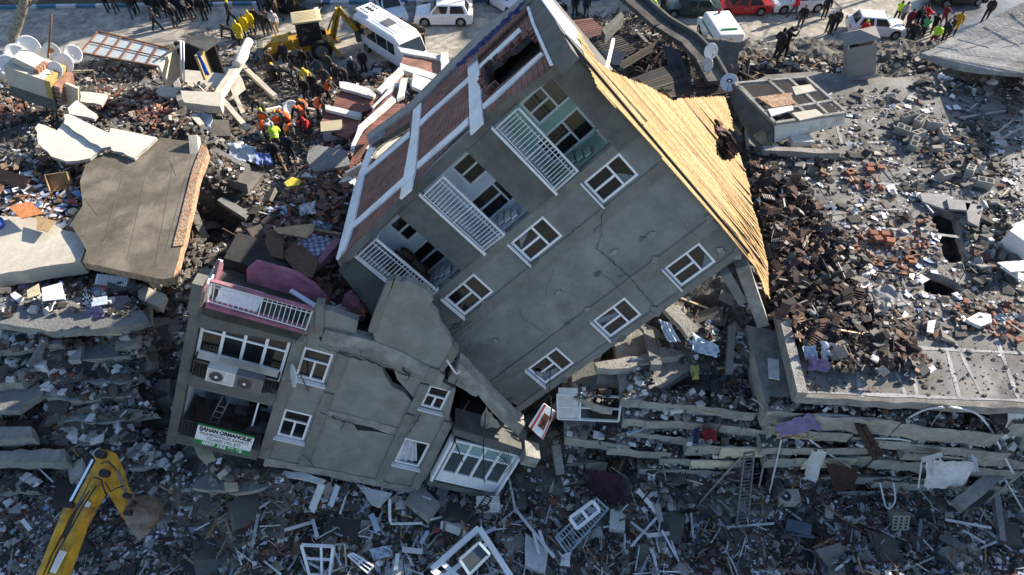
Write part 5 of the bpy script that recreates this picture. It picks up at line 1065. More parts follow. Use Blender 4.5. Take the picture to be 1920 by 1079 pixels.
def person_mesh(pose, long_=False):
    k = (pose, long_)
    if k in PROT: return PROT[k]
    p = POSES[pose]; ln = p['lean']; hz_ = .93 if not p.get('squat') else .45
    hip = Vector((0, 0 if pose != 'bend' else -.05, hz_)); s_, c_ = math.sin(ln), math.cos(ln); up = lambda d, f_=0: hip+Vector((0, s_*d+f_, c_*d))
    hl = .52; nk = up(hl+.06); hd = nk+Vector((0, s_*.14+.03, .12*max(.25, c_))); cr = nk+Vector((0, s_*.3+.02, .27*max(.3, c_)))
    V = [hip, up(.16), up(.34), up(.46), nk, hd, cr]; rad = [(.19, .155), (.19, .16), (.215, .165), (.18, .135), (.062, .062), (.098, .11), (.08, .09)]
    zone = [1, 0, 0, 0, 2, 2, 3]; Ed = [(0, 1), (1, 2), (2, 3), (3, 4), (4, 5), (5, 6)]
    for A in ('la', 'ra'):
        i = len(V); a = [Vector(q_) for q_ in p[A]]; V += a+[a[2]+(a[2]-a[1]).normalized()*.09]; rad += [(.09, .09), (.072, .072), (.052, .052), (.045, .03)]; zone += [0, 0, 0, 2]; Ed += [(3, i), (i, i+1), (i+1, i+2), (i+2, i+3)]
    for A, sx in (('lf', -1), ('rf', 1)):
        i = len(V); f_ = p[A]; foot = Vector((f_[0], f_[1], .07)); h_ = Vector((sx*.1, hip.y, hz_-.06)); kn = (h_+foot)/2+Vector((0, .06 if not p.get('squat') else .42, .02 if not p.get('squat') else .22))
        V += [h_, kn, foot+Vector((0, -.02, .03)), foot+Vector((0, .15, -.03))]; rad += [(.12, .12), (.085, .085), (.062, .062), (.055, .045)]; zone += [1, 1, 1, 4]; Ed += [(0, i), (i, i+1), (i+1, i+2), (i+2, i+3)]
    me = bpy.data.meshes.new('sk'); me.from_pydata(V, Ed, []); o = bpy.data.objects.new('sk', me); C.objects.link(o)
    sk_ = o.modifiers.new('s', 'SKIN'); 
    for i, r_ in enumerate(rad): me.skin_vertices[0].data[i].radius = r_
    me.skin_vertices[0].data[0].use_root = True
    ss = o.modifiers.new('u', 'SUBSURF'); ss.levels = 1; ss.render_levels = 1
    dg = bpy.context.evaluated_depsgraph_get(); m2 = bpy.data.meshes.new_from_object(o.evaluated_get(dg)); bpy.data.objects.remove(o)
    segs = [(V[a], V[b], zone[b] if zone[b] != 4 else 4, a, b) for a, b in Ed]
    m2.materials.clear()
    for _ in range(5): m2.materials.append(SKIN)
    for f in m2.polygons:
        c = f.center; best = None
        for a, b, z_, ia, ib in segs:
            d = b-a; t = max(0, min(1, (c-a).dot(d)/d.dot(d))); q_ = (c-(a+d*t)).length - (rad[ia][0]*(1-t)+rad[ib][0]*t)*.7
            if best is None or q_ < best[0]: best = (q_, z_, t, ib, ia)
        z_ = best[1]
        if best[3] == 6 or (best[3] == 5 and best[2] > .5 and c.y < hd.y-.015) : z_ = 3
        if best[3] == 6 and c.y > hd.y+.04 and best[2] < .25: z_ = 2
        if best[4] == 0 and best[3] == 1: z_ = 0 if best[2] > .15 else (0 if long_ else 1)
        if long_ and z_ == 1 and c.z > .5: z_ = 0
        f.material_index = z_; f.use_smooth = True
    # nose and a brim of hair, joined to the head surface
    PROT[k] = m2; return m2
def cm(c, r_=.85): return mat('cloth_%02x%02x%02x' % tuple(int(min(.999, x)*255) for x in c), c, r_, .2, 6, .2, 25)
CCOL = dict(k=(.012, .012, .014), n=(.015, .02, .045), g=(.07, .07, .075), d=(.03, .028, .026), j=(.05, .075, .12), b=(.07, .045, .03), w=(.5, .5, .52), y=(.62, .48, .02), o=(.75, .12, .02), h=(.45, .75, .05), r=(.5, .02, .03), m=(.14, .02, .04), e=(.06, .4, .16), t=(.3, .22, .13), a=(.5, .3, .02), v=(.12, .09, .16), l=(.3, .3, .32))
PP = []
def person(x, y, pose, cols, rz, label, z=None, s=1.0, group='people at the collapse site', vest=None, long_=False, hat=None):
    me = person_mesh(pose, long_); o = bpy.data.objects.new('person', me); C.objects.link(o)
    p = G(x, y, 0) if z is None else (T(x, y, -.02) if z == 'T' else G(x, y, z)); o.location = p; o.rotation_euler = (0, 0, R(rz)); o.scale = (s, s, s)
    kk_ = lambda c: cm(CCOL[c] if c != 'k' else random.choice([(.012, .012, .014), (.025, .025, .03), (.02, .024, .038), (.035, .03, .026), (.045, .045, .05)]))
    ms = [kk_(cols[0]), kk_(cols[1]), SKIN, cm(CCOL[hat]) if hat else cm((.02, .015, .012)), cm((.02, .02, .02))]
    for i, m_ in enumerate(ms): o.material_slots[i].link = 'OBJECT'; o.material_slots[i].material = m_
    tag(o, label, 'person', group)
    if vest:
        P_ = POSES[pose]; hip = Vector((0, 0, .93 if not P_.get('squat') else .45)); s_, c_ = math.sin(P_['lean']), math.cos(P_['lean']); q = MB(); rings = []
        for d, a, b in ((.02, .23, .2), (.2, .225, .195), (.36, .245, .2), (.47, .215, .18), (.53, .12, .11)): rings.append([hip+Vector((a*math.cos(t*math.pi/6), s_*d+b*math.sin(t*math.pi/6)*c_, c_*d-b*math.sin(t*math.pi/6)*s_)) for t in range(12)])
        vs = [v for r_ in rings for v in r_]; q.add(vs, [(i*12+j, i*12+(j+1) % 12, (i+1)*12+(j+1) % 12, (i+1)*12+j) for i in range(4) for j in range(12)], cm(CCOL[vest]), None, True)
        q.add([v*1.0+(v-Vector((0, v.y, v.z)))*.02 for v in [hip+Vector((.245*math.cos(t*math.pi/6), s_*d+.215*math.sin(t*math.pi/6)*c_, c_*d-.215*math.sin(t*math.pi/6)*s_)) for d in (.14, .18) for t in range(12)]], [(j, (j+1) % 12, 12+(j+1) % 12, 12+j) for j in range(12)], cm((.6, .62, .6)), None, True)
        q.build('vest', o, fixn=False)
    return o
S1 = 'people on the street, upper left'; S2 = 'rescue crew digging'; S3 = 'onlookers by the digger'; S4 = 'people on the street, right'; S5 = 'crowd at the white hatchback'
for a in [
 (205, 22, 'walk', 'tk', 30, 'person in a tan jacket and black trousers walking at the top left kerb', S1), (221, 25, 'walk', 'gg', 20, 'person in grey clothes walking just right of the tan jacket', S1),
 (252, 34, 'walk', 'dj', 20, 'person in a dark jacket and pale jeans leaning forward near the kerb', S1), (259, 24, 'stand', 'kk', 200, 'person in black behind the pale-jeans walker', S1),
 (296, 58, 'walk', 'kk', -60, 'person in black with a green bag walking nearest to the metal grid', S1), (299, 34, 'stand', 'kk', 160, 'person with a yellow beanie behind the walker with the green bag', S1, None, 'y'),
 (317, 30, 'stoop', 'kk', 200, 'person in black stooping at the left of the dark car', S1), (331, 51, 'stand', 'kg', 150, 'person in black coat and grey trousers standing in front of the dark car', S1),
 (338, 42, 'stoop', 'kk', 100, 'person in black bending over the folded stretcher', S1), (346, 36, 'stand', 'nk', 190, 'person in navy jacket behind the folded stretcher', S1),
 (356, 37, 'pull', 'gk', 240, 'person in a slate grey jacket pulling at the stretcher', S1), (365, 33, 'stand', 'kk', 170, 'person in black right of the slate grey jacket', S1),
 (386, 38, 'stand', 'kk', 180, 'person in black standing apart, right of the stretcher crowd', S1), (376, 22, 'stand', 'vk', 150, 'person in a purple-grey coat at the kerb behind the crowd', S1),
 (393, 22, 'stand', 'tk', 210, 'person in a beige top at the kerb left of the blue kerbstone', S1), (308, 20, 'stand', 'nk', 100, 'person in navy at the kerb behind the dark car', S1),
 (436, 46, 'walk', 'dk', -50, 'person in a dark waistcoat striding across the sunlit road', S1, None, 'y'), (441, 78, 'bend', 'kk', 110, 'person in black bent double beside the yellow raincoats', S1),
 (454, 84, 'stand', 'yk', 180, 'person in a bright yellow raincoat nearest the white pipe', S1, None, 'y', True), (465, 71, 'stand', 'yk', 175, 'person in a yellow raincoat, middle one of the three', S1, None, 'k', True),
 (476, 65, 'stand', 'yk', 170, 'person in a yellow raincoat, farthest of the three', S1, None, 'y', True), (485, 57, 'stand', 'kk', 170, 'person in black right behind the yellow raincoats', S1),
 (500, 66, 'stand', 'dd', 190, 'person in a long dark coat facing the digger', S1, None, None, True), (507, 61, 'stand', 'kd', 200, 'person in black just right of the long dark coat', S1),
 (520, 65, 'walk', 'wt', 200, 'person with a white hood and pale trousers behind the digger', S1, None, 'w'), (491, 27, 'stand', 'kk', 100, 'person in black at the kerb left of the dusty black car', S1),
 (500, 30, 'stand', 'vk', 200, 'person with pale hair at the kerb left of the dusty black car', S1, None, 'l'), (511, 36, 'stand', 'kk', 150, 'tall person in black nearest the dusty black car', S1), (524, 40, 'walk', 'bk', 100, 'person in dark brown walking below the dusty black car', S1),
 (687, 62, 'stoop', 'nk', -30, 'person in a navy jacket standing behind the minibus', S3), (779, 82, 'phone', 'kk', 200, 'person in black cap left of the pair beside the minibus', S3), (793, 90, 'phone', 'kk', 190, 'person in black coat right of the pair beside the minibus', S3),
 (513, 140, 'stand', 'kj', 150, 'person in black jacket and faded jeans left of the diggers', S3), (538, 124, 'stand', 'kk', 190, 'person in black standing below the digger wheel', S3),
 (530, 158, 'bend', 'kk', 60, 'person with a yellow hood crouching over the debris', S3, None, 'y'), (519, 158, 'squat', 'kk', 40, 'person in black squatting at the left of the group', S3), (550, 160, 'bend', 'dg', 100, 'person in a dark jacket bent over in the middle of the group', S3),
 (567, 160, 'stoop', 'gk', 150, 'person in a grey jacket stooping beside the yellow raincoat', S3), (574, 134, 'stand', 'kk', 160, 'person in black between the digger and the yellow raincoat', S3), (584, 165, 'stoop', 'yk', 160, 'person in a yellow raincoat among the men in black', S3, None, 'y', True),
 (577, 192, 'stand', 'kk', 170, 'bald-topped person in black at the front left of the group', S3, None, 't'), (592, 184, 'stand', 'kk', 185, 'person in black with light hair at the centre front of the group', S3, None, 't'), (604, 197, 'stand', 'kk', 190, 'person in black standing nearest the rescue crew', S3), (614, 172, 'pockets', 'kj', 170, 'person in a padded black jacket right of the group', S3),
 (619, 145, 'stand', 'kj', 180, 'person in black with blue-grey jeans below the digger arm', S3), (637, 152, 'stoop', 'kk', 150, 'person in black leaning over left of the fallen facade', S3), (651, 158, 'bend', 'kk', 100, 'person in black doubled over by the fallen facade', S3), (666, 154, 'stand', 'kk', 200, 'person in black with a pale cap by the fallen facade', S3, None, 'w'), (684, 138, 'stand', 'kk', 200, 'tall person in black standing in the minibus shadow', S3),
 (1056, 32, 'squat', 'dk', 170, 'person squatting with a blue bag behind the roof tip', S4), (1077, 31, 'stand', 'kd', 180, 'person in black, left of two standing behind the roof tip', S4), (1098, 33, 'stand', 'kd', 190, 'person in black, right of two standing behind the roof tip', S4),
 (1207, 16, 'stand', 'kk', 180, 'person in black left of the yellow jacket by the green sedan', S4), (1219, 38, 'pockets', 'hk', 0, 'person in a fluorescent yellow jacket standing by the green sedan', S4), (1241, 24, 'stand', 'vk', 150, 'person in a purple coat against the green sedan bonnet', S4),
 (1486, 35, 'walk', 'rg', 80, 'person in a red waistcoat and grey trousers beside the white family car', S4), (1498, 54, 'stand', 'kk', 150, 'person in black alone on the sunlit road', S4), (1543, 35, 'stand', 'kk', 170, 'person in a long black coat near the top of the sunlit road', S4, None, None, True),
 (1549, 65, 'phone', 'kk', -30, 'person with a pale cap, left of the pair on the sunlit road', S4, None, 'l'), (1561, 62, 'walk', 'kk', 150, 'person in black, right of the pair on the sunlit road', S4), (1453, 113, 'pockets', 'dk', -60, 'camera operator in dark olive standing beside a tripod', S4), (1466, 108, 'film', 'kk', -80, 'person in black raising an arm beside the camera operator', S4),
 (1610, 82, 'stand', 'rk', 190, 'person in a red jacket and yellow-green cap at the rear of the white hatchback', S5, None, 'h'),
 (1677, 42, 'pull', 'hk', -30, 'person in a fluorescent jacket leaning back at the rear of the crowd', S5), (1686, 46, 'stand', 'lg', 200, 'person in a light grey jacket in the crowd', S5), (1696, 60, 'stand', 'mk', 190, 'person in maroon in the middle of the crowd', S5), (1703, 86, 'stand', 'kk', 180, 'tall person in black carrying a yellow bag at the front of the crowd', S5), (1697, 84, 'stand', 'kk', 150, 'person in black left of the yellow bag carrier', S5),
 (1711, 56, 'stand', 'kk', 200, 'person in black with a fluorescent collar in the crowd', S5), (1719, 66, 'pull', 'kk', -70, 'person in black pulling beside the red jacket', S5), (1727, 52, 'pull', 'rm', -80, 'person in a scarlet jacket stretching both arms in the crowd', S5), (1725, 72, 'pull', 'ek', -30, 'person in a green waistcoat with wide stance in the crowd', S5), (1743, 68, 'pull', 'kk', -60, 'person in black leaning back right of the green waistcoat', S5),
 (1762, 50, 'pull', 'mm', -60, 'person in maroon at the far right of the crowd', S5), (1742, 91, 'stoop', 'hm', -40, 'person in a fluorescent green coat and white helmet by the tilted roof', S5, None, 'w'), (1757, 82, 'stoop', 'kk', -60, 'person in black with a white helmet next to the green coat', S5, None, 'w'), (1769, 74, 'stand', 'dk', 180, 'person in dark grey behind the white helmets', S5), (1784, 66, 'stand', 'ak', 150, 'person in an amber coat at the edge of the tilted roof', S5, None, None, True), (1844, 40, 'walk', 'kd', 140, 'person in black striding up by the tilted roof edge', S4)]:
    x, y, ps, cl, rz_, lb, gr = a[:7]; hat = a[8] if len(a) > 8 else None
    person(x, y, ps, cl, rz_, lb, None if y < 100 and not (480 < x < 700 and y > 108) else 'T', random.uniform(.97, 1.06)*1.04, gr, None, len(a) > 9, hat)
for a in [(617, 192, 'stoop', 'gk', -80, 'rescuer in an orange vest and yellow helmet beside the fallen white band', 'o', 'a'), (577, 224, 'stoop', 'gg', 170, 'rescuer in a wide orange vest seen from behind, left of the fallen facade', 'o', 'a'), (600, 226, 'stoop', 'dk', -80, 'rescuer in dark green with an orange vest beside the broad-backed one', 'o', None),
 (503, 252, 'stand', 'gk', 170, 'rescuer in an orange vest with a yellow helmet facing the pit', 'o', 'h'), (494, 266, 'bend', 'ww', -80, 'rescuer in an orange vest bent double with a grey helmet at the left', 'o', 'l'), (528, 256, 'stand', 'wk', 190, 'rescuer in an orange vest with an orange helmet in the middle', 'o', 'a'), (548, 248, 'stoop', 'gk', 130, 'rescuer in an orange vest reaching right over the pit', 'o', 'o'),
 (544, 268, 'bend', 'gk', -110, 'rescuer in an orange vest bent over above the navy jacket', 'o', 'l'), (573, 238, 'stoop', 'kk', 150, 'rescuer with an orange helmet, small and far right of the pit', 'o', 'o'), (582, 250, 'squat', 'rk', 150, 'rescuer squatting in a red top at the right of the pit', None, 'r'),
 (523, 285, 'stoop', 'hk', 10, 'rescuer in a lime green vest and grey helmet from behind', 'h', 'l'), (521, 312, 'stand', 'kk', 0, 'tall person in black watching from the near side of the pit', None, None), (548, 302, 'stand', 'nk', 5, 'person in a navy jacket from behind at the near side of the pit', None, None), (498, 224, 'stoop', 'db', 160, 'person in a long dark open coat climbing the beam', None, 'k')]:
    x, y, ps, cl, rz_, lb, vs_, ht = a; person(x, y, ps, cl, rz_, lb, 'T', 1.08, S2, vs_, ps == 'stand' and cl == 'db', ht)

# ================================================================== single pieces lying about
SLABL = mat('sunlit_slab', (.5, .47, .4), .9, .18, 1.2, .12, 9, stain=(.28, .26, .22), stain_amt=.4)  # sunlight on the concrete is put into this pale warm colour
SLABW = mat('whitewashed_slab', (.62, .59, .52), .9, .12, 1.2, .1, 9, stain=(.4, .37, .32), stain_amt=.35)  # glare of full sun on the slabs is put into this near-white colour
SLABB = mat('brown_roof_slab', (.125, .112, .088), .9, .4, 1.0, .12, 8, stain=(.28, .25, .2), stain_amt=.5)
SLABD = mat('shade_slab', (.19, .195, .195), .9, .25, 1.5, .4, 9, stain=(.1, .1, .1), stain_amt=.5)  # slab concrete with the shade put into a darker, cooler colour
EDGEB = mat('brick_rubble_edge', (.38, .27, .18), .95, .45, 6, .8, 14, stain=(.3, .1, .05), stain_amt=.6)
WSLAB = mat('white_rubble_panel', (.6, .61, .6), .8, .15, 3, .2, 12, stain=(.33, .32, .3), stain_amt=.5)
cols_ = dict(white=(.62, .63, .64), lblue=(.42, .5, .6), tan=(.36, .25, .14), brown=(.11, .065, .04), dbrown=(.05, .03, .025), purple=(.2, .16, .3), lpurple=(.34, .33, .42), blue=(.05, .12, .42), red=(.14, .015, .025), grey=(.25, .25, .25), dgrey=(.06, .062, .065), black=(.02, .02, .022), green=(.05, .35, .1), yellow=(.55, .45, .06), cream=(.5, .43, .28), orange=(.5, .2, .08), pink=(.42, .11, .24), slate=(.12, .15, .19))
GS_ = 'broken concrete slabs'; GB = 'fallen concrete beams'; GW = 'white battens in the foreground rubble'
def SL(pts, m, label, up=.1, th=.18, z=None, zs=None, name='concrete_slab', cat='concrete slab', group=None, jg=.04, col=None, side=None): return slabT(name, label, cat, pts, th, m, up, zs, z, cols_.get(col), group, jg, .4, None, side)
# --- left side roofs
lr = SL([(205, 285), (250, 298), (300, 258), (385, 270), (389, 284), (372, 330), (357, 400), (325, 521), (305, 524), (250, 512), (155, 492), (162, 470), (133, 420), (155, 385), (150, 340), (165, 300)], SLABB, 'large stained brown roof slab in the sun on the left', z=5.5, th=.4, name='roof_slab', cat='roof slab', side=EDGEB, jg=.018)
q = MB(); lo = Vector(lr.location); q.poly([G(x, y, 5.56)-lo for x, y in ((378, 272), (388, 280), (372, 330), (357, 400), (344, 460), (324, 462), (340, 400), (360, 320))], (0, 0, -.05), EDGEB); q.build('brick_edge', lr)
q = MB()
for a, b in (((275, 320), (238, 490)), ((330, 280), (290, 500)), ((360, 290), (310, 470)), ((230, 330), (190, 470)), ((158, 372), (183, 404)), ((318, 300), (330, 330))): q.bar(G(*a, 5.504)-lo, G(*b, 5.504)-lo, .016, .012, BEAMD)
q.build('joint', lr)
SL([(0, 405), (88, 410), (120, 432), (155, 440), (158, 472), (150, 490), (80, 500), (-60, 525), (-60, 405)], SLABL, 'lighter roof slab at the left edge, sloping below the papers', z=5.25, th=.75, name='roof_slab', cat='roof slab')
for pts, lb, up in (([(65, 240), (72, 232), (107, 245), (120, 228), (195, 278), (168, 297), (125, 303), (95, 293), (72, 270)], 'largest bright white slab with a curved front edge, left', 5.75), ([(120, 215), (128, 214), (205, 250), (207, 275), (190, 278), (120, 232)], 'bright slab overlapping the curved white one', 5.9), ([(207, 240), (280, 255), (294, 258), (252, 297), (203, 278)], 'bright dusty slab touching the brown roof slab', 5.7), ([(127, 203), (143, 188), (182, 215), (176, 223), (130, 214)], 'small bright slab right of the dish hut', 5.0), ([(150, 172), (200, 176), (190, 197), (150, 190)], 'cream slab beside the brick heap', 4.0)):
    SL(pts, SLABW, lb, z=up, th=.16, jg=.06, side=EDGEC)
# --- cascade of floors, lower left, in shade
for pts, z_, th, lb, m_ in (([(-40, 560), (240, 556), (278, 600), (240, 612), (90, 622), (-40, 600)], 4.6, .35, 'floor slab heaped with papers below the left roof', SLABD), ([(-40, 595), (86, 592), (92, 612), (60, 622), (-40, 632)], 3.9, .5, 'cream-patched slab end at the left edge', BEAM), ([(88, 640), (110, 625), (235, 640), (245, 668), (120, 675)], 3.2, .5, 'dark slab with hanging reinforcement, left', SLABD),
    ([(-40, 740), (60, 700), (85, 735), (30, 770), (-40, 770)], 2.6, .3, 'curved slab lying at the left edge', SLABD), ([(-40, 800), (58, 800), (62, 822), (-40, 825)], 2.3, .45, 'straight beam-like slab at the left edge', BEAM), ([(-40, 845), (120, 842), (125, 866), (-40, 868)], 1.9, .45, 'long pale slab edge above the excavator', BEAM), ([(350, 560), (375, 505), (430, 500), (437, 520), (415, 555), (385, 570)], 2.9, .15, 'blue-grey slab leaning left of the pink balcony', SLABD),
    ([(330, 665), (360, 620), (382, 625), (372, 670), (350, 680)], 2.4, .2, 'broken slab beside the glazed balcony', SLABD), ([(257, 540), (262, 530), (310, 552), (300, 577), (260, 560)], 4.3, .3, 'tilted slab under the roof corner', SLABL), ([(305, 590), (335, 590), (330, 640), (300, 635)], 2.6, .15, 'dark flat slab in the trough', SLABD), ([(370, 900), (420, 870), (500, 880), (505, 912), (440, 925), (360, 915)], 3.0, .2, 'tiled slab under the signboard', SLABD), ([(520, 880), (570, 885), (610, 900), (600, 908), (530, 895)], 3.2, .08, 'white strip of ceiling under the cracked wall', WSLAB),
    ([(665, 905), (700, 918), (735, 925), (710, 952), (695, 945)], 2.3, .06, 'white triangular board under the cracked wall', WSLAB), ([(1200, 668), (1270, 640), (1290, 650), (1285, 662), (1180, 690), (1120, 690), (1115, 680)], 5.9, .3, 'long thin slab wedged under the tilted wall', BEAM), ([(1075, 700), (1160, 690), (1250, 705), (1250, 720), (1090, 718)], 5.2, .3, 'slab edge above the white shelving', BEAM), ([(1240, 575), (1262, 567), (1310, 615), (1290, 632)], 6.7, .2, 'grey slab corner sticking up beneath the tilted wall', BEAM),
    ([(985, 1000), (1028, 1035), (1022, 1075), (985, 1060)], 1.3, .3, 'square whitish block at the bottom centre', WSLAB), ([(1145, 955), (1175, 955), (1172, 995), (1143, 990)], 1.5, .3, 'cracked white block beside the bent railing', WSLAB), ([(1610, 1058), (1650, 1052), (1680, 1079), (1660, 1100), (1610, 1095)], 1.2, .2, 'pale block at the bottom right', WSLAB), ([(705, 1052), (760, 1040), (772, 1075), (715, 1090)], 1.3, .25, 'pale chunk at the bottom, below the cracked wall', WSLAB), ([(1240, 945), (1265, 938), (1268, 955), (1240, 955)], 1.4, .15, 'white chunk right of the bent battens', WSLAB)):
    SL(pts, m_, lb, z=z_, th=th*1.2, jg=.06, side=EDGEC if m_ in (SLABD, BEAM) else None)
RUBON = [([(0, 556), (240, 556), (262, 590), (0, 600)], 4.65)]
for pts, z_, th, lb in (([(-40, 640), (60, 636), (75, 650), (-40, 662)], 3.9, .4, 'slab end with a dark gap above, far left'), ([(105, 688), (240, 690), (262, 706), (230, 716), (100, 712)], 3.0, .4, 'broad pale-edged slab in the middle of the left cascade'), ([(85, 730), (180, 735), (250, 728), (262, 742), (170, 752), (80, 748)], 2.7, .45, 'slab below the broad one in the left cascade'), ([(130, 770), (260, 765), (290, 778), (200, 790), (125, 788)], 2.3, .4, 'low slab with rounded end in the left cascade'), ([(-40, 700), (40, 690), (62, 702), (40, 716), (-40, 722)], 3.3, .5, 'thick slab stub at the far left edge'), ([(140, 815), (230, 812), (250, 826), (150, 832)], 1.9, .35, 'lowest slab of the left cascade above the excavator'),
    ([(240, 640), (275, 632), (290, 650), (250, 668)], 3.4, .4, 'short slab piece right of the hanging reinforcement'), ([(-40, 905), (60, 900), (70, 918), (-40, 925)], 1.3, .4, 'half buried slab at the left foreground'), ([(230, 860), (300, 850), (320, 866), (240, 880)], 1.6, .3, 'tilted slab behind the excavator bucket'), ([(440, 960), (540, 955), (560, 968), (450, 980)], 2.0, .3, 'slab edge showing below the signboard')):
    z_ -= .25; tl = random.uniform(-.3, .25); mx_ = sum(p[0] for p in pts)/len(pts)
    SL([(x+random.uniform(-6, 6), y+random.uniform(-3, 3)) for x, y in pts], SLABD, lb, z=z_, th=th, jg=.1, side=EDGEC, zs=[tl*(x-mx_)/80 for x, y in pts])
    RUBON.append((pts, z_+.04+abs(tl)*.3))
for pg, z_ in RUBON: scatter(('rubble', 'grey concrete and stone rubble heaped over the whole collapse site', 'rubble'), [(min(q_[0] for q_ in pg), min(q_[1] for q_ in pg)-12)]+[(max(q_[0] for q_ in pg), min(q_[1] for q_ in pg)-12), (max(q_[0] for q_ in pg), max(q_[1] for q_ in pg)-6), (min(q_[0] for q_ in pg), max(q_[1] for q_ in pg)-6)], 190, .04, .4, GREYS+BRIGHT[:1], pw=2, on=z_)
flush()
# fallen column beside the deck, right corner of the tilted block
fc = B1.M
q = MB()
A, B_2 = G(1388, 488, 10.2), G(1428, 600, 7.2); q.bar(A, B_2, .62, .4, BEAM); solo(q, 'concrete_column', 'thick broken column hanging below the lowest tip of the wooden deck', 'concrete column')
q = MB(); q.bar(G(1356, 505, 10.0), G(1388, 560, 8.3), .5, .3, SLABD); solo(q, 'concrete_column', 'short dark column stub beside the thick hanging one', 'concrete column')
# --- beams
for a, b, w_, h_, u0, u1, m_, lb in [((330, 140), (345, 205), .35, .35, .4, .4, BEAM, 'beam at the left of the ruined room'), ((412, 215), (470, 120), .45, .4, .9, .9, SLABL, 'wide sunlit beam right of the ruined room'), ((385, 305), (400, 365), .4, .5, 1.2, .9, SLABL, 'upright sunlit pillar at the edge of the brown roof slab'), ((372, 240), (392, 268), .3, .3, .8, .8, SLABL, 'short sunlit beam above the pillar'), ((425, 215), (470, 258), .3, .3, 1.1, .5, SLABL, 'sunlit beam slanting down towards the rescuers'),
    ((440, 180), (466, 240), .25, .25, .9, .6, SLABL, 'thin sunlit beam above the slanting one'), ((455, 135), (520, 195), .3, .3, .6, .5, SLABL, 'beam lying parallel to the street edge'), ((485, 230), (530, 215), .2, .2, .7, .5, SLABL, 'short beam beside the white dish'), ((560, 215), (605, 222), .15, .1, .6, .5, WSLAB, 'thin plank by the broad-backed rescuer'), ((362, 395), (392, 460), .35, .3, .8, .5, BEAM, 'dark beam in the trough next to the roof edge'), ((312, 570), (350, 480), .4, .4, 1.2, 1.6, BEAM, 'upright dark pillar under the roof corner'),
    ((285, 600), (288, 678), .5, .35, .6, .5, BEAM, 'lilac-painted column standing in the trough'), ((410, 300), (470, 330), .3, .3, .5, .5, BEAM, 'beam sunk in the trough below the rescuers'), ((420, 390), (470, 420), .4, .35, .4, .4, SLABD, 'rounded beam in the shadowed trough'), ((70, 700), (100, 655), .3, .2, .5, .6, SLABD, 'short post in the left cascade'), ((1210, 640), (1215, 745), .35, .3, .5, .9, SLABD, 'upright pillar stub right of the lilac cloth'), ((1360, 640), (1350, 740), .25, .3, .5, .6, SLABD, 'pillar stub in the rubble between the two roofs'),
    ((1430, 283), (1572, 290), .3, .3, 8.0, 8.0, BEAM, 'pale beam lying across the flat roof below the white frame'), ((1765, 975), (1850, 905), .45, .45, 1.2, 1.6, BEAM, 'leaning broken column at the lower right'), ((1848, 905), (1862, 828), .5, .45, 1.6, 1.5, BEAM, 'cracked column continuing up the slab stack at the right'), ((1838, 925), (1870, 1020), .22, .2, 1.0, .3, BEAM, 'sinewy strip of concrete hanging to the ground at the right'), ((700, 320), (655, 345), .15, .4, .6, .6, WSLAB, 'white sill under the facade corner'),
    ((0, 690), (25, 625), .45, .3, .6, .8, WSLAB, 'white-washed column at the far left'), ((1000, 830), (1062, 760), .35, .3, .8, .5, BEAM, 'slim beam between the glazed bay and the poster'), ((1040, 850), (1050, 900), .3, .25, .6, .4, BEAM, 'rounded post in the dark gap'), ((820, 905), (930, 935), .3, .2, .4, .4, SLABD, 'slab edge below the right glazed bay')]:
    if u0 > 5: beamT('concrete_beam', lb, 'concrete beam', a, b, w_, h_, m_, z0=u0-.6, z1=u1-.6, rough=.12)
    else: beamT('concrete_beam', lb, 'concrete beam', a, b, w_, h_, m_, u0, u1, rough=.12)
# --- fallen stretch of facade between the street and the leaning one
for pts, z_, zs, m_, lb in [([(762, 97), (826, 107), (828, 141), (752, 119)], 3.2, None, BRICKO, 'orange block panel against the minibus nose'), ([(640, 168), (700, 182), (706, 200), (672, 214), (625, 200), (632, 180)], 2.3, None, BRICK, 'dark block panel with a white band, nearest the rescuers'), ([(610, 205), (672, 220), (668, 245), (650, 260), (600, 240)], 2.5, None, BRICK, 'dark block panel below the second white band'), ([(700, 205), (745, 162), (752, 175), (745, 190), (690, 235), (672, 240)], 4.0, None, BRICK, 'dark block strip sliding under the leaning facade'), ([(716, 172), (754, 137), (762, 150), (735, 172), (705, 200), (700, 190)], 3.6, None, BRICK, 'dark block strip below the orange panel'), ([(672, 262), (690, 240), (742, 195), (760, 195), (700, 250), (668, 300), (655, 310)], 4.6, None, BRICK, 'lowest dark block strip beside the facade edge'), ([(795, 158), (812, 160), (798, 187), (788, 185)], 4.2, None, BRICK, 'small block chunk on the pale plaster sheet')]:
    SL(pts, m_, lb, z=z_, th=.22, name='fallen_brickwork', cat='brickwork', jg=.05, group='fallen brickwork')
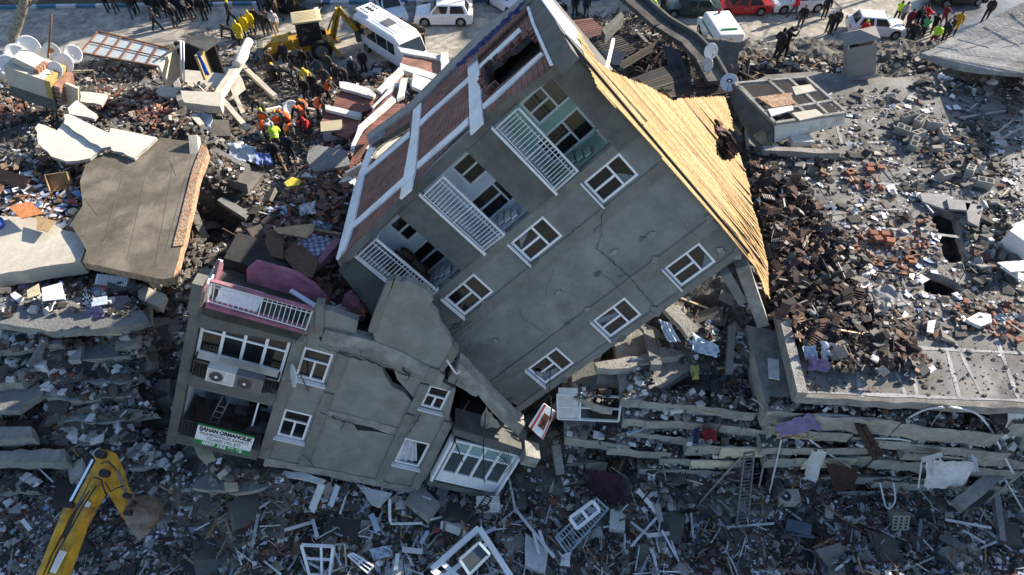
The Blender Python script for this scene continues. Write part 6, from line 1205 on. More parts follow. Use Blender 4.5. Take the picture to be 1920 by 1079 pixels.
for pts, z_, lb in [([(745, 88), (828, 103), (826, 112), (752, 98)], 3.35, 'upper white band of the orange panel'), ([(750, 118), (826, 141), (823, 152), (750, 130)], 3.35, 'lower white band of the orange panel'), ([(826, 98), (840, 98), (846, 128), (842, 140), (827, 134)], 3.5, 'white column stub at the end of the orange panel'), ([(636, 153), (650, 154), (692, 166), (704, 176), (700, 182), (637, 164)], 2.6, 'white band nearest the men in black'), ([(610, 196), (678, 212), (674, 221), (610, 205)], 2.8, 'white band nearest the orange vests'), ([(748, 126), (757, 134), (714, 173), (706, 168)], 3.8, 'slanting white band right of the pipe tangle'),
    ([(743, 152), (750, 158), (704, 205), (697, 201)], 4.0, 'second slanting white band'), ([(752, 147), (764, 146), (757, 180), (744, 186)], 4.2, 'upright white column in the broken facade'), ([(735, 180), (742, 186), (680, 240), (664, 280), (657, 280), (672, 236)], 4.6, 'long bent white band beside the leaning facade'), ([(774, 138), (812, 152), (800, 172), (772, 162)], 4.3, 'pale plaster sheet under the leaning facade'), ([(588, 353), (655, 332), (667, 335), (663, 352), (594, 372)], 5.3, 'white parapet chunk left of the facade corner'), ([(630, 445), (640, 450), (600, 495), (584, 508), (583, 498)], 10.0, 'strip of wall with pink paint at the open room'),
    ([(595, 376), (660, 355), (658, 362), (598, 384)], 4.9, 'lilac-grey strip below the white parapet chunk'), ([(690, 285), (760, 252), (762, 258), (700, 296)], 6.2, 'white lining strip inside the facade gap')]:
    SL(pts, WSLAB if 'pink' not in lb else PINK, lb, z=z_, th=.2, name='white_beam', cat='white beam', jg=.03, group='fallen white facade beams')
SL([(690, 262), (700, 256), (772, 204), (775, 214), (740, 244), (697, 272)], BEAM, 'long grey beam lying against the facade edge', z=7.3, th=.4, name='concrete_beam', cat='concrete beam')
SL([(578, 283), (595, 272), (650, 283), (655, 310), (590, 322), (575, 300)], SLABD, 'blue-grey slab behind the navy jacket', z=3.2, th=.15)
# --- generic boxes, boards, sticks
def box3(name, label, cat, x, y, size, rz, col, tilt=(0, 0), up=0.0, z=None, m=PLASTIC, parts=None, group=None):
    p = T(x, y) if z is None else G(x, y, z); t = thing(name, label, cat, p+Vector((0, 0, up)), 0, group); t.rotation_euler = (R(tilt[0]), R(tilt[1]), R(rz))
    q = MB(); q.box((0, 0, size[2]/2), size, m, cols_.get(col, col)); q.build(name.split('_')[-1]+'_body' if False else 'case', t)
    for nm, c, s, cc in (parts or []): q = MB(); q.box(c, s, m, cols_.get(cc, cc)); q.build(nm, t)
    return t
box3('dresser', 'brown wooden dresser tipped over at the left edge', 'dresser', 38, 345, (1.8, .6, .6), -20, 'dbrown', (25, 5), m=WOODP, parts=[('drawer', (-.45, -.31, .3), (.75, .03, .45), 'brown'), ('drawer', (.45, -.31, .3), (.75, .03, .45), 'brown')])
t = thing('wooden_crate', 'open light wooden box on the left roof', 'crate', T(117, 345)+Vector((0, 0, .15)), R(25)); t.rotation_euler = (R(55), R(8), R(25)); q = MB()
for c, s in (((0, 0, .02), (.9, .8, .04)), ((-.44, 0, .4), (.03, .8, .76)), ((.44, 0, .4), (.03, .8, .76)), ((0, .39, .4), (.85, .03, .76)), ((0, -.39, .4), (.85, .03, .76)), ((0, 0, .4), (.85, .76, .03))): q.box(c, s, WOODP, cols_['tan'])
q.build('box_panel', t)
box3('radiator', 'white ribbed radiator lying across the papers', 'radiator', 215, 532, (1.4, .45, .12), -8, 'white', (30, 0), .15, parts=[('fin', (-.6+.1*i, 0, .13), (.05, .43, .04), 'white') for i in range(13)])
box3('cupboard', 'white kitchen cupboard dumped beside the rescuers', 'cupboard', 628, 262, (1.1, .7, .8), 10, 'white', (8, 0), .2, parts=[('worktop', (0, 0, .83), (1.2, .8, .05), 'cream'), ('door', (.0, -.36, .4), (.5, .02, .7), 'white')])
box3('loose_door', 'cream cupboard door standing beside the white cupboard', 'door', 650, 268, (.55, .08, .9), -20, 'cream', (20, 0), .2, parts=[('wood_panel', (0, -.045, .45), (.35, .02, .7), 'tan')])
box3('foam_box', 'white cube-shaped box on the right roof edge', 'box', 1902, 468, (1.0, 1.0, .8), 35, 'white', (5, 4), z=ZR, parts=[('lid', (0, 0, .82), (1.04, 1.04, .06), 'white')])
box3('hollow_block', 'perforated building block with round holes at the foot of the slab stack', 'building block', 1678, 990, (.62, .5, .62), 0, (.4, .37, .27), (-35, 0), .1, m=ATTR, parts=[('hole', (-.2+.2*i, -.252, .12+.13*j), (.09, .01, .07), 'black') for i in range(3) for j in range(4)])
for i, (x, y, rz, lb) in enumerate([(1702, 228, 10, 'farthest grey hollow block of the pile'), (1722, 235, 40, 'grey hollow block in the middle of the pile'), (1745, 243, -10, 'largest pale grey block of the pile'), (1718, 262, 25, 'grey block below the pile'), (1708, 275, 60, 'white-faced block at the front of the pile'), (1765, 262, 80, 'upright grey block right of the pile'), (1688, 250, -30, 'grey hollow block at the left of the pile'), (1765, 335, 20, 'block with cream face on the shadowed roof'), (1815, 330, 50, 'pair-like pale block near the roof trench'), (1840, 350, -20, 'pale block beside the orange-faced bricks')]):
    box3('hollow_block', lb+' on the flat roof', 'building block', x, y, (.62, .32, .42), rz, (.3, .3, .28), (random.uniform(-15, 15), random.uniform(-15, 15)), z=ZR+.03, m=ATTR, parts=[('cavity', (-.15, 0, .425), (.2, .2, .01), 'black'), ('cavity', (.15, 0, .425), (.2, .2, .01), 'black')], group='hollow blocks on the flat roof')
for x, y, n_, lb in [(1641, 452, 8, 'largest stack of orange hollow bricks on the flat roof'), (1705, 486, 4, 'bright orange brick block lying flat by the roof hole'), (1590, 462, 5, 'toppled orange bricks left of the large stack'), (1632, 490, 3, 'few orange bricks below the large stack'), (1635, 320, 3, 'three orange bricks on the shaded part of the roof'), (1600, 322, 2, 'two orange bricks left of the three')]:
    q = MB()
    for i in range(n_): p = G(x, y, ZR)+Vector((random.uniform(-.45, .45), random.uniform(-.25, .25), .09+.14*(i//4))); q.box(p, (.3, .24, .17), ATTR, random.choice([(.3, .125, .075), (.25, .105, .065), (.22, .09, .06)]), M=Matrix.Rotation(random.uniform(-.4, .4), 3, 'Z'))
    solo(q, 'brick_stack', lb, 'bricks')
# flat sheets and boards
for pts, col, lb, z_, nm, ct, th in [([(1609, 530), (1606, 540), (1622, 497), (1632, 494), (1643, 505), (1637, 538), (1615, 541)], 'white', 'white board lying flat on the roof', 7.35, 'board', 'board', .05), ([(1592, 510), (1608, 511), (1604, 540), (1592, 536)], 'grey', 'grey sheet tucked beside the white board', 7.2, 'board', 'board', .05), ([(1870, 492), (1925, 488), (1925, 508), (1895, 510)], 'white', 'white warped sheet at the right edge of the roof', 7.5, 'board', 'board', .05), ([(1875, 500), (1925, 515), (1925, 530), (1905, 520)], 'white', 'second white sheet under the warped one', 7.3, 'board', 'board', .05), ([(1812, 598), (1835, 586), (1858, 590), (1860, 604), (1840, 612), (1820, 604)], 'white', 'jagged white plaster chunk near the roof front', 7.25, 'plaster_chunk', 'plaster chunk', .15),
    ([(1740, 602), (1755, 600), (1750, 625), (1738, 622)], 'white', 'white sheet with torn edge near the roof front', 7.2, 'board', 'board', .05), ([(1738, 690), (1750, 684), (1756, 692), (1745, 700)], 'white', 'white stone on the bare front part of the roof', 7.15, 'plaster_chunk', 'plaster chunk', .15), ([(1775, 373), (1798, 375), (1822, 378), (1815, 395), (1780, 392)], 'grey', 'grey slab piece at the trench end', 7.3, 'board', 'board', .1), ([(1725, 362), (1780, 365), (1790, 385), (1770, 392), (1730, 378)], 'grey', 'curved slab flake above the trench', 7.2, 'board', 'board', .1), ([(1810, 380), (1845, 385), (1835, 425), (1815, 415)], 'grey', 'upturned grey slab piece right of the trench', 7.3, 'board', 'board', .12),
    ([(1440, 672), (1460, 675), (1462, 712), (1442, 708)], 'white', 'white door panel left of the roof parapet', 6.6, 'metal_sheet', 'sheet', .05), ([(1475, 972), (1523, 984), (1520, 1006), (1472, 994)], 'slate', 'grey-blue metal panel on the lower right rubble', 1.1, 'metal_sheet', 'sheet', .06), ([(18, 955), (40, 940), (38, 962), (15, 962)], 'grey', 'grey tile on the left foreground rubble', .9, 'board', 'board', .05), ([(500, 432), (532, 434), (530, 486), (497, 478)], 'brown', 'dark wooden cabinet door in the open room', 10.2, 'board', 'board', .1), ([(528, 478), (556, 449), (598, 490), (585, 520), (560, 515)], 'brown', 'large brown wooden board in the open room', 10.1, 'board', 'board', .06),
    ([(513, 428), (590, 419), (588, 432), (575, 446), (520, 437)], 'tan', 'tan panel lying across the open room', 10.3, 'board', 'board', .05), ([(533, 342), (548, 332), (565, 338), (560, 347), (538, 350)], 'yellow', 'ochre board on the brick edge', 9.0, 'board', 'board', .05), ([(70, 405), (105, 415), (90, 435), (68, 430)], 'tan', 'cardboard sheet on the left roof', 5.6, 'board', 'cardboard', .03), ([(15, 388), (55, 378), (82, 400), (40, 410)], 'orange', 'orange-brown board behind the papers', 5.8, 'board', 'board', .04), ([(78, 540), (115, 530), (122, 560), (80, 565)], 'white', 'largest white cardboard on the left ledge', 5.1, 'board', 'cardboard', .04), ([(50, 545), (72, 532), (75, 552), (52, 560)], 'cream', 'cream cardboard on the left ledge', 5.1, 'board', 'cardboard', .04),
    ([(170, 560), (200, 555), (200, 570), (172, 575)], 'lblue', 'pale blue drawer front on the left ledge', 5.0, 'board', 'board', .05), ([(127, 603), (232, 606), (228, 626), (133, 626)], 'cream', 'cream wall strip with pink edge below the papers', 4.2, 'board', 'wall strip', .12), ([(360, 830), (395, 838), (403, 862), (385, 870), (372, 858)], 'cream', 'cream torn sheet under the signboard', 4.6, 'board', 'board', .03), ([(420, 905), (445, 905), (447, 920), (422, 922)], 'cream', 'pair of cream tiles under the signboard', 3.4, 'board', 'tiles', .05), ([(1050, 1060), (1055, 1040), (1070, 1035), (1068, 1062)], 'white', 'white curved shell at the bottom centre', 1.5, 'board', 'board', .05)]:
    slabT(nm, lb, ct, pts, th, WOODP if col in ('brown', 'tan', 'orange') else ATTR, z=z_, col=cols_[col], jg=.015)
# --- cloth
def cloth(label, c4, zs, col, name='cloth', cat='cloth', amp=.12, n=16, col2=None, up=True):
    """crumpled fabric over four sighted corners at given heights"""
    P = [G(x, y, z) for (x, y), z in zip(c4, zs)]; vs = []; sd_ = random.random()*50; N_ = (P[1]-P[0]).cross(P[3]-P[0]).normalized()
    for i in range(n+1):
        for j in range(n+1):
            a, b = i/n, j/n; p = P[0].lerp(P[1], a).lerp(P[3].lerp(P[2], a), b)
            e = noise.noise((a*5+sd_, b*2, 1))+.6*noise.noise((a*13+sd_, b*4, 2)); k = .12*noise.noise((a*3, b*3, sd_))
            vs.append(p+N_*e*amp+(P[1]-P[0])*k*.8+(P[3]-P[0])*k*.5)
    q = MB(); cs = cols_.get(col, col)
    for i in range(n):
        for j in range(n):
            o = i*(n+1)+j; cc = cs if not col2 or (i//2+j//2) % 2 else cols_[col2]; q.f.append((o, o+1, o+n+2, o+n+1)); q.m.append(q.mi(CLOTH)); q.c.append(cc); q.sm.append(True)
    q.v = [tuple(v) for v in vs]; return solo(q, name, label, cat)
for a in [('blue and white patterned blanket heaped on the roof corner', [(1538, 640), (1575, 645), (1580, 672), (1545, 678)], [8.0, 7.9, 7.4, 7.5], 'lblue', 'blanket', 'blanket', .2, 16, 'white'), ('purple cloth bundled below the patterned blanket', [(1518, 668), (1558, 680), (1550, 698), (1515, 695)], [7.8, 7.8, 7.3, 7.3], 'purple', 'cloth', 'cloth', .18), ('white cloth beside the patterned blanket', [(1505, 650), (1530, 648), (1532, 672), (1508, 675)], [7.8, 7.9, 7.5, 7.4], 'lblue', 'cloth', 'cloth', .15), ('grey stone-like crumpled sack sheet on the roof', [(1622, 545), (1672, 532), (1692, 562), (1645, 588)], [7.5, 7.6, 7.4, 7.3], 'grey', 'sack', 'sack', .12),
    ('purple sheet draped over a slab edge in the stack', [(1452, 798), (1520, 775), (1540, 805), (1460, 820)], [5.9, 6.3, 5.6, 5.3], 'purple', 'cloth', 'cloth', .15), ('spotted cream cushion under the purple sheet', [(1455, 812), (1540, 812), (1538, 822), (1455, 822)], [5.2, 5.2, 4.8, 4.8], 'cream', 'cushion', 'cushion', .06, 12, 'brown'), ('white curtain hanging from the slab stack centre', [(1522, 845), (1552, 846), (1528, 905), (1504, 898)], [4.4, 4.4, 2.2, 2.2], 'white', 'curtain', 'curtain', .1), ('dark brown fabric beside the white curtain', [(1548, 868), (1612, 880), (1605, 915), (1562, 922)], [3.8, 3.6, 2.2, 2.0], 'dbrown', 'cloth', 'cloth', .12), ('large white sheet spread over the lower stack at right', [(1735, 862), (1828, 868), (1815, 910), (1738, 918)], [4.0, 3.9, 2.3, 2.3], 'white', 'sheet', 'sheet', .14),
    ('small white curtain right of the large white sheet', [(1815, 850), (1832, 850), (1835, 885), (1815, 885)], [4.4, 4.4, 3.2, 3.2], 'lblue', 'curtain', 'curtain', .08), ('long white curtain at the right edge of the stack', [(1890, 772), (1925, 772), (1910, 812), (1872, 845)], [6.3, 6.3, 5.0, 4.2], 'white', 'curtain', 'curtain', .12), ('dark red cloth hanging in the slab stack', [(1318, 800), (1345, 808), (1342, 832), (1315, 828)], [4.9, 4.8, 4.0, 4.0], 'red', 'cloth', 'cloth', .1), ('navy trousers hanging over a slab edge', [(1300, 805), (1312, 800), (1308, 850), (1300, 845)], [4.9, 5.0, 3.6, 3.6], (.02, .03, .09), 'trousers', 'trousers', .06), ('lilac cloth hanging below the tilted wall', [(1140, 680), (1172, 682), (1168, 700), (1148, 698)], [5.9, 5.9, 5.2, 5.2], 'lpurple', 'cloth', 'cloth', .08),
    ('larger lilac cloth hanging right of the first', [(1182, 672), (1205, 672), (1206, 702), (1182, 702)], [6.0, 6.0, 5.2, 5.2], 'lpurple', 'cloth', 'cloth', .08), ('pale blue bag snagged under the wall corner', [(1235, 600), (1255, 605), (1275, 640), (1250, 640)], [7.2, 7.1, 6.6, 6.6], 'lblue', 'plastic_bag', 'bag', .15), ('silvery plastic sheet between the roofs', [(1300, 625), (1350, 650), (1345, 672), (1300, 660)], [6.8, 6.7, 6.4, 6.5], 'lblue', 'plastic_sheet', 'plastic sheet', .15), ('yellow-green cloth in the gap between the roofs', [(1295, 685), (1310, 685), (1310, 712), (1297, 712)], [6.4, 6.4, 5.9, 5.9], (.28, .3, .1), 'cloth', 'cloth', .1), ('purple bundle on the left ledge', [(160, 575), (195, 578), (195, 595), (165, 592)], [5.3, 5.3, 4.9, 4.9], 'purple', 'cloth', 'cloth', .15),
    ('black and white spotted cloth on the left ledge', [(155, 550), (175, 555), (172, 578), (156, 575)], [5.2, 5.2, 4.8, 4.8], 'black', 'cloth', 'cloth', .12, 12, 'white'), ('blue bags beside the rescue pit', [(478, 285), (510, 290), (512, 310), (480, 308)], [1.6, 1.5, 1.2, 1.3], (.16, .22, .5), 'plastic_bag', 'bag', .2), ('clear plastic sheet left of the blue bags', [(425, 268), (478, 275), (480, 305), (430, 300)], [1.9, 1.8, 1.5, 1.6], 'lblue', 'plastic_sheet', 'plastic sheet', .18), ('crumpled white sheet in the ruined room', [(372, 212), (398, 214), (395, 245), (368, 242)], [3.4, 3.3, 2.9, 3.0], 'lblue', 'plastic_sheet', 'plastic sheet', .25), ('striped lilac mattress in the open room', [(580, 436), (626, 450), (592, 486), (552, 462)], [10.2, 10.0, 9.9, 10.1], 'lpurple', 'mattress', 'mattress', .05, 14, 'slate'),
    ('silver bubble-wrap bundle on the brick edge', [(500, 390), (535, 385), (540, 405), (505, 410)], [9.5, 9.4, 9.2, 9.3], 'lblue', 'plastic_sheet', 'plastic sheet', .25), ('blue-grey tied bag near the facade corner', [(588, 412), (622, 420), (620, 436), (590, 432)], [9.6, 9.5, 9.1, 9.3], 'lblue', 'plastic_bag', 'bag', .2), ('white sheet crumpled above the tied bag', [(560, 385), (590, 378), (592, 400), (562, 405)], [9.3, 9.2, 9.0, 9.1], 'white', 'sheet', 'sheet', .2), ('lilac bag beside the broken balcony', [(345, 578), (378, 572), (375, 592), (350, 590)], [3.0, 3.0, 2.7, 2.7], 'lpurple', 'plastic_bag', 'bag', .2), ('white torn insulation at the bottom left', [(482, 1040), (512, 1050), (515, 1070), (485, 1062)], [1.7, 1.7, 1.4, 1.4], 'lblue', 'sheet', 'sheet', .2),
    ('pale wavy blind under the fractured beam', [(912, 762), (938, 800), (900, 806), (896, 800)], [5.6, 5.0, 4.8, 4.9], (.38, .33, .27), 'blind', 'blind', .1), ('crumpled pale sheet near the bottom centre', [(692, 1030), (732, 1022), (738, 1042), (700, 1052)], [1.7, 1.7, 1.5, 1.5], 'lblue', 'sheet', 'sheet', .2), ('dark maroon carpet hanging in the gap', [(1100, 880), (1165, 890), (1180, 950), (1110, 930)], [3.2, 3.0, 1.8, 1.9], (.035, .015, .025), 'carpet', 'carpet', .15)]:
    cloth(*a)
tarp = []
for (x, y), n_ in (((859, 128), .0), ((871, 111), .05), ((929, 48), .0), ((990, 2), .0), ((987, 14), .0), ((934, 60), .0), ((886, 110), .0), ((863, 131), .0)): tarp.append(bp(x, y, WB-.2))
q = MB(); TA, TB = Vector(tarp[0]), Vector(tarp[3]); TC, TD = Vector(tarp[7]), Vector(tarp[4]); n = 30; vs = []
for i in range(n+1):
    for j in range(7): a, b = i/n, j/6; p = TA.lerp(TB, a).lerp(TC.lerp(TD, a), b*(1.0+.5*math.sin(a*3.1))); vs.append(B1.M @ (p+Vector((-.12-.14*noise.noise((a*16, b*2, 3)), 0, 0))))
q.v = [tuple(v) for v in vs]
for i in range(n):
    for j in range(6): o = i*7+j; q.f.append((o, o+1, o+8, o+7)); q.m.append(q.mi(CLOTH)); q.c.append((.01, .022, .11)); q.sm.append(True)
solo(q, 'tarpaulin', 'dark blue tarpaulin draped along the upper edge of the leaning facade', 'tarpaulin')

# ================================================================== rooftop things on the left
hut = thing('rooftop_hut', 'small concrete rooftop hut with a yellow side, ringed by satellite dishes', 'hut', G(66, 205, 4.0), R(-6)); hut.rotation_euler = (0, R(20), R(-6))
q = MB(); q.box((-.2, .8, 1.75), (2.0, 1.6, 1.2), SLABL); q.box((.95, .8, 1.75), (.3, 1.6, 1.2), mat('ochre_paint', (.4, .3, .12), .9, .2, 3, .2)); q.build('upper_wall', hut)
q = MB(); q.box((0, .78, .75), (2.3, 1.5, .8), BEAMD); q.build('lower_wall', hut)
for x in (-.7, .5, .8, 1.0): q = MB(); q.bar((x, .2, -.6), (x, .2, .4), .06, .06, BLACKM); q.build('post', hut)
q = MB(); q.box((-.3, .8, 2.55), (1.1, .9, .4), SLABL, M=Matrix.Rotation(.25, 3, 'Y'), jit=.06)
for i in range(4): q.box((.32+.02*i, .35+.22*i, 2.5), (.22, .18, .3), BRICKO, jit=.06)
q.build('roof_block', hut)
q = MB()
for i in range(5): q.box((1.35, .8, .9+.27*i), (.3, 1.4, .18), BRICKO)
q.build('block_pier', hut)
q = MB(); q.box((1.75, .6, .9), (.65, .12, 2.3), CREAM, M=Matrix.Rotation(.12, 3, 'Y')); q.build('cream_wall', hut)
q = MB(); pz = T(92, 115, 2.6); q.tube([G(90, 108, 6.2), G(97, 28, 8.4)], .05, RUST, 7); solo(q, 'antenna_mast', 'rusty antenna mast standing on the dish hut', 'mast')
def dish(x, y, z, r_, az_, el, label, col=(.72, .72, .72), logo=None, mast=1.2):
    t = thing('satellite_dish', label, 'satellite dish', G(x, y, z), 0, 'satellite dishes'); 
    M = Matrix.Rotation(R(az_), 3, 'Z') @ Matrix.Rotation(R(90-el), 3, 'X'); q = MB(); vs = [M @ Vector((0, 0, 0))]; fs = []
    for k in range(1, 5):
        for a in range(20): rr = r_*k/4; vs.append(M @ Vector((rr*math.cos(a*math.pi/10), rr*1.08*math.sin(a*math.pi/10), .16*r_*(k/4)**2*1.4)))
    for a in range(20): fs.append((0, 1+a, 1+(a+1) % 20))
    for k in range(3):
        for a in range(20): o = 1+k*20; fs.append((o+a, o+20+a, o+20+(a+1) % 20, o+(a+1) % 20))
    q.add(vs, fs, PLASTIC, col, True); o = q.build('reflector', t, fixn=False)
    mo = o.modifiers.new('thick', 'SOLIDIFY'); mo.thickness = .02
    if logo: q = MB(); q.add([M @ Vector((.0+.35*r_*math.cos(a*math.pi/6), .1+.25*r_*math.sin(a*math.pi/6), .03)) for a in range(12)], [tuple(range(12))], PLASTIC, logo); q.build('emblem', t, fixn=False)
    q = MB(); q.tube([M @ Vector((0, -r_, .1)), M @ Vector((0, -.25*r_, r_*.95))], .015, STEEL, 5); q.build('feed_arm', t); q = MB(); q.box(M @ Vector((0, -.2*r_, r_*.98)), (.08, .08, .1), PLASTIC, (.3, .3, .3)); q.build('feed_horn', t)
    q = MB(); q.tube([M @ Vector((0, 0, -.02)), M @ Vector((0, 0, -.15)), (M @ Vector((0, 0, -.15)))+Vector((0, 0, -mast))], .025, STEEL, 6); q.build('bracket', t)
for a in [(54, 90, 6.0, .62, 25, 25, 'largest white satellite dish, topmost behind the rooftop hut'), (31, 105, 5.8, .6, 30, 25, 'white satellite dish left of the largest'), (14, 124, 5.6, .55, 20, 30, 'white satellite dish at the far left of the hut'), (97, 99, 6.2, .48, 15, 30, 'satellite dish with an orange emblem beside the mast', (.7, .68, .62), (.5, .16, .03)), (120, 120, 5.8, .52, 10, 30, 'white satellite dish between the mast and the slatted rack'), (137, 102, 5.8, .48, 25, 30, 'white satellite dish at the right end of the row'), (104, 132, 5.9, .42, 5, 35, 'small white dish low beside the hut wall'), (76, 104, 6.0, .4, 10, 25, 'white dish half hidden behind the roof block'),
    (545, 204, 1.2, .5, 0, 60, 'white dish lying among the rescuers'), (1332, 96, 8.6, .35, 10, 20, 'grey dish on the burnt parapet'), (1328, 122, 8.4, .33, -60, 15, 'white dish facing sideways on the burnt parapet', (.6, .62, .64)), (1367, 156, 8.2, .4, -20, 50, 'white dish with dark lettering at the end of the dark wall', (.6, .63, .68), (.05, .06, .08))]:
    dish(*a)
dish(0, 0, 0, .36, 0, 20, 'white dish mounted between two windows of the lower storeys', (.6, .64, .66)); d_o = bpy.context.scene.objects; 
last = [o for o in C.objects if o.name.startswith('satellite_dish') and o.type == 'EMPTY'][-1]; last.location = B2.M @ Vector(w2(554, 704, .5)); last.rotation_euler = (0, R(8), R(-68)); del last['group']
q = MB(); lt = thing('slatted_rack', 'cream slatted metal rack leaning right of the dishes', 'rack', T(150, 145)+Vector((0, 0, .4)), R(35)); lt.rotation_euler = (R(-35), R(20), R(40))
for i in range(16): q.box((-.8+.107*i, 0, 0), (.03, 1.2, .03), PLASTIC, cols_['cream'])
q.build('slat', lt); q = MB()
for y in (-.6, 0, .6): q.box((0, y, -.02), (1.7, .04, .03), PLASTIC, cols_['cream'])
q.build('crossbar', lt)
# rusty framed sheet
P = [G(150, 99, 1.2), G(184, 59, .9), G(320, 92, 1.1), G(300, 126, 1.3)]; ca = thing('canopy_frame', 'rusty framed canopy with pale slatted sheets lying by the street', 'canopy', P[0]); o0 = P[0]; q = MB(); r_ = MB()
for i in range(7): r_.bar(P[0].lerp(P[3], i/6)-o0, P[1].lerp(P[2], i/6)-o0, .08, .08, RUST)
for a, b in ((0, 3), (1, 2)): r_.bar(P[a]-o0, P[b]-o0, .1, .1, RUST)
r_.bar(P[0].lerp(P[1], .5)-o0, P[3].lerp(P[2], .5)-o0, .07, .07, RUST)
for i in range(17): t_ = .03+i*.058; q.bar(P[0].lerp(P[1], t_)-o0-Vector((0, 0, .1)), P[3].lerp(P[2], t_)-o0-Vector((0, 0, .1)), .1, .02, PLASTIC, (.5, .58, .62))
q.build('sheet_slat', ca); r_.build('frame_bar', ca)
# birch
BARK = mat('birch_bark', (.3, .27, .22), .9, .45, 5, .5, 14, stain=(.08, .07, .06), stain_amt=.8)
tr = thing('bare_tree', 'bare tree with a bent pale trunk at the top left', 'tree', G(30, 92, 0)); tb = Vector(tr.location); pts = [G(*p)-tb for p in ((30, 94, 0), (25, 66, 1.0), (34, 42, 1.9), (43, 14, 3.0), (48, -25, 4.4), (50, -90, 6.5))]
q = MB(); q.tube(pts, [.42, .36, .32, .3, .26, .18], BARK, 10); q.build('trunk', tr)
def branches(par, roots, n_, L0, col=BARK):
    for _ in range(n_):
        a = random.choice(roots); q = MB(); p = Vector(a); d = Vector((random.uniform(-1, 1), random.uniform(-1, 1), random.uniform(.1, .9))).normalized(); r_ = .07; ps = [p.copy()]
        for i in range(6): p = p+d*L0*random.uniform(.2, .35); d = (d+Vector((random.uniform(-.4, .4), random.uniform(-.4, .4), random.uniform(-.15, .2)))).normalized(); ps.append(p.copy())
        q.tube(ps, [r_*(1-.14*i) for i in range(7)], col, 5)
        for k in range(10):
            b = random.choice(ps[1:]); e = b+Vector((random.gauss(0, .5), random.gauss(0, .5), random.uniform(-.1, .7))); q.tube([b, b.lerp(e, .5)+Vector((0, 0, .08)), e], [.02, .014, .006], col, 4)
        q.build('branch', par)
branches(tr, pts[3:], 9, 2.2)
for x, y, h_ in ((-12, 58.5, 9), (-4, 59, 10), (4, 58, 9), (12, 59, 10), (-22, 58, 8), (22, 59, 9), (36, 58, 8)):
    t = thing('street_tree', 'bare street tree beyond the far kerb', 'tree', (x, y, 0), 0, 'bare trees beyond the far kerb'); q = MB(); ps = [Vector((random.uniform(-.2, .2)*i, random.uniform(-.2, .2)*i, h_*i/6)) for i in range(7)]; q.tube(ps, [.26, .24, .22, .18, .14, .1, .05], BARK, 8); q.build('trunk', t); branches(t, ps[3:], 9, 3.0)
# ruined room behind the left slabs
rr = thing('ruined_room', 'dark open ruined room with leaning pipes on top of the left heap', 'ruin', G(350, 165, 3.2), R(-10)); q = MB()
q.box((.2, 1.9, .9), (2.6, .15, 1.8), DARK); q.box((-1.15, .9, .7), (.16, 2.1, 1.5), CREAM); q.box((.9, 1.1, 1.0), (.15, .9, 1.6), mat('ochre_paint2', (.36, .28, .15), .9, .2, 3, .2)); q.build('broken_wall', rr)
q = MB(); q.poly([(-1.3, -.3, 1.75), (.6, 2.2, 2.3), (1.9, 2.0, 2.2), (1.4, 1.0, 2.0), (-.2, 1.6, 2.1)], (0, 0, -.1), BEAMD); q.build('hanging_roof', rr)
q = MB(); q.tube([(-.3, .2, .3), (.2, .8, 2.6)], .05, PVC); q.tube([(-.1, .1, .3), (.45, .7, 2.6)], .05, PVC); q.build('pipe', rr)
SL([(292, 172), (300, 160), (340, 165), (335, 182), (300, 182)], SLABL, 'pinkish plaster slab in front of the ruined room', .5, .15)
SL([(340, 132), (440, 125), (455, 150), (418, 178), (345, 172)], SLABL, 'slab ledge strewn with shingle right of the ruined room', .5, .7)
SL([(338, 170), (416, 174), (413, 200), (345, 192)], SLABL, 'upright concrete parapet face in front of the shingle ledge', .7, .5)
q = MB(); q.tube([G(443, 122, 2.3), G(467, 78, 2.1)], .28, WSLAB, 12); solo(q, 'white_pipe', 'thick white pipe leaning towards the yellow raincoats', 'pipe')
cloth('bright blue strap hanging in the ruined room', [(367, 98), (372, 98), (393, 140), (385, 142)], [5.8, 5.8, 4.4, 4.4], (.02, .12, .5), 'blue_strap', 'strap', .06)
q = MB(); p = T(5, 440); q.tube([p, p+Vector((.1, 0, .75))], .32, PLASTIC, 14, (.02, .08, .35)); solo(q, 'plastic_drum', 'blue plastic drum at the left edge', 'drum')

# ================================================================== burnt roof void and things on the right roof
SOOT = mat('sooty_concrete', (.075, .073, .07), .95, .5, 1.5, .4, 9, stain=(.16, .155, .15), stain_amt=.5); q = MB(); pts = [(1150, -30, 8.6), (1185, 0, 8.6), (1240, 48, 8.4), (1290, 78, 8.2), (1320, 110, 7.9), (1345, 155, 7.7)]; pp = [G(*p) for p in pts]
for a, b in zip(pp[:-1], pp[1:]): q.bar(a, b, 1.0, .25, SOOT); q.bar(a+Vector((.45, .2, .2)), b+Vector((.45, .2, .2)), .12, .3, BEAMD)
solo(q, 'sooty_parapet', 'long sooty parapet curving down behind the wooden deck', 'parapet')
DPL = [(.045, .04, .038), (.07, .06, .05), (.03, .03, .03), (.06, .045, .035)]
def boards(label, c4, zs, n_, cols, name='timber_boarding', cat='boards', th=.04, gap=.9, m=WOODP):
    P = [G(x, y, z) for (x, y), z in zip(c4, zs)]; q = MB()
    for i in range(n_):
        a0, a1 = i/n_, (i+gap)/n_; A = P[0].lerp(P[3], a0); B = P[1].lerp(P[2], a0); C2 = P[1].lerp(P[2], a1); D = P[0].lerp(P[3], a1); e = (B-A)*random.uniform(-.02, .03)
        q.poly([A-e, B+e, C2+e, D-e], (0, 0, -th), m, random.choice(cols))
    return solo(q, name, label, cat)
boards('dark boarded ceiling exposed in the roof void behind the deck', [(1170, 152), (1290, 108), (1300, 178), (1235, 186)], [7.6, 7.6, 7.0, 7.3], 12, DPL)
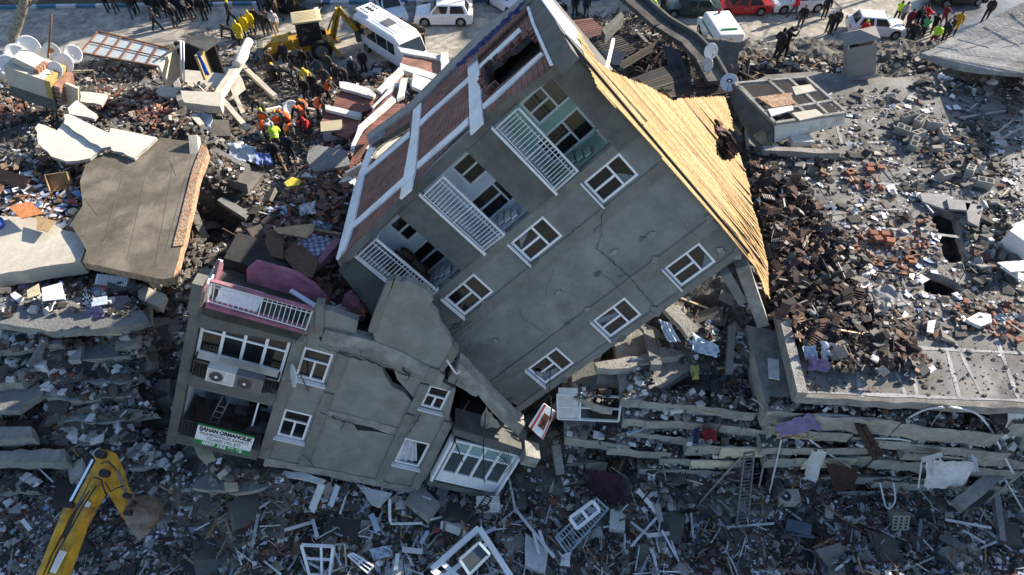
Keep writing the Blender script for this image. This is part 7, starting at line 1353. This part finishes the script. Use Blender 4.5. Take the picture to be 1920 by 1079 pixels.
boards('brown tiled roof patch at the left of the roof void', [(1048, 42), (1108, 34), (1140, 62), (1090, 75)], [8.6, 8.2, 8.0, 8.6], 9, [(.1, .045, .04), (.08, .035, .03), (.13, .06, .05), (.06, .03, .028)], 'tiled_patch', 'roof tiles', gap=.78)
boards('slipped dark batten panel in the middle of the roof void', [(1118, 78), (1180, 60), (1205, 90), (1140, 110)], [8.0, 7.9, 7.8, 8.0], 9, DPL, gap=.6)
boards('dark corrugated strip along the end of the deck', [(1300, 150), (1375, 152), (1385, 170), (1310, 185)], [7.4, 7.6, 7.4, 7.2], 7, [(.05, .035, .03), (.09, .055, .04)], 'corrugated_strip', 'metal sheet', gap=.8)
boards('dark shelf-like timber frame in the roof void', [(1160, 118), (1235, 75), (1243, 85), (1170, 130)], [8.1, 8.2, 7.9, 7.8], 4, DPL, gap=.7)
boards('corrugated olive sheet beside the white frame', [(1412, 255), (1432, 240), (1450, 268), (1435, 280)], [7.8, 7.9, 7.3, 7.2], 6, [(.14, .14, .09), (.2, .19, .12)], 'corrugated_sheet', 'metal sheet', gap=.85)
q = MB(); q.poly([G(1128, 55, 9.2), G(1165, 22, 9.4), G(1170, 30, 9.2), G(1135, 66, 9.0)], (0, 0, -.5), BEAMD); solo(q, 'dark_trough', 'dark long box tilted up behind the roof tiles', 'box')
q = MB(); q.poly([G(1125, 95, 8.6), G(1175, 96, 8.6), G(1162, 122, 8.4), G(1150, 122, 8.4)], (0, 0, -.08), mat('navy_panel', (.03, .035, .05), .4, .3, 2, 0)); solo(q, 'dark_sheet', 'dark blue-black panel lying by the pale plank', 'panel')
q = MB(); q.bar(B1.M @ (o_+sdir*.35+Vector((-1.8, 0, 0))+ndir*-.15), G(1150, 76, 14.6), .1, .14, WSLAB); solo(q, 'pale_plank', 'pale grey plank sticking up from the deck edge', 'plank')
for a in [('grey smoke-stained canvas wall hanging below the rescue van', [(1282, 72), (1398, 80), (1372, 150), (1300, 140)], [8.0, 8.2, 6.6, 7.0], (.13, .125, .115), 'canvas', 'canvas', .12), ('rumpled dark felt hanging in the roof void', [(1240, 85), (1275, 95), (1300, 165), (1268, 150)], [8.0, 7.9, 7.1, 7.2], (.07, .07, .075), 'felt_sheet', 'roofing felt', .12)]: cloth(*a)
q = MB(); q.poly([G(1372, 158, 8.2), G(1384, 160, 8.4), G(1452, 232, 8.2), G(1456, 262, 7.4), G(1436, 270, 7.3), G(1390, 232, 7.4), G(1370, 190, 7.4)], (.25, .1, -.1), BEAMD); solo(q, 'dark_wall', 'dark grey wall panel between the deck and the white frame', 'wall')
wf = thing('white_frame_structure', 'white-sided frame structure with missing top panels fallen on the roof', 'frame', G(1460, 262, 7.2)); wo = Vector(wf.location)
def gw(x, y, z): return G(x, y, z)-wo
q = MB(); q.poly([gw(1453, 232, 8.3), gw(1586, 212, 8.3), gw(1583, 233, 7.6), gw(1452, 268, 7.3)], (0, .12, .03), WSLAB); q.build('side_panel', wf)
q = MB()
for a, b in (((1453, 232), (1586, 212)), ((1378, 158), (1453, 232)), ((1378, 158), (1510, 146)), ((1510, 146), (1586, 212)), ((1410, 188), (1530, 172)), ((1432, 212), (1560, 190)), ((1440, 152), (1520, 222)), ((1480, 150), (1552, 216))): q.bar(gw(*a, 8.3), gw(*b, 8.3), .14, .14, BEAM)
q.build('frame_bar', wf)
for pts, mm in (([(1418, 182), (1482, 174), (1490, 195), (1450, 202), (1432, 190)], EDGEB), ([(1485, 163), (1520, 158), (1530, 170), (1492, 178)], SLABL), ([(1485, 212), (1530, 205), (1545, 216), (1500, 226)], SLABL), ([(1440, 205), (1485, 198), (1488, 206), (1446, 218)], WSLAB)):
    q = MB(); q.poly([gw(x, y, 8.42) for x, y in pts], (0, 0, -.06), mm); q.build('top_panel', wf)
q = MB(); q.poly([gw(x, y, 7.5) for x, y in ((1385, 162), (1508, 150), (1575, 212), (1458, 235))], (0, 0, -.05), DARK); q.build('dark_inside', wf)
q = MB(); q.box(gw(1500, 268, 7.3), (.9, .5, .5), WSLAB); q.build('white_block', wf)
ac_unit('air_conditioner', 'air conditioner box on its back in the slab stack, near the tilted wall', None, Matrix.Translation(G(1268, 775, 5.0)) @ Matrix.Rotation(R(8), 4, 'Z'))
ac_unit('air_conditioner', 'cream air conditioner hanging at the bottom of the slab stack', None, Matrix.Translation(G(1481, 948, 1.9)), col=(.45, .42, .34))
ac_unit('air_conditioner', 'white air conditioner lying in the rubble below the right glazed bay', None, Matrix.Translation(T(850, 1000, .3)) @ Matrix.Rotation(R(-20), 4, 'Z') @ Matrix.Rotation(R(-25), 4, 'X'), s=1.2)
q = B1.M @ Matrix.Translation(B1.hit(1132, 262, 2, -.35)) @ Matrix.Rotation(R(0), 4, 'Z')
ac_unit('air_conditioner', 'air conditioner torn open in the green balcony of the tilted block', None, q, col=(.3, .33, .33), burnt=True)

# ================================================================== foreground debris
def sticks(name, label, cat, segs, w_, h_, col, up=.35, m=PLASTIC, zz=None):
    q = MB()
    for a, b in segs: A = T(*a, up) if zz is None else G(*a, zz[0]); B = T(*b, up+random.uniform(-.1, .15)) if zz is None else G(*b, zz[1]); q.bar(A, B, w_, h_, m, cols_.get(col, col))
    return solo(q, name, label, cat)
for i, (a, b, w_, c, lb) in enumerate([((968, 968), (1038, 1058), .1, 'white', 'long white batten at the bottom centre'), ((1192, 930), (1228, 972), .16, 'white', 'wide white batten right of the bent railing'), ((1210, 1015), (1256, 1008), .14, 'white', 'flat white batten crossing the others'), ((1180, 1035), (1232, 975), .08, 'white', 'thin white batten under the crossing pair'), ((1208, 1012), (1180, 988), .08, 'lblue', 'short pale blue batten of the crossing pile'), ((1228, 955), (1234, 990), .2, 'grey', 'upright grey-white board in the batten pile'), ((700, 975), (712, 1005), .2, 'lblue', 'pale blue upright board below the cracked wall'), ((792, 1030), (805, 1008), .14, 'lblue', 'pale blue batten pointing up-right'), ((757, 1040), (795, 1045), .18, 'white', 'white cross-shaped frame piece at the bottom'), ((745, 1079), (750, 1050), .14, 'white', 'upright leg of the white cross-shaped piece'), ((590, 970), (610, 918), .28, 'white', 'torn white column cladding below the cracked wall'), ((625, 960), (640, 925), .2, 'lblue', 'narrow torn cladding strip right of the white one'),
    ((540, 1005), (590, 990), .1, 'white', 'white slat lying flat at the left of the bottom debris'), ((592, 985), (600, 1015), .12, 'white', 'short white slat standing beside the flat one'), ((720, 920), (718, 962), .05, 'white', 'thin white rod hanging under the cracked wall'), ((1175, 815), (1235, 790), .14, 'lblue', 'pale blue door frame strip across the slab stack, upper'), ((1280, 793), (1305, 765), .14, 'lblue', 'pale blue strip pointing up in the slab stack'), ((1308, 768), (1340, 775), .14, 'cream', 'cream plank on the slab stack'), ((1232, 845), (1240, 828), .13, 'lblue', 'short pale strip in the slab stack'), ((900, 1015), (930, 1000), .12, 'lblue', 'pale strip above the white door frame'), ((1000, 1010), (1010, 1050), .1, 'white', 'white lath left of the square block'), ((1010, 1005), (1025, 1045), .1, 'white', 'second white lath beside the square block'), ((1760, 985), (1845, 1000), .08, 'white', 'long white rod at the lower right'), ((55, 985), (72, 1005), .14, 'white', 'short white batten left of the excavator'), ((25, 870), (70, 880), .06, 'white', 'thin white lath below the left slab edge'), ((70, 875), (112, 915), .05, 'white', 'thin white lath pointing at the excavator'), ((640, 440), (590, 432), .1, 'brown', 'dark plank across the open room'), ((1488, 380), (1530, 410), .05, 'white', 'thin white rod on the flat roof'), ((1715, 360), (1750, 400), .04, 'white', 'thin white rod beside the trench'), ((1560, 175), (1535, 188), .04, 'white', 'thin bent rod on the white frame'), ((1885, 208), (1800, 222), .1, 'grey', 'long thin plank on the shaded roof'), ((1900, 225), (1850, 265), .08, 'grey', 'pole among the planks at the right roof edge'), ((1925, 235), (1860, 270), .1, 'grey', 'lower pole at the right roof edge'), ((545, 545), (588, 572), .12, 'lblue', 'pale blue beam fallen across the pink room')]):
    if y_ and 1480 < a[0] and a[1] < 450: sticks('batten', lb, 'batten', [(a, b)], w_, .06, c, zz=(ZR+.1, ZR+.15))
    elif 440 < a[0] < 660 and 400 < a[1] < 560: sticks('batten', lb, 'batten', [(a, b)], w_, .08, c, zz=(10.4, 10.2))
    elif 1160 < a[0] < 1400 and a[1] < 850: z_ = 5.2-(a[1]-760)*.02; sticks('batten', lb, 'batten', [(a, b)], w_, .06, c, zz=(z_, z_+.2))
    else: sticks('batten', lb, 'batten', [(a, b)], w_, .06, c, up=.5)
# frames and railings
def framed(name, label, cat, c4, zs, t=.1, m=PVC, div=((.5, None),), bars=0, barw=.02, glass=False, h_=.07):
    P = [G(x, y, z) for (x, y), z in zip(c4, zs)]; th_ = thing(name, label, cat, P[3]); o0 = P[3]; q = MB()
    for a, b in ((0, 1), (1, 2), (2, 3), (3, 0)): q.bar(P[a]-o0, P[b]-o0, t, h_, m)
    for u, v in div:
        if u is not None: q.bar(P[0].lerp(P[1], u)-o0, P[3].lerp(P[2], u)-o0, t*.8, h_*.9, m)
        if v is not None: q.bar(P[0].lerp(P[3], v)-o0, P[1].lerp(P[2], v)-o0, t*.8, h_*.9, m)
    q.build('frame_bar', th_)
    if bars:
        q = MB()
        for i in range(1, bars): q.bar(P[0].lerp(P[1], i/bars)-o0, P[3].lerp(P[2], i/bars)-o0, barw, barw, m)
        q.build('bar', th_)
    if glass: q = MB(); q.poly([p-o0-Vector((0, 0, .03)) for p in P], (0, 0, -.01), GREY_G); q.build('pane', th_)
    return th_
RAILG = mat('pale_blue_metal', (.3, .4, .48), .5, .15, 5, 0, metal=.2)
framed('bent_railing', 'bent pale blue balcony railing at the bottom centre', 'railing', [(1042, 1008), (1118, 935), (1140, 955), (1065, 1040)], [1.9, 2.6, 2.1, 1.4], .05, RAILG, ((None, .3),), 16)
framed('window_frame', 'white window frame lying on the bent railing', 'window frame', [(1068, 972), (1112, 940), (1124, 958), (1082, 992)], [2.6, 2.8, 2.6, 2.4], .11)
framed('door_frame', 'large white door frame with a blue sash at the bottom centre', 'door frame', [(810, 1068), (898, 990), (960, 1085), (880, 1120)], [1.9, 2.2, 1.7, 1.5], .2, PVC, ((.18, None), (None, .3)))
framed('window_sash', 'blue-white window sash resting inside the large door frame', 'window frame', [(862, 1050), (898, 1018), (918, 1040), (880, 1078)], [2.2, 2.4, 2.2, 2.0], .09, RAILG, ((None, None),), glass=True)
framed('window_frame', 'white window frame standing in the rubble at the bottom left of centre', 'window frame', [(565, 1022), (625, 1025), (618, 1080), (580, 1078)], [2.0, 2.0, 1.2, 1.2], .1, PVC, ((.62, None), (None, .45)))
framed('slatted_grille', 'small cream grille beside the standing window frame', 'grille', [(628, 1022), (646, 1020), (650, 1062), (622, 1072)], [1.9, 1.9, 1.4, 1.4], .05, mat('cream_metal', (.45, .42, .36), .6, .1, 5, 0), ((None, None),), 2, .02)
framed('cabinet_frame', 'dark-topped white cabinet frame at the bottom left of centre', 'frame', [(652, 1042), (662, 1038), (700, 1062), (690, 1075)], [1.7, 1.8, 1.5, 1.4], .06, PVC, ((.5, .5),))
la = framed('metal_ladder', 'long grey metal grating ladder hanging down the slab stack', 'ladder', [(1378, 1004), (1396, 850), (1414, 848), (1400, 1000)], [1.3, 4.6, 4.6, 1.3], .05, STEEL, ((None, None),), 24, .035)
framed('metal_ladder', 'thin dark ladder hanging below the right glazed bay', 'ladder', [(872, 985), (912, 930), (922, 935), (885, 990)], [2.0, 3.0, 3.0, 2.0], .04, BLACKM, ((None, None),), 14, .02)
sh = framed('metal_shelving', 'white metal shelving with blue-white side panels below the tilted wall', 'shelving', [(1045, 740), (1165, 745), (1160, 790), (1046, 785)], [5.3, 5.1, 4.4, 4.4], .07, PVC, ((.36, .5),))
so = Vector(sh.location); q = MB(); q.poly([G(1047, 727, 5.5)-so, G(1083, 728, 5.5)-so, G(1086, 783, 4.5)-so, G(1048, 783, 4.5)-so], (0, 0, -.04), WSLAB); q.build('side_panel', sh)
# advertising panel, a picture replaced by plain blotches
P = [G(991, 800, 5.4), G(1019, 756, 6.0), G(1041, 772, 5.6), G(1018, 825, 4.8)]; po = thing('advertising_board', 'white advertising board with a red stripe and dark picture hanging by a wire', 'signboard', P[3]); o0 = P[3]; q = MB(); q.poly([p-o0 for p in P], (0, .05, -.05), SWHITE); q.build('board', po)
q = MB(); L4 = lambda u, v, k=.012: P[0].lerp(P[1], u).lerp(P[3].lerp(P[2], u), v)-o0+Vector((0, -k, k)); q.poly([L4(0, .12), L4(1, .12), L4(1, .24), L4(0, .24)], (0, .01, -.01), mat('sign_red', (.35, .03, .02), .6, .1, 3, 0)); q.poly([L4(0, .92), L4(1, .92), L4(1, .98), L4(0, .98)], (0, .01, -.01), MT['sign_red']); q.build('red_stripe', po)
q = MB(); q.poly([L4(.25, .4), L4(.75, .38), L4(.75, .8), L4(.25, .82)], (0, .01, -.01), mat('picture_dark', (.1, .04, .02), .6, .9, 7, 0, stain=(.35, .12, .05), stain_amt=.9)); q.build('picture', po)
q = MB(); q.tube([P[1]-o0, G(1030, 740, 6.6)-o0, G(1032, 690, 7.4)-o0], .02, BLACKM, 4); q.build('wire', po)
# conduits and cables
def hose(label, pts, r_, col, name='conduit', cat='conduit'):
    P = [G(x, y, z) for x, y, z in pts]; S_ = []
    for i in range(len(P)-1):
        p0, p1, p2, p3 = P[max(i-1, 0)], P[i], P[i+1], P[min(i+2, len(P)-1)]
        for k in range(5): t = k/5; S_.append(.5*((2*p1)+(p2-p0)*t+(2*p0-5*p1+4*p2-p3)*t*t+(3*p1-p0-3*p2+p3)*t**3))
    S_.append(P[-1]); q = MB(); q.tube(S_, r_, PLASTIC, 6, cols_.get(col, col)); solo(q, name, label, cat)
for a in [('white conduit arching left over the slab stack at the right', [(1645, 838, 4.3), (1680, 800, 5.4), (1730, 770, 6.6), (1768, 764, 7.0)], .035, 'white'), ('white conduit arching right from the roof edge', [(1780, 763, 7.1), (1830, 775, 6.6), (1860, 810, 5.6), (1880, 850, 4.5), (1900, 888, 3.5)], .04, 'white'), ('thin pale cord dropping from the roof edge', [(1770, 765, 7.0), (1748, 795, 6.0), (1735, 825, 5.0), (1710, 858, 4.0)], .022, 'grey'), ('straight white conduit across the stack', [(1632, 822, 4.9), (1690, 824, 4.9), (1748, 838, 4.4)], .035, 'white'), ('grey cable looping at the left end of the stack', [(1410, 748, 6.8), (1430, 765, 6.2), (1438, 820, 4.6), (1432, 870, 3.2), (1408, 980, 1.0)], .035, 'grey'), ('pale conduit falling from the ladder to the ground', [(1390, 858, 3.6), (1350, 900, 2.6), (1308, 948, 1.2)], .04, 'grey'), ('second pale conduit curving beside the ladder', [(1385, 862, 3.4), (1345, 905, 2.4), (1330, 930, 1.6)], .035, 'grey'), ('thin conduit slanting right below the ladder', [(1335, 915, 2.0), (1370, 932, 1.4), (1404, 955, 1.0)], .025, 'white'),
    ('white plank-like conduit slanting down the centre stack', [(1518, 825, 5.0), (1560, 855, 3.8), (1612, 888, 2.6)], .03, 'white'), ('thin cable lying from the metal panel to the right', [(1545, 975, 1.0), (1620, 985, .9), (1700, 1015, .8)], .025, 'grey'), ('white drain pipe bent at a right angle under the cracked wall', [(731, 935, 2.6), (732, 978, 1.9), (745, 982, 1.8), (792, 981, 1.7)], .055, 'white'), ('white pipe falling at the left end of the stack centre', [(1465, 825, 4.9), (1455, 870, 3.5), (1440, 935, 1.8)], .03, 'white'), ('pale pole leaning at the right edge of the stack', [(1848, 943, 1.6), (1885, 912, 2.6), (1925, 880, 3.5)], .045, 'grey'), ('thin white rod crossing the leaning pole', [(1885, 900, 2.9), (1920, 960, 1.4)], .03, 'white'), ('bent white chair-like tube on the stack', [(1650, 905, 2.6), (1662, 952, 1.6), (1678, 940, 1.8), (1675, 905, 2.6)], .03, 'white'),
    ('loop of wire at the left of the bottom rubble', [(405, 1050, 1.2), (425, 1010, 1.6), (440, 990, 1.9), (450, 1010, 1.5)], .018, 'grey'), ('purple strip of cladding along the fractured beam', [(893, 705, 6.6), (915, 730, 6.0), (935, 758, 5.3), (985, 795, 4.4)], .05, 'lpurple'), ('white rods poking from the fractured beam', [(838, 676, 9.4), (855, 700, 8.9), (862, 695, 8.9)], .03, 'white'), ('black cable hanging from the tilted block onto the rubble', [(1032, 742, 6.5), (1034, 770, 5.9), (1028, 800, 5.0)], .025, 'black')]:
    hose(*a)
boards('row of white louvre slats hanging over the large white sheet', [(1728, 858, )[:2], (1765, 848), (1768, 856), (1732, 868)], [4.6, 4.6, 4.3, 4.2], 5, [(.5, .52, .55)], 'louvre', 'louvre', gap=.7, m=PLASTIC)
for k, (a, b) in enumerate((((1728, 866), (1722, 915)), ((1738, 866), (1740, 918)), ((1752, 862), (1748, 905)), ((1762, 858), (1766, 888)))): sticks('chair_leg', ['leftmost', 'second', 'third', 'rightmost'][k]+' white metal leg hanging below the louvre slats', 'metal leg', [(a, b)], .05, .05, 'white', zz=(4.2, 2.6))
sticks('broken_rafter', 'crossed dark rafters stuck in the slab stack', 'rafter', [((1608, 798), (1640, 858)), ((1618, 795), (1650, 850))], .22, .16, 'dbrown', m=WOODP, zz=(5.9, 3.8))
sticks('tripod', 'camera tripod beside the two men filming', 'tripod', [((1461, 100), (1455, 130)), ((1461, 100), (1461, 132)), ((1461, 100), (1469, 128))], .04, .04, 'black', zz=(1.5, 0))
cloth('dark clothes heap against the green car bonnet', [(1228, 15), (1250, 12), (1255, 28), (1238, 32)], [1.2, 1.2, .3, .3], 'dgrey', 'cloth', 'cloth', .1)
